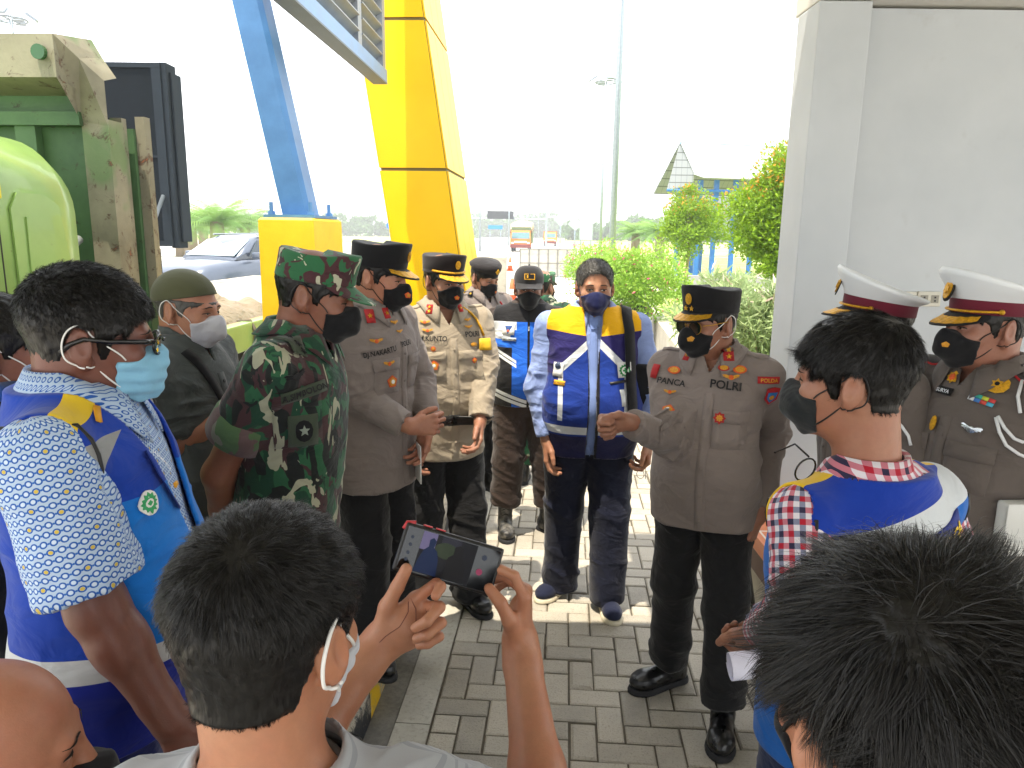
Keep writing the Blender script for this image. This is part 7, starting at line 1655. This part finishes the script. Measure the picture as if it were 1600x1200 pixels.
# ---- man in the skullcap
def make_skullcap():
    f = Fig('man in an olive skullcap and grey collarless shirt with a white mask', 289, 421, 2.4, phi=55, hphi=56, pitch=8, base=.126, capx=.008, tone='#9a6648', w=1.02, belly=.03, neck=.060, armr=1.05,
            arms={-1: {'e': ('px', 268, 700, 2.24), 'w': ('px', 372, 640, 2.34)}, 1: {'w': (.10, -.28, 1.0)}}, bare=(-1, 1)).build(); k = f.k
    G2 = cloth('shirt_grey', '#4b5050', wr=.4); f.garment('shirt', G2, off=.016, sleeve=.85, hem=.72, sr=(.072, .070, .06), h=.0055, open_v=.25, vdepth=.10, neckr=f.neck+.007, seed=101, fold=1.5); f.collar(G2, rad=f.neck+.010, gap=14, stand=True, h1=.035, parent=f.last)
    f.patch('placket', f.fr(.004, 1.2*k), .034, .26*k, G2, off=.003, nu=6, nv=14)
    for i in range(4): f.shape('button', f.fr(.004, (1.30-.07*i)*k), poly(8, .006), plain('button_dark', '#26282a', .4), .0068)
    b = MB(); P = []
    for i in range(21):
        t = i/20; x, z = -.10*k+(.22*t)*k, (1.42-.55*t)*k; fr_ = f.fr(0, 0)
        for d_ in (-.017, .017): P.append(f.proj(fr_, x+d_*.9, z+d_*.4, .006))
    o = b.grid(P, 21, 2).build('bag_strap', cloth('strap_black', '#121316', wr=.1), f.o, True); o.modifiers.new('s', 'SOLIDIFY').thickness = .003
    f.trousers(BLKT, seed=105, h=.011)
    for q in (1, -1): f.shoe(q, LEA, SOLE)
    f.hair(HAIRG, thick=.003, front=.03, cut_top=.035); skullcap(f, cloth('cap_olive', '#4a4c35', wr=.1, weave=260)); f.eyes('#2a1f18', .5, lookx=.002); f.mask(cloth('mask_grey_white', '#b9b9c0', wr=.05), 'kf', bulge=.004, loopcol=WHT); return f
make_skullcap()

# ---- man in the patterned shirt and vest, left foreground
def batik(m):
    u, v, _ = m.attr(); P_ = .0138; gu = (u/P_); row = (v/P_).fl(); gx = (gu+(row.mod(2))*.5).fr()-.5; gy = (v/P_).fr()-.5
    r_ = (gx*gx+gy*gy).sq(); ring_ = r_.band(.24, .40); gx2 = (gu+(row.mod(2))*.5+.5).fr()-.5; dot = ((gx2*gx2+gy*gy).sq() < .12); cid = ((gu+(row.mod(2))*.5).fl()*3+row*5).mod(7)
    n = m.noise(900, 1); c = m.mix(ring_, '#a9bed6', '#1f55a8'); c = m.mix(dot, c, '#2b62b4'); c = m.mix((cid < .5)*(r_ < .22), c, '#c9b24f'); c = m.mix((cid > .5)*(r_ < .2), c, '#c3d3e4'); return c
def vestB(m):
    x, y, z = m.xyz(); n = m.noise(4, 4); blue = m.mix(m.ramp(n, .3, .7), '#08308f', '#0e3da6'); lb = m.mix(m.ramp(n, .3, .7), '#0b63bf', '#1779d3')
    c = m.mix(((y < -.075)*(z < 1.25)), blue, lb); c = m.mix(z < .945, c, '#0b1f86')
    sh = (z > 1.29)*(y.band(-.045, .0)); c = m.mix(sh*(x.abs() > .055), c, '#d9b722')
    w1 = ((y+.062-(1.33-z)*.20).abs() < .016)*(z > .965)*(z < 1.36)*(y < -.03); c = m.mix(w1, c, '#8d8f90'); w2 = ((z-.965).abs() < .021); c = m.mix(w2, c, '#b6b9bc')
    wb = ((z-(1.20+y*.9)).abs() < .022)*(y > .06); c = m.mix(wb, c, '#c4c7ca')
    return c
def make_batik():
    f = Fig('man in a patterned shirt, glasses and a light blue pleated mask at the left', 132, 413, 1.34, phi=74, hphi=88, pitch=7, base=.126, capx=.014, tone='#64392a', w=1.12, belly=.035, neck=.064, armr=1.12, hs=1.0, hd=.0026,
            arms={-1: {'e': ('px', 152, 950, 1.13), 'w': ('px', 262, 1120, 1.12)}, 1: {'w': (.2, -.12, .9)}}, bare=(-1,)).build(); k = f.k
    BT = cloth('batik', 'bt', wr=.15, pattern=batik, weave=0)
    f.garment('shirt', BT, off=.014, sleeve=.84, hem=.80, sr=(.070, .076, .06), h=.0046, open_v=.3, vdepth=.06, neckr=f.neck+.008, seed=111, uv=True, fold=.9)
    WL = cloth('batik_collar', 'btc', wr=.1, weave=0, pattern=lambda m: (lambda xyz: (lambda r: m.mix(r.band(.22, .38), '#a9bed6', '#1f55a8'))((((xyz[0]*75+xyz[1]*75).fr()-.5)*((xyz[0]*75+xyz[1]*75).fr()-.5)+((xyz[2]*75).fr()-.5)*((xyz[2]*75).fr()-.5)).sq()))(m.xyz()))
    f.collar(WL, rad=f.neck+.013, gap=20, point=.045, h1=.042, drop=.05, spread=.034, parent=f.last)
    VB = cloth('safety_vest_blue', 'vb', wr=.25, pattern=vestB, weave=700)
    f.garment('safety_vest', VB, off=.030, sleeve=None, hem=.80, h=.0046, neckr=f.neck+.030, seed=113, fold=1.0, flare=.004, armcut=.066, armx=.03, cut=('-', lambda P: np.maximum(np.abs(P[:, 0])-.02-.25*np.clip(P[:, 2]-1.1*k, 0, 1), P[:, 1])))
    f.piping(ZIP)
    fr_ = f.fpx(229, 785); f.shape('round_badge', fr_, poly(16, .021), WHT, .006); f.shape('badge_gear', fr_, star(12, .018, .014), plain('gear_green', '#2f9a5d', .6), .0072); f.shape('badge_eye', fr_, poly(10, .009), WHT, .0082); f.shape('badge_cross', fr_, poly(4, .006), plain('gear_green', '#2f9a5d', .6), .009)
    # lanyard
    LBm = cloth('lanyard_navy', '#0d2a78', wr=.05); P = []; 
    path = [(228, 700), (238, 718), (248, 736), (259, 754), (270, 772), (281, 790)]
    for x, y in path:
        a = f.fpx(x-9, y+5); c = f.fpx(x+9, y-5); P += [a[0]+a[3]*.012, c[0]+c[3]*.012]
    o = MB().grid(P, len(path), 2).build('lanyard', LBm, f.o, True); o.modifiers.new('s', 'SOLIDIFY').thickness = .002
    f.text('lanyard_lettering', f.fpx(240, 722, -58), 'JASAMARGA', .010, WLET, .018, parent=o); f.patch('lanyard_tab', f.fpx(262, 758, 0), .022, .010, plain('tab_amber', '#d99a1c', .6), off=.018, parent=o, nu=4, nv=4)
    f.patch('shirt_pen_tab', f.fpx(150, 648, 50), .035, .010, plain('tab_amber', '#d99a1c', .6), off=.006, parent=f.o, nu=5, nv=4)
    f.trousers(cloth('trouser_navy', '#101a52', wr=.3), seed=115, h=.010, top=.98)
    for q in (1, -1): f.shoe(q, LEA, SOLE)
    f.hair(HAIR, thick=.013, front=.050, vol=.005, seed=5, sideburn=-.035, nape=-.062); f.strands(HAIR, 42000, .016, (.0, .06, .095), .0008, 5, lift=.42, chaos=.8, grav=.5, sidelen=.4, clump=.6, csize=.006)
    MS = cloth('mask_light_blue', '#7fb3cf', wr=.1); f.mask(MS, 'surgical', loopcol=WHT, h=.0024); f.eyes('#0f0b09', .6, parts=(1, -1))
    K_ = plain('glasses_black', '#0b0b0d', .25); GL_ = Mat('spectacle_lens', '#ffffff', .03); GL_.b.inputs['Transmission Weight'].default_value = 1; GL_.b.inputs['IOR'].default_value = 1.15
    g = None
    for q in (1, -1):
        pts = [Vector((q*.033+.026*cos(t)*(1), -.112+1.6*(max(0, abs(q*.033+.026*cos(t))-.02))**1.5, -.002+.018*sin(t))) for t in [2*pi*i/20 for i in range(21)]]
        o = hmb(f, MB().tube(pts, .0024, 6, False), 'glasses_rim', K_, True, f.o); hmb(f, MB().prism(pts[:-1], (0, -1, 0), .0012), 'lens', GL_.m, False, o)
        hmb(f, MB().tube([(q*.060, -.100, .006), (q*.078, -.085, .007), (q*.083, -.03, .004), (q*.086, .010, .006), (q*.084, .030, -.004), (q*.080, .045, -.02)], .0028, 8, flat=1.6), 'temple', K_, True, o)
    hmb(f, MB().tube([(-.010, -.118, .004), (0, -.121, .006), (.010, -.118, .004)], .0024, 6), 'nose_bridge', K_, True, f.o); return f
make_batik()

# ---- man at the left edge
def make_edge():
    f = Fig('man at the left edge in a black jacket with a blue collar and white mask', -12, 452, 1.62, phi=78, hphi=84, pitch=5, base=.126, capx=.012, tone='#7a4a35', w=1.08, belly=.03, neck=.062, hs=1.03).build(); k = f.k
    BC = cloth('collar_blue', '#1550a8', wr=.15); JK = cloth('jacket_black', '#101013', wr=.35)
    f.garment('jacket', JK, off=.026, sleeve=1.9, hem=.74, sr=(.078, .068, .055), neckr=f.neck+.012, seed=121, open_v=.4, vdepth=.12, h=.007); f.collar(BC, rad=f.neck+.016, point=.05, spread=.04, parent=f.last, h1=.03, gap=24); f.trousers(BLKT, seed=122, h=.012)
    for q in (1, -1): f.shoe(q, LEA, SOLE)
    f.hair(HAIR, thick=.009, front=.055, nape=-.03, sideburn=-.01); f.strands(HAIR, 12000, .012, width=.0009, seed=8, lift=.4); f.eyes('#0f0b09', .6); f.mask(cloth('mask_white', '#b4b3c4', wr=.06), 'kf', loopcol=WHT, bulge=.006); return f
make_edge()

# ---- officers in white service caps on the right
def traffic(f, seed, detail=True):
    k = f.k; GY = cloth('uniform_dark_grey', '#5d5550', wr=.3)
    police(f, GY, seed=seed, hem=.80, off=.014, vd=.07, open_v=.42, pockets=detail)
    WB = Mat('belt_white', '#c9ccd0', .4); WB.xyz(); WB.bump(WB.noise(50, 2), .1, .002); f.belt(.885*k, .05, WB.m); f.trousers(BLKT, seed=seed+1, h=.010)
    for q in (1, -1): f.shoe(q, LEA, SOLE, shaft=.12)
    f.hair(HAIR, thick=.006, front=.03, cut_top=.042); service_cap(f)
def make_traffic_right():
    f = Fig('officer at the right edge in a white cap, medal ribbons and white belt pouch', 1552, 423, 2.05, phi=-38, hphi=-56, pitch=1, capx=.036, tone='#855640', w=1.05, belly=.025, neck=.064,
            arms={1: {'w': (.26, .02, .86)}, -1: {'w': (-.22, .10, .88)}}).build(); k = f.k
    traffic(f, 131); f.mask(MB_, 'kf', bulge=.004); crest_on_mask(f, GOLDT, .028, -.046, .010); f.eyes('#15100d', .6)
    fr_ = f.fpx(1559, 601); f.shape('gold_badge', fr_, [(x*1.15, y) for x, y in poly(10, .026)], GOLD, .010); f.shape('badge_relief', fr_, star(6, .015, .009), GOLD, .0135); f.shape('badge_relief', fr_, poly(8, .006), BLK, .015)
    fr_ = f.fpx(1535, 625, -10); cols = ['#3a86b8', '#2f9f8e', '#b9bf3a', '#c23a3a', '#cfd3d6', '#3a74b8', '#c2453a', '#4aa5c0']
    for r_ in range(2):
        for c_ in range(4): q = (fr_[0]+fr_[1]*((c_-1.5)*.0165)+fr_[2]*((.5-r_)*.011),)+fr_[1:]; f.patch('medal_ribbon', q, .016, .0100, plain('ribbon_'+cols[(r_*4+c_) % 8].strip('#'), cols[(r_*4+c_) % 8], .6), off=.010, nu=4, nv=4)
    f.shape('silver_wings', f.fpx(1519, 671, -6), wings(.030, .8), SILV, .008); fr_ = f.fpx(1478, 611); f.patch('name_tape', fr_, .05, .022, BLK, off=.009, nv=5); f.text('name_lettering', fr_, 'SURYA', .014, WLET, .013); crest(f, 1492, 590, .018, 'star', (GOLD, ORC)); f.shape('whistle_badge', f.fpx(1462, 661), poly(10, .018, 0, 0, .5, 1.2), GOLD, .012)
    rankpin(f, 1556, 566, 1, .026, BLK, SILV)
    fr_ = (Vector((.135*k, f.ly(1.4*k), 1.40*k)), Vector((.9, 0, -.25)).normalized(), Vector((0, -1, 0)), Vector((.25, 0, 1)).normalized(), .08); f.patch('shoulder_board', fr_, .11, .055, BOARD, off=.010); f.shape('board_pip', fr_, star(6, .014, .009), GOLD, .014); f.patch('board_edge', fr_, .12, .062, REDC, off=.008)
    fr2 = (Vector((-.135*k, f.ly(1.4*k), 1.40*k)), Vector((.9, 0, .25)).normalized(), Vector((0, -1, 0)), Vector((-.25, 0, 1)).normalized(), .08); f.patch('shoulder_board', fr2, .11, .055, BOARD, off=.010); f.patch('board_edge', fr2, .12, .062, REDC, off=.008)
    # white cords
    WC = plain('cord_white', '#d4d6d8', .6)
    for dx, dz in ((0, 0), (.02, -.02)):
        pts = [f.fpx(x, y)[0]+f.fpx(x, y)[3]*.008 for x, y in ((1598, 596), (1594, 620), (1597, 645))] if dx == 0 else [f.fpx(x, y)[0]+f.fpx(x, y)[3]*.008 for x, y in ((1557, 652), (1562, 675), (1572, 695), (1590, 709), (1599, 712))]
        f.pmb(MB().tube(pts, .0045, 8), 'white_cord', WC, True)
    pts = [f.fpx(x, y)[0]+f.fpx(x, y)[3]*.008 for x, y in ((1560, 650), (1570, 668), (1584, 684), (1599, 690))]; f.pmb(MB().tube(pts, .0045, 8), 'white_cord', WC, True)
    # white pouch on the belt
    fr_ = f.fpx(1586, 800); c = f.M @ (fr_[0]+fr_[3]*.02+Vector((0, 0, -.035))); ang = atan2(fr_[3].x, -fr_[3].y)+f.th; M = Matrix.Translation(c) @ Matrix.Rotation(ang, 4, 'Z')
    p = empty('belt_pouch', c, 'white leather pouch with small gold emblems hanging on the belt of the rightmost officer', 'pouch'); WP = Mat('pouch_white', '#cfd0cc', .35); WP.xyz(); WP.bump(WP.noise(70, 3), .15, .002)
    wpart(MB().box((-.055, -.022, -.075), (.055, .022, .072), M, bev=.01), 'pouch_body', WP.m, p, True); wpart(MB().box((-.058, -.027, -.005), (.058, -.0225, .074), M, bev=.002), 'pouch_flap', WP.m, p, True)
    for z_, mt in ((.015, plain('patch_blue2', '#23508e', .5)), (-.028, GOLD)): wpart(MB().prism([M @ Vector((x+.018, -.0275 if z_ > 0 else -.0222, q+z_)) for x, q in poly(14, .014)], M.to_3x3() @ Vector((0, -1, 0)), .002), 'pouch_emblem', mt, p); wpart(MB().prism([M @ Vector((x+.018, -.030 if z_ > 0 else -.0245, q+z_)) for x, q in star(5, .010, .004)], M.to_3x3() @ Vector((0, -1, 0)), .0015), 'emblem_star', GOLD, p)
    return f
make_traffic_right()
def make_traffic_left():
    f = Fig('officer in a white cap almost hidden behind the man in the checked shirt', 1372, 426, 2.3, phi=-62, hphi=-86, pitch=-5, capx=.036, tone='#855640', w=.86).build(); k = f.k
    traffic(f, 141, False); f.mask(MB_, 'kf'); WC = plain('cord_white', '#d4d6d8', .6)
    pts = [f.fpx(x, y)[0]+f.fpx(x, y)[3]*.008 for x, y in ((1398, 652), (1410, 665), (1419, 680), (1424, 695))]; f.pmb(MB().tube(pts, .0045, 8), 'white_cord', WC, True); return f
make_traffic_left()

# ---- man in the checked shirt and vest
def gingham(m):
    u, v, _ = m.attr(); P_ = .022; a = (u/P_).fr() < .5; b = (v/P_).fr() < .5; c2 = (u/(P_*2)).fr() < .5; d2 = (v/(P_*2)).fr() < .5
    base = m.mix(a*b, m.mix(a.mx(b), '#d3cdd3', m.mix(c2, '#bb6f7d', '#7a7d94')), m.mix((c2*d2).mx((1-c2)*(1-d2)), '#a3182d', '#2a2540')); return base
def vestN(m):
    x, y, z = m.xyz(); n = m.noise(4, 4); blue = m.mix(m.ramp(n, .3, .7), '#082c8c', '#0d3aa2'); c = blue
    c = m.mix((y < .02)*(z > 1.28)*(y > -.05), c, '#d9b21c'); c = m.mix(z < (1.28-x*.26), c, '#0d5cae')
    w1 = ((z-(1.300-x*.26)).abs() < .030)*(y > -.02); c = m.mix(w1, c, '#bfc4c8'); w3 = (x.abs()-.135).abs() < .012; c = m.mix(w3*(z < 1.21)*(y > 0), c, '#bfc4c8'); w2 = (z-1.0).abs() < .022; c = m.mix(w2, c, '#b6bbc0')
    return c
def make_checked():
    f = Fig('young man in a red checked shirt and blue vest, turned away', 1342, 489, 1.42, phi=-132, hx=.05, hphi=-98, pitch=3, capx=.014, tone='#8e5d42', w=1.0, ks=.945, belly=.0, neck=.060, hd=.0026, armr=1.0,
            arms={1: {'e': ('px', 1258, 955, 1.26), 'w': ('px', 1190, 985, 1.42)}, -1: {'w': (-.2, -.2, 1.0)}}, hands={1: {'pose': 'grip', 'dw': (-.1, .5, -.8), 'pw': (-.2, .6, .5)}}).build(); k = f.k
    CH = cloth('gingham', 'ch', wr=.15, pattern=gingham, weave=0); 
    f.garment('shirt', CH, off=.012, sleeve=1.90, hem=.84, sr=(.070, .062, .050), h=.0048, neckr=f.neck+.007, open_v=.3, vdepth=.06, seed=151, uv=True)
    CC = cloth('gingham_collar', 'chc', wr=.05, weave=0, pattern=lambda m: (lambda t: (lambda a, b, c2: m.mix(a*b, m.mix(a.mx(b), '#d3cdd3', '#bb6f7d'), m.mix(c2, '#a3182d', '#2a2540')))((t[0]/.024).fr() < .5, (t[2]/.022+t[1]*6).fr() < .5, (t[0]/.048).fr() < .5))(m.xyz()))
    f.collar(CC, rad=f.neck+.011, gap=16, point=.04, h1=.040, drop=.044, spread=.026, parent=f.last)
    VN = cloth('safety_vest_back', 'vn', wr=.25, pattern=vestN, weave=700); f.garment('safety_vest', VN, off=.028, sleeve=None, hem=.82, h=.0046, neckr=f.neck+.026, seed=153, fold=.9, armcut=.054, armx=.045)
    f.piping(ZIP, x=f.sh[1].x+.03)
    fr_ = f.fr(-.03, 1.248, 'back', rot=13); f.patch('back_panel', fr_, .25, .065, plain('panel_navy', '#12267a', .7), off=.004, nu=16, nv=6); f.text('company_lettering', fr_, 'JASA MARGA', .042, YLET, .0075, bold=.03); f.text('toll_lettering', f.fr(-.03, 1.200, 'back', rot=13), 'TOLL ROAD', .030, WLET, .0075, bold=.02)
    f.trousers(cloth('jeans_blue', '#16264a', wr=.3), seed=155, h=.009, top=.95)
    for q in (1, -1): f.shoe(q, LEA, SOLE)
    f.hair(HAIR, thick=.012, front=.058, vol=.007, seed=6, sideburn=-.030, nape=-.062); f.strands(HAIR, 50000, .032, (.0, .06, .09), .0007, 6, lift=.15, chaos=.28, grav=.7, front_len=1.2, sidelen=.4, clump=.6, csize=.009)
    f.eyes('#0f0b09', .6); f.mask(cloth('mask_charcoal', '#1c2022', wr=.25), 'kf', bulge=.0, h=.0024)
    # eyeglasses hooked in the collar
    c = at(1247, 755, 1.40); p = empty('eyeglasses', c, 'black framed eyeglasses hanging from the collar of the man in the checked shirt', 'eyeglasses'); K_ = plain('glasses_black', '#0b0b0d', .25); R_ = Matrix.Rotation(radians(-58), 3, 'Y')
    for q in (-1, 1): pts = [R_ @ Vector((q*.030+.025*cos(t*pi/9), .01*q, .017*sin(t*pi/9))) for t in range(19)]; MB().tube(pts, .002, 6, False).build('lens_rim', K_, p, True)
    MB().tube([R_ @ Vector((.055, .01, .01)), R_ @ Vector((.06, .05, .03)), R_ @ Vector((.02, .10, .03))], .002, 6).build('temple', K_, p, True)
    # watch and rolled paper
    W = f.wr[1]; fd = (W-f.el[1]).normalized(); u = fd.cross(Vector((0, 0, 1))).normalized(); v = fd.cross(u); wt = empty('wristwatch', f.M @ W, 'steel wristwatch on the wrist of the man in the checked shirt', 'watch', rz=f.th); b = MB()
    rg = lambda r1, o_: [fd*o_+u*(r1*cos(t*pi/10))+v*(r1*sin(t*pi/10)) for t in range(20)]; b.loft([rg(.032, -.002), rg(.036, -.002), rg(.036, .016), rg(.032, .016)], cap=(False, False)); b.build('strap', SILV, wt, True)
    a0 = at(1140, 1040, 1.36); a1 = at(1240, 1030, 1.36); d = (a1-a0).normalized(); pr = empty('rolled_paper', a0.lerp(a1, .5), 'rolled white paper held by the man in the checked shirt', 'paper'); u = d.cross(Vector((0, 0, 1))).normalized(); v = d.cross(u); P = []
    for i in range(30):
        t = i/29*2*pi*1.45; r_ = .019+.0022*t*.5
        for s_ in (0, .5, 1): P.append(a0.lerp(a1, s_*1.25)+u*(r_*cos(t))+v*(r_*sin(t)*1.15))
    b = MB().grid(P, 30, 3); o = wpart(b, 'paper_sheet', plain('paper_white', '#d5d5e6', .7), pr, True); return f
make_checked()

# ---- the man filming with his phone
def make_filmer():
    f = Fig('black haired man in a grey striped shirt filming with his phone, seen from behind', 413, 800, .70, phi=166, hphi=146, pitch=8, capx=.010, tone='#a06a47', w=.88, ks=.965, neck=.056, hd=.0026, armr=1.08, hs=1.0,
            arms={-1: {'w': ('px', 812, 1004, 1.045), 'e': ('px', 856, 1330, .86)}, 1: {'w': ('px', 590, 1008, .98), 'e': ('px', 420, 1235, .84)}}, bare=(1, -1),
            hands={-1: {'dw': (.10, .12, 1), 'pw': (-1, .10, .05), 'pose': [(30, 42, 28), (58, 50, 30), (62, 52, 30), (66, 54, 30)], 'thumb': [(.020, .020, .010), (.048, .058, .020), (.056, .088, .038), (.052, .108, .060)], 'sc': 1.0},
                   1: {'dw': (.74, .10, .50), 'pw': (.25, -1, .15), 'sc': 1.04, 'pose': [(8, 62, 50), (52, 88, 50), (60, 92, 50), (66, 94, 50)], 'thumb': [(.018, .020, .008), (.048, .052, .010), (.066, .084, .012), (.082, .112, .012)], 'spread': 1.0}}).build(); k = f.k
    ST = cloth('striped_tee', 'st', wr=.12, weave=0, pattern=lambda m: (lambda t: m.mix(((t[2]*62).fr() < .30), '#a4a7ac', '#8f9399'))(m.xyz()))
    f.garment('shirt', ST, off=.016, sleeve=.5, hem=.80, sr=(.068, .070, .06), h=.0048, neckr=f.neck+.012, seed=161, fold=1.0)
    nb = f.nb; b = MB(); rr_ = f.neck+.016; b.tube([nb+Vector((rr_*cos(t*pi/16), rr_*sin(t*pi/16), .006-.016*(1-sin(t*pi/16))*.5)) for t in range(33)], .005, 6, False); f.pmb(b, 'neckband', cloth('neckband_grey', '#85888e', wr=.05), True, f.last)
    f.trousers(NAVYT, seed=165, h=.012)
    for q in (1, -1): f.shoe(q, LEA, SOLE)
    f.hair(HAIR, thick=.013, front=.055, vol=.004, seed=7, sideburn=-.022, nape=-.068, h=.003)
    f.strands(HAIR, 90000, .026, (-.012, .070, .088), .00055, 7, lift=.20, chaos=.36, grav=.55, sidelen=.30, segs=5, clump=.6, csize=.0065)
    f.mask(cloth('mask_white2', '#b9bcc4', wr=.1), 'surgical', loopcol=WHT, h=.0026, loops=.0022); return f
FILMER = make_filmer()
def palm_lines(f):
    me = f.o.data; bv = BVHTree.FromPolygons([v.co.copy() for v in me.vertices], [tuple(p.vertices) for p in me.polygons]); mt = plain('crease', '#6a3a2a', .6); Mi = f.Mi.to_3x3()
    d = (Mi @ Vector((.74, .10, .50))).normalized(); p = Mi @ Vector((.25, -1, .15)); p = (p-d*p.dot(d)).normalized(); t = p.cross(d); W = f.wr[1]
    for L_ in (((.040, .082), (.022, .070), (.014, .050), (.014, .026), (.012, .010)), ((.040, .084), (.018, .080), (-.004, .066), (-.024, .048)), ((.014, .094), (-.006, .088), (-.030, .070))):
        pts = []
        for i in range(len(L_)-1):
            for j in range(4):
                u = j/4; x = L_[i][0]*(1-u)+L_[i+1][0]*u; y = L_[i][1]*(1-u)+L_[i+1][1]*u; o = W+t*x+d*y+p*.04; h = bv.ray_cast(o, -p, .08)
                if h[0] is not None: pts.append(h[0]-p*.0001)
        if len(pts) > 3: f.pmb(MB().tube(pts, [.0003]+[.0008]*(len(pts)-2)+[.0003], 5), 'palm_crease', mt, True)
palm_lines(FILMER)
def phone():
    TL, TR, BL = at(633, 822, 1.02), at(786, 866, 1.04), at(634, 884, 1.005); X_ = (TR-TL).normalized(); Z_ = (TL-BL); Z_ = (Z_-X_*Z_.dot(X_)).normalized(); N_ = X_.cross(Z_)
    if N_.y > 0: N_ = -N_
    W_ = (TR-TL).length; H_ = W_*.47; c = TL+X_*W_/2-Z_*(H_/2-.008); p = empty('smartphone', c, 'black smartphone with red trimmed case held sideways, its camera screen lit', 'phone')
    M = Matrix((X_, -N_, Z_)).transposed().to_4x4(); M.translation = c
    KB = plain('case_black', '#121214', .45); wpart(MB().box((-W_/2, -.0045, -H_/2), (W_/2, .0055, H_/2), M, bev=.0042), 'case', KB, p, True)
    RD = plain('case_red', '#b3272d', .4); 
    for x0, x1 in ((-W_/2+.026, -W_/2+.040), (-W_/2+.045, -W_/2+.060)): wpart(MB().box((x0, -.003, H_/2+.0003), (x1, .003, H_/2+.0022), M, bev=.0006), 'side_button', RD, p)
    wpart(MB().tube([M @ Vector((-W_/2-.0005, 0, H_/2-.012)), M @ Vector((-W_/2+.002, 0, H_/2-.002)), M @ Vector((-W_/2+.014, 0, H_/2+.0008))], .0036, 8), 'corner_bumper', RD, p, True)
    def em(name, col, st=.25, rough=.4):
        m = Mat(name, tuple(v*.4 for v in lin(col)[:3])+(1,), rough, spec=.15); m.b.inputs['Emission Color'].default_value = lin(col); m.b.inputs['Emission Strength'].default_value = st; return m.m
    sw, sh_ = W_-.010, H_-.010; z0 = -sh_/2
    def flat(name, pts, mt, y): return wpart(MB().prism([M @ Vector((x, y, z)) for x, z in pts], M.to_3x3() @ Vector((0, -1, 0)), .0002), name, mt, p)
    rect = lambda a, b, c_, d: [(a, c_), (b, c_), (b, d), (a, d)]
    flat('glass', rect(-sw/2, sw/2, -sh_/2, sh_/2), plain('phone_glass', '#0a0b0e', .08), -.0047)
    x0 = -sw/2+.024; x1 = sw/2-.036
    flat('preview', rect(x0, x1, -sh_/2+.001, sh_/2-.001), em('preview_dark', '#232329', .08), -.0050)
    flat('preview_wall', rect(x0, x0+.022, .004, sh_/2-.001), em('preview_wall', '#6f688c', .18), -.0053)
    flat('preview_sky', rect(x0+.030, x1-.025, .006, sh_/2-.001), em('preview_sky', '#353541', .12), -.0053)
    flat('preview_tree', [(x0+.040+.018*cos(t), .010+.012*sin(t)) for t in [2*pi*i/12 for i in range(12)]], em('preview_tree', '#3a4534', .12), -.0055)
    b1 = x0+.017; flat('preview_man', [(b1-.017, -sh_/2+.002), (b1+.018, -sh_/2+.002), (b1+.015, -.006), (b1+.010, .006), (b1+.004, .010), (b1+.005, .020), (b1, .024), (b1-.005, .020), (b1-.004, .010), (b1-.010, .004), (b1-.014, -.010)], em('preview_blue', '#18294e', .15), -.0057)
    b1 = x0+.058; flat('preview_officer', [(b1-.015, -sh_/2+.002), (b1+.018, -sh_/2+.002), (b1+.016, -.004), (b1+.007, .008), (b1+.008, .020), (b1, .023), (b1-.006, .019), (b1-.006, .008), (b1-.013, .002)], em('preview_brown', '#1e1d20', .1), -.0057)
    flat('record_button', [(x1+.012+.005*cos(t), -.006+.005*sin(t)) for t in [2*pi*i/14 for i in range(14)]], em('record_red', '#8a3a55', .25), -.0055)
    for z_ in (.016,): flat('lens_button', [(x1+.014+.004*cos(t), z_+.004*sin(t)) for t in [2*pi*i/14 for i in range(14)]], em('ui_grey', '#3c4250', .2), -.0055)
    for z_ in (-.016, -.006, .006, .017): flat('menu_icon', [(-sw/2+.010+.0026*cos(t), z_+.0026*sin(t)) for t in [2*pi*i/8 for i in range(8)]], em('ui_grey', '#3c4250', .2), -.0055)
phone()

# ---- dark haired head in the right foreground
def make_near():
    f = Fig('tousled black haired man with a black mask in the right foreground, seen from behind', 1450, 868, .52, phi=-165, hphi=-142, pitch=10, capx=.016, tone='#9c6646', w=1.0, neck=.060, hd=.0026, hs=1.06).build()
    f.garment('shirt', cloth('tee_dark', '#1b1c20', wr=.2), off=.016, sleeve=.6, hem=.80, sr=(.070, .070, .06), h=.008, neckr=f.neck+.010, seed=171); f.trousers(BLKT, seed=172, h=.014)
    for q in (1, -1): f.shoe(q, LEA, SOLE)
    f.hair(HAIR, thick=.012, front=.055, vol=.008, seed=9, sideburn=-.022, nape=-.070, h=.003)
    f.strands(HAIR, 110000, .072, (.034, .062, .092), .0006, 11, lift=.10, chaos=.55, grav=.30, sidelen=.12, segs=8, clump=.75, csize=.012); f.mask(MB_, 'kf', loops=.0022, h=.0026); return f
make_near()

# ---- shaven headed man at the bottom left
def make_bald():
    f = Fig('shaven headed man at the bottom left corner wearing a black mask', -24, 1040, .86, phi=90, hphi=78, pitch=12, capx=.0, tone='#9a6243', w=1.0, hd=.0026, hs=1.0).build()
    f.garment('shirt', cloth('tee_black', '#0f0f11', wr=.2), off=.016, sleeve=.6, hem=.80, sr=(.070, .070, .06), h=.008, neckr=f.neck+.010, seed=181); f.trousers(BLKT, seed=182, h=.014)
    for q in (1, -1): f.shoe(q, LEA, SOLE)
    f.eyes('#15100d', .6); f.mask(MB_, 'kf', bulge=.02, h=.003, top=-.026); return f
make_bald()
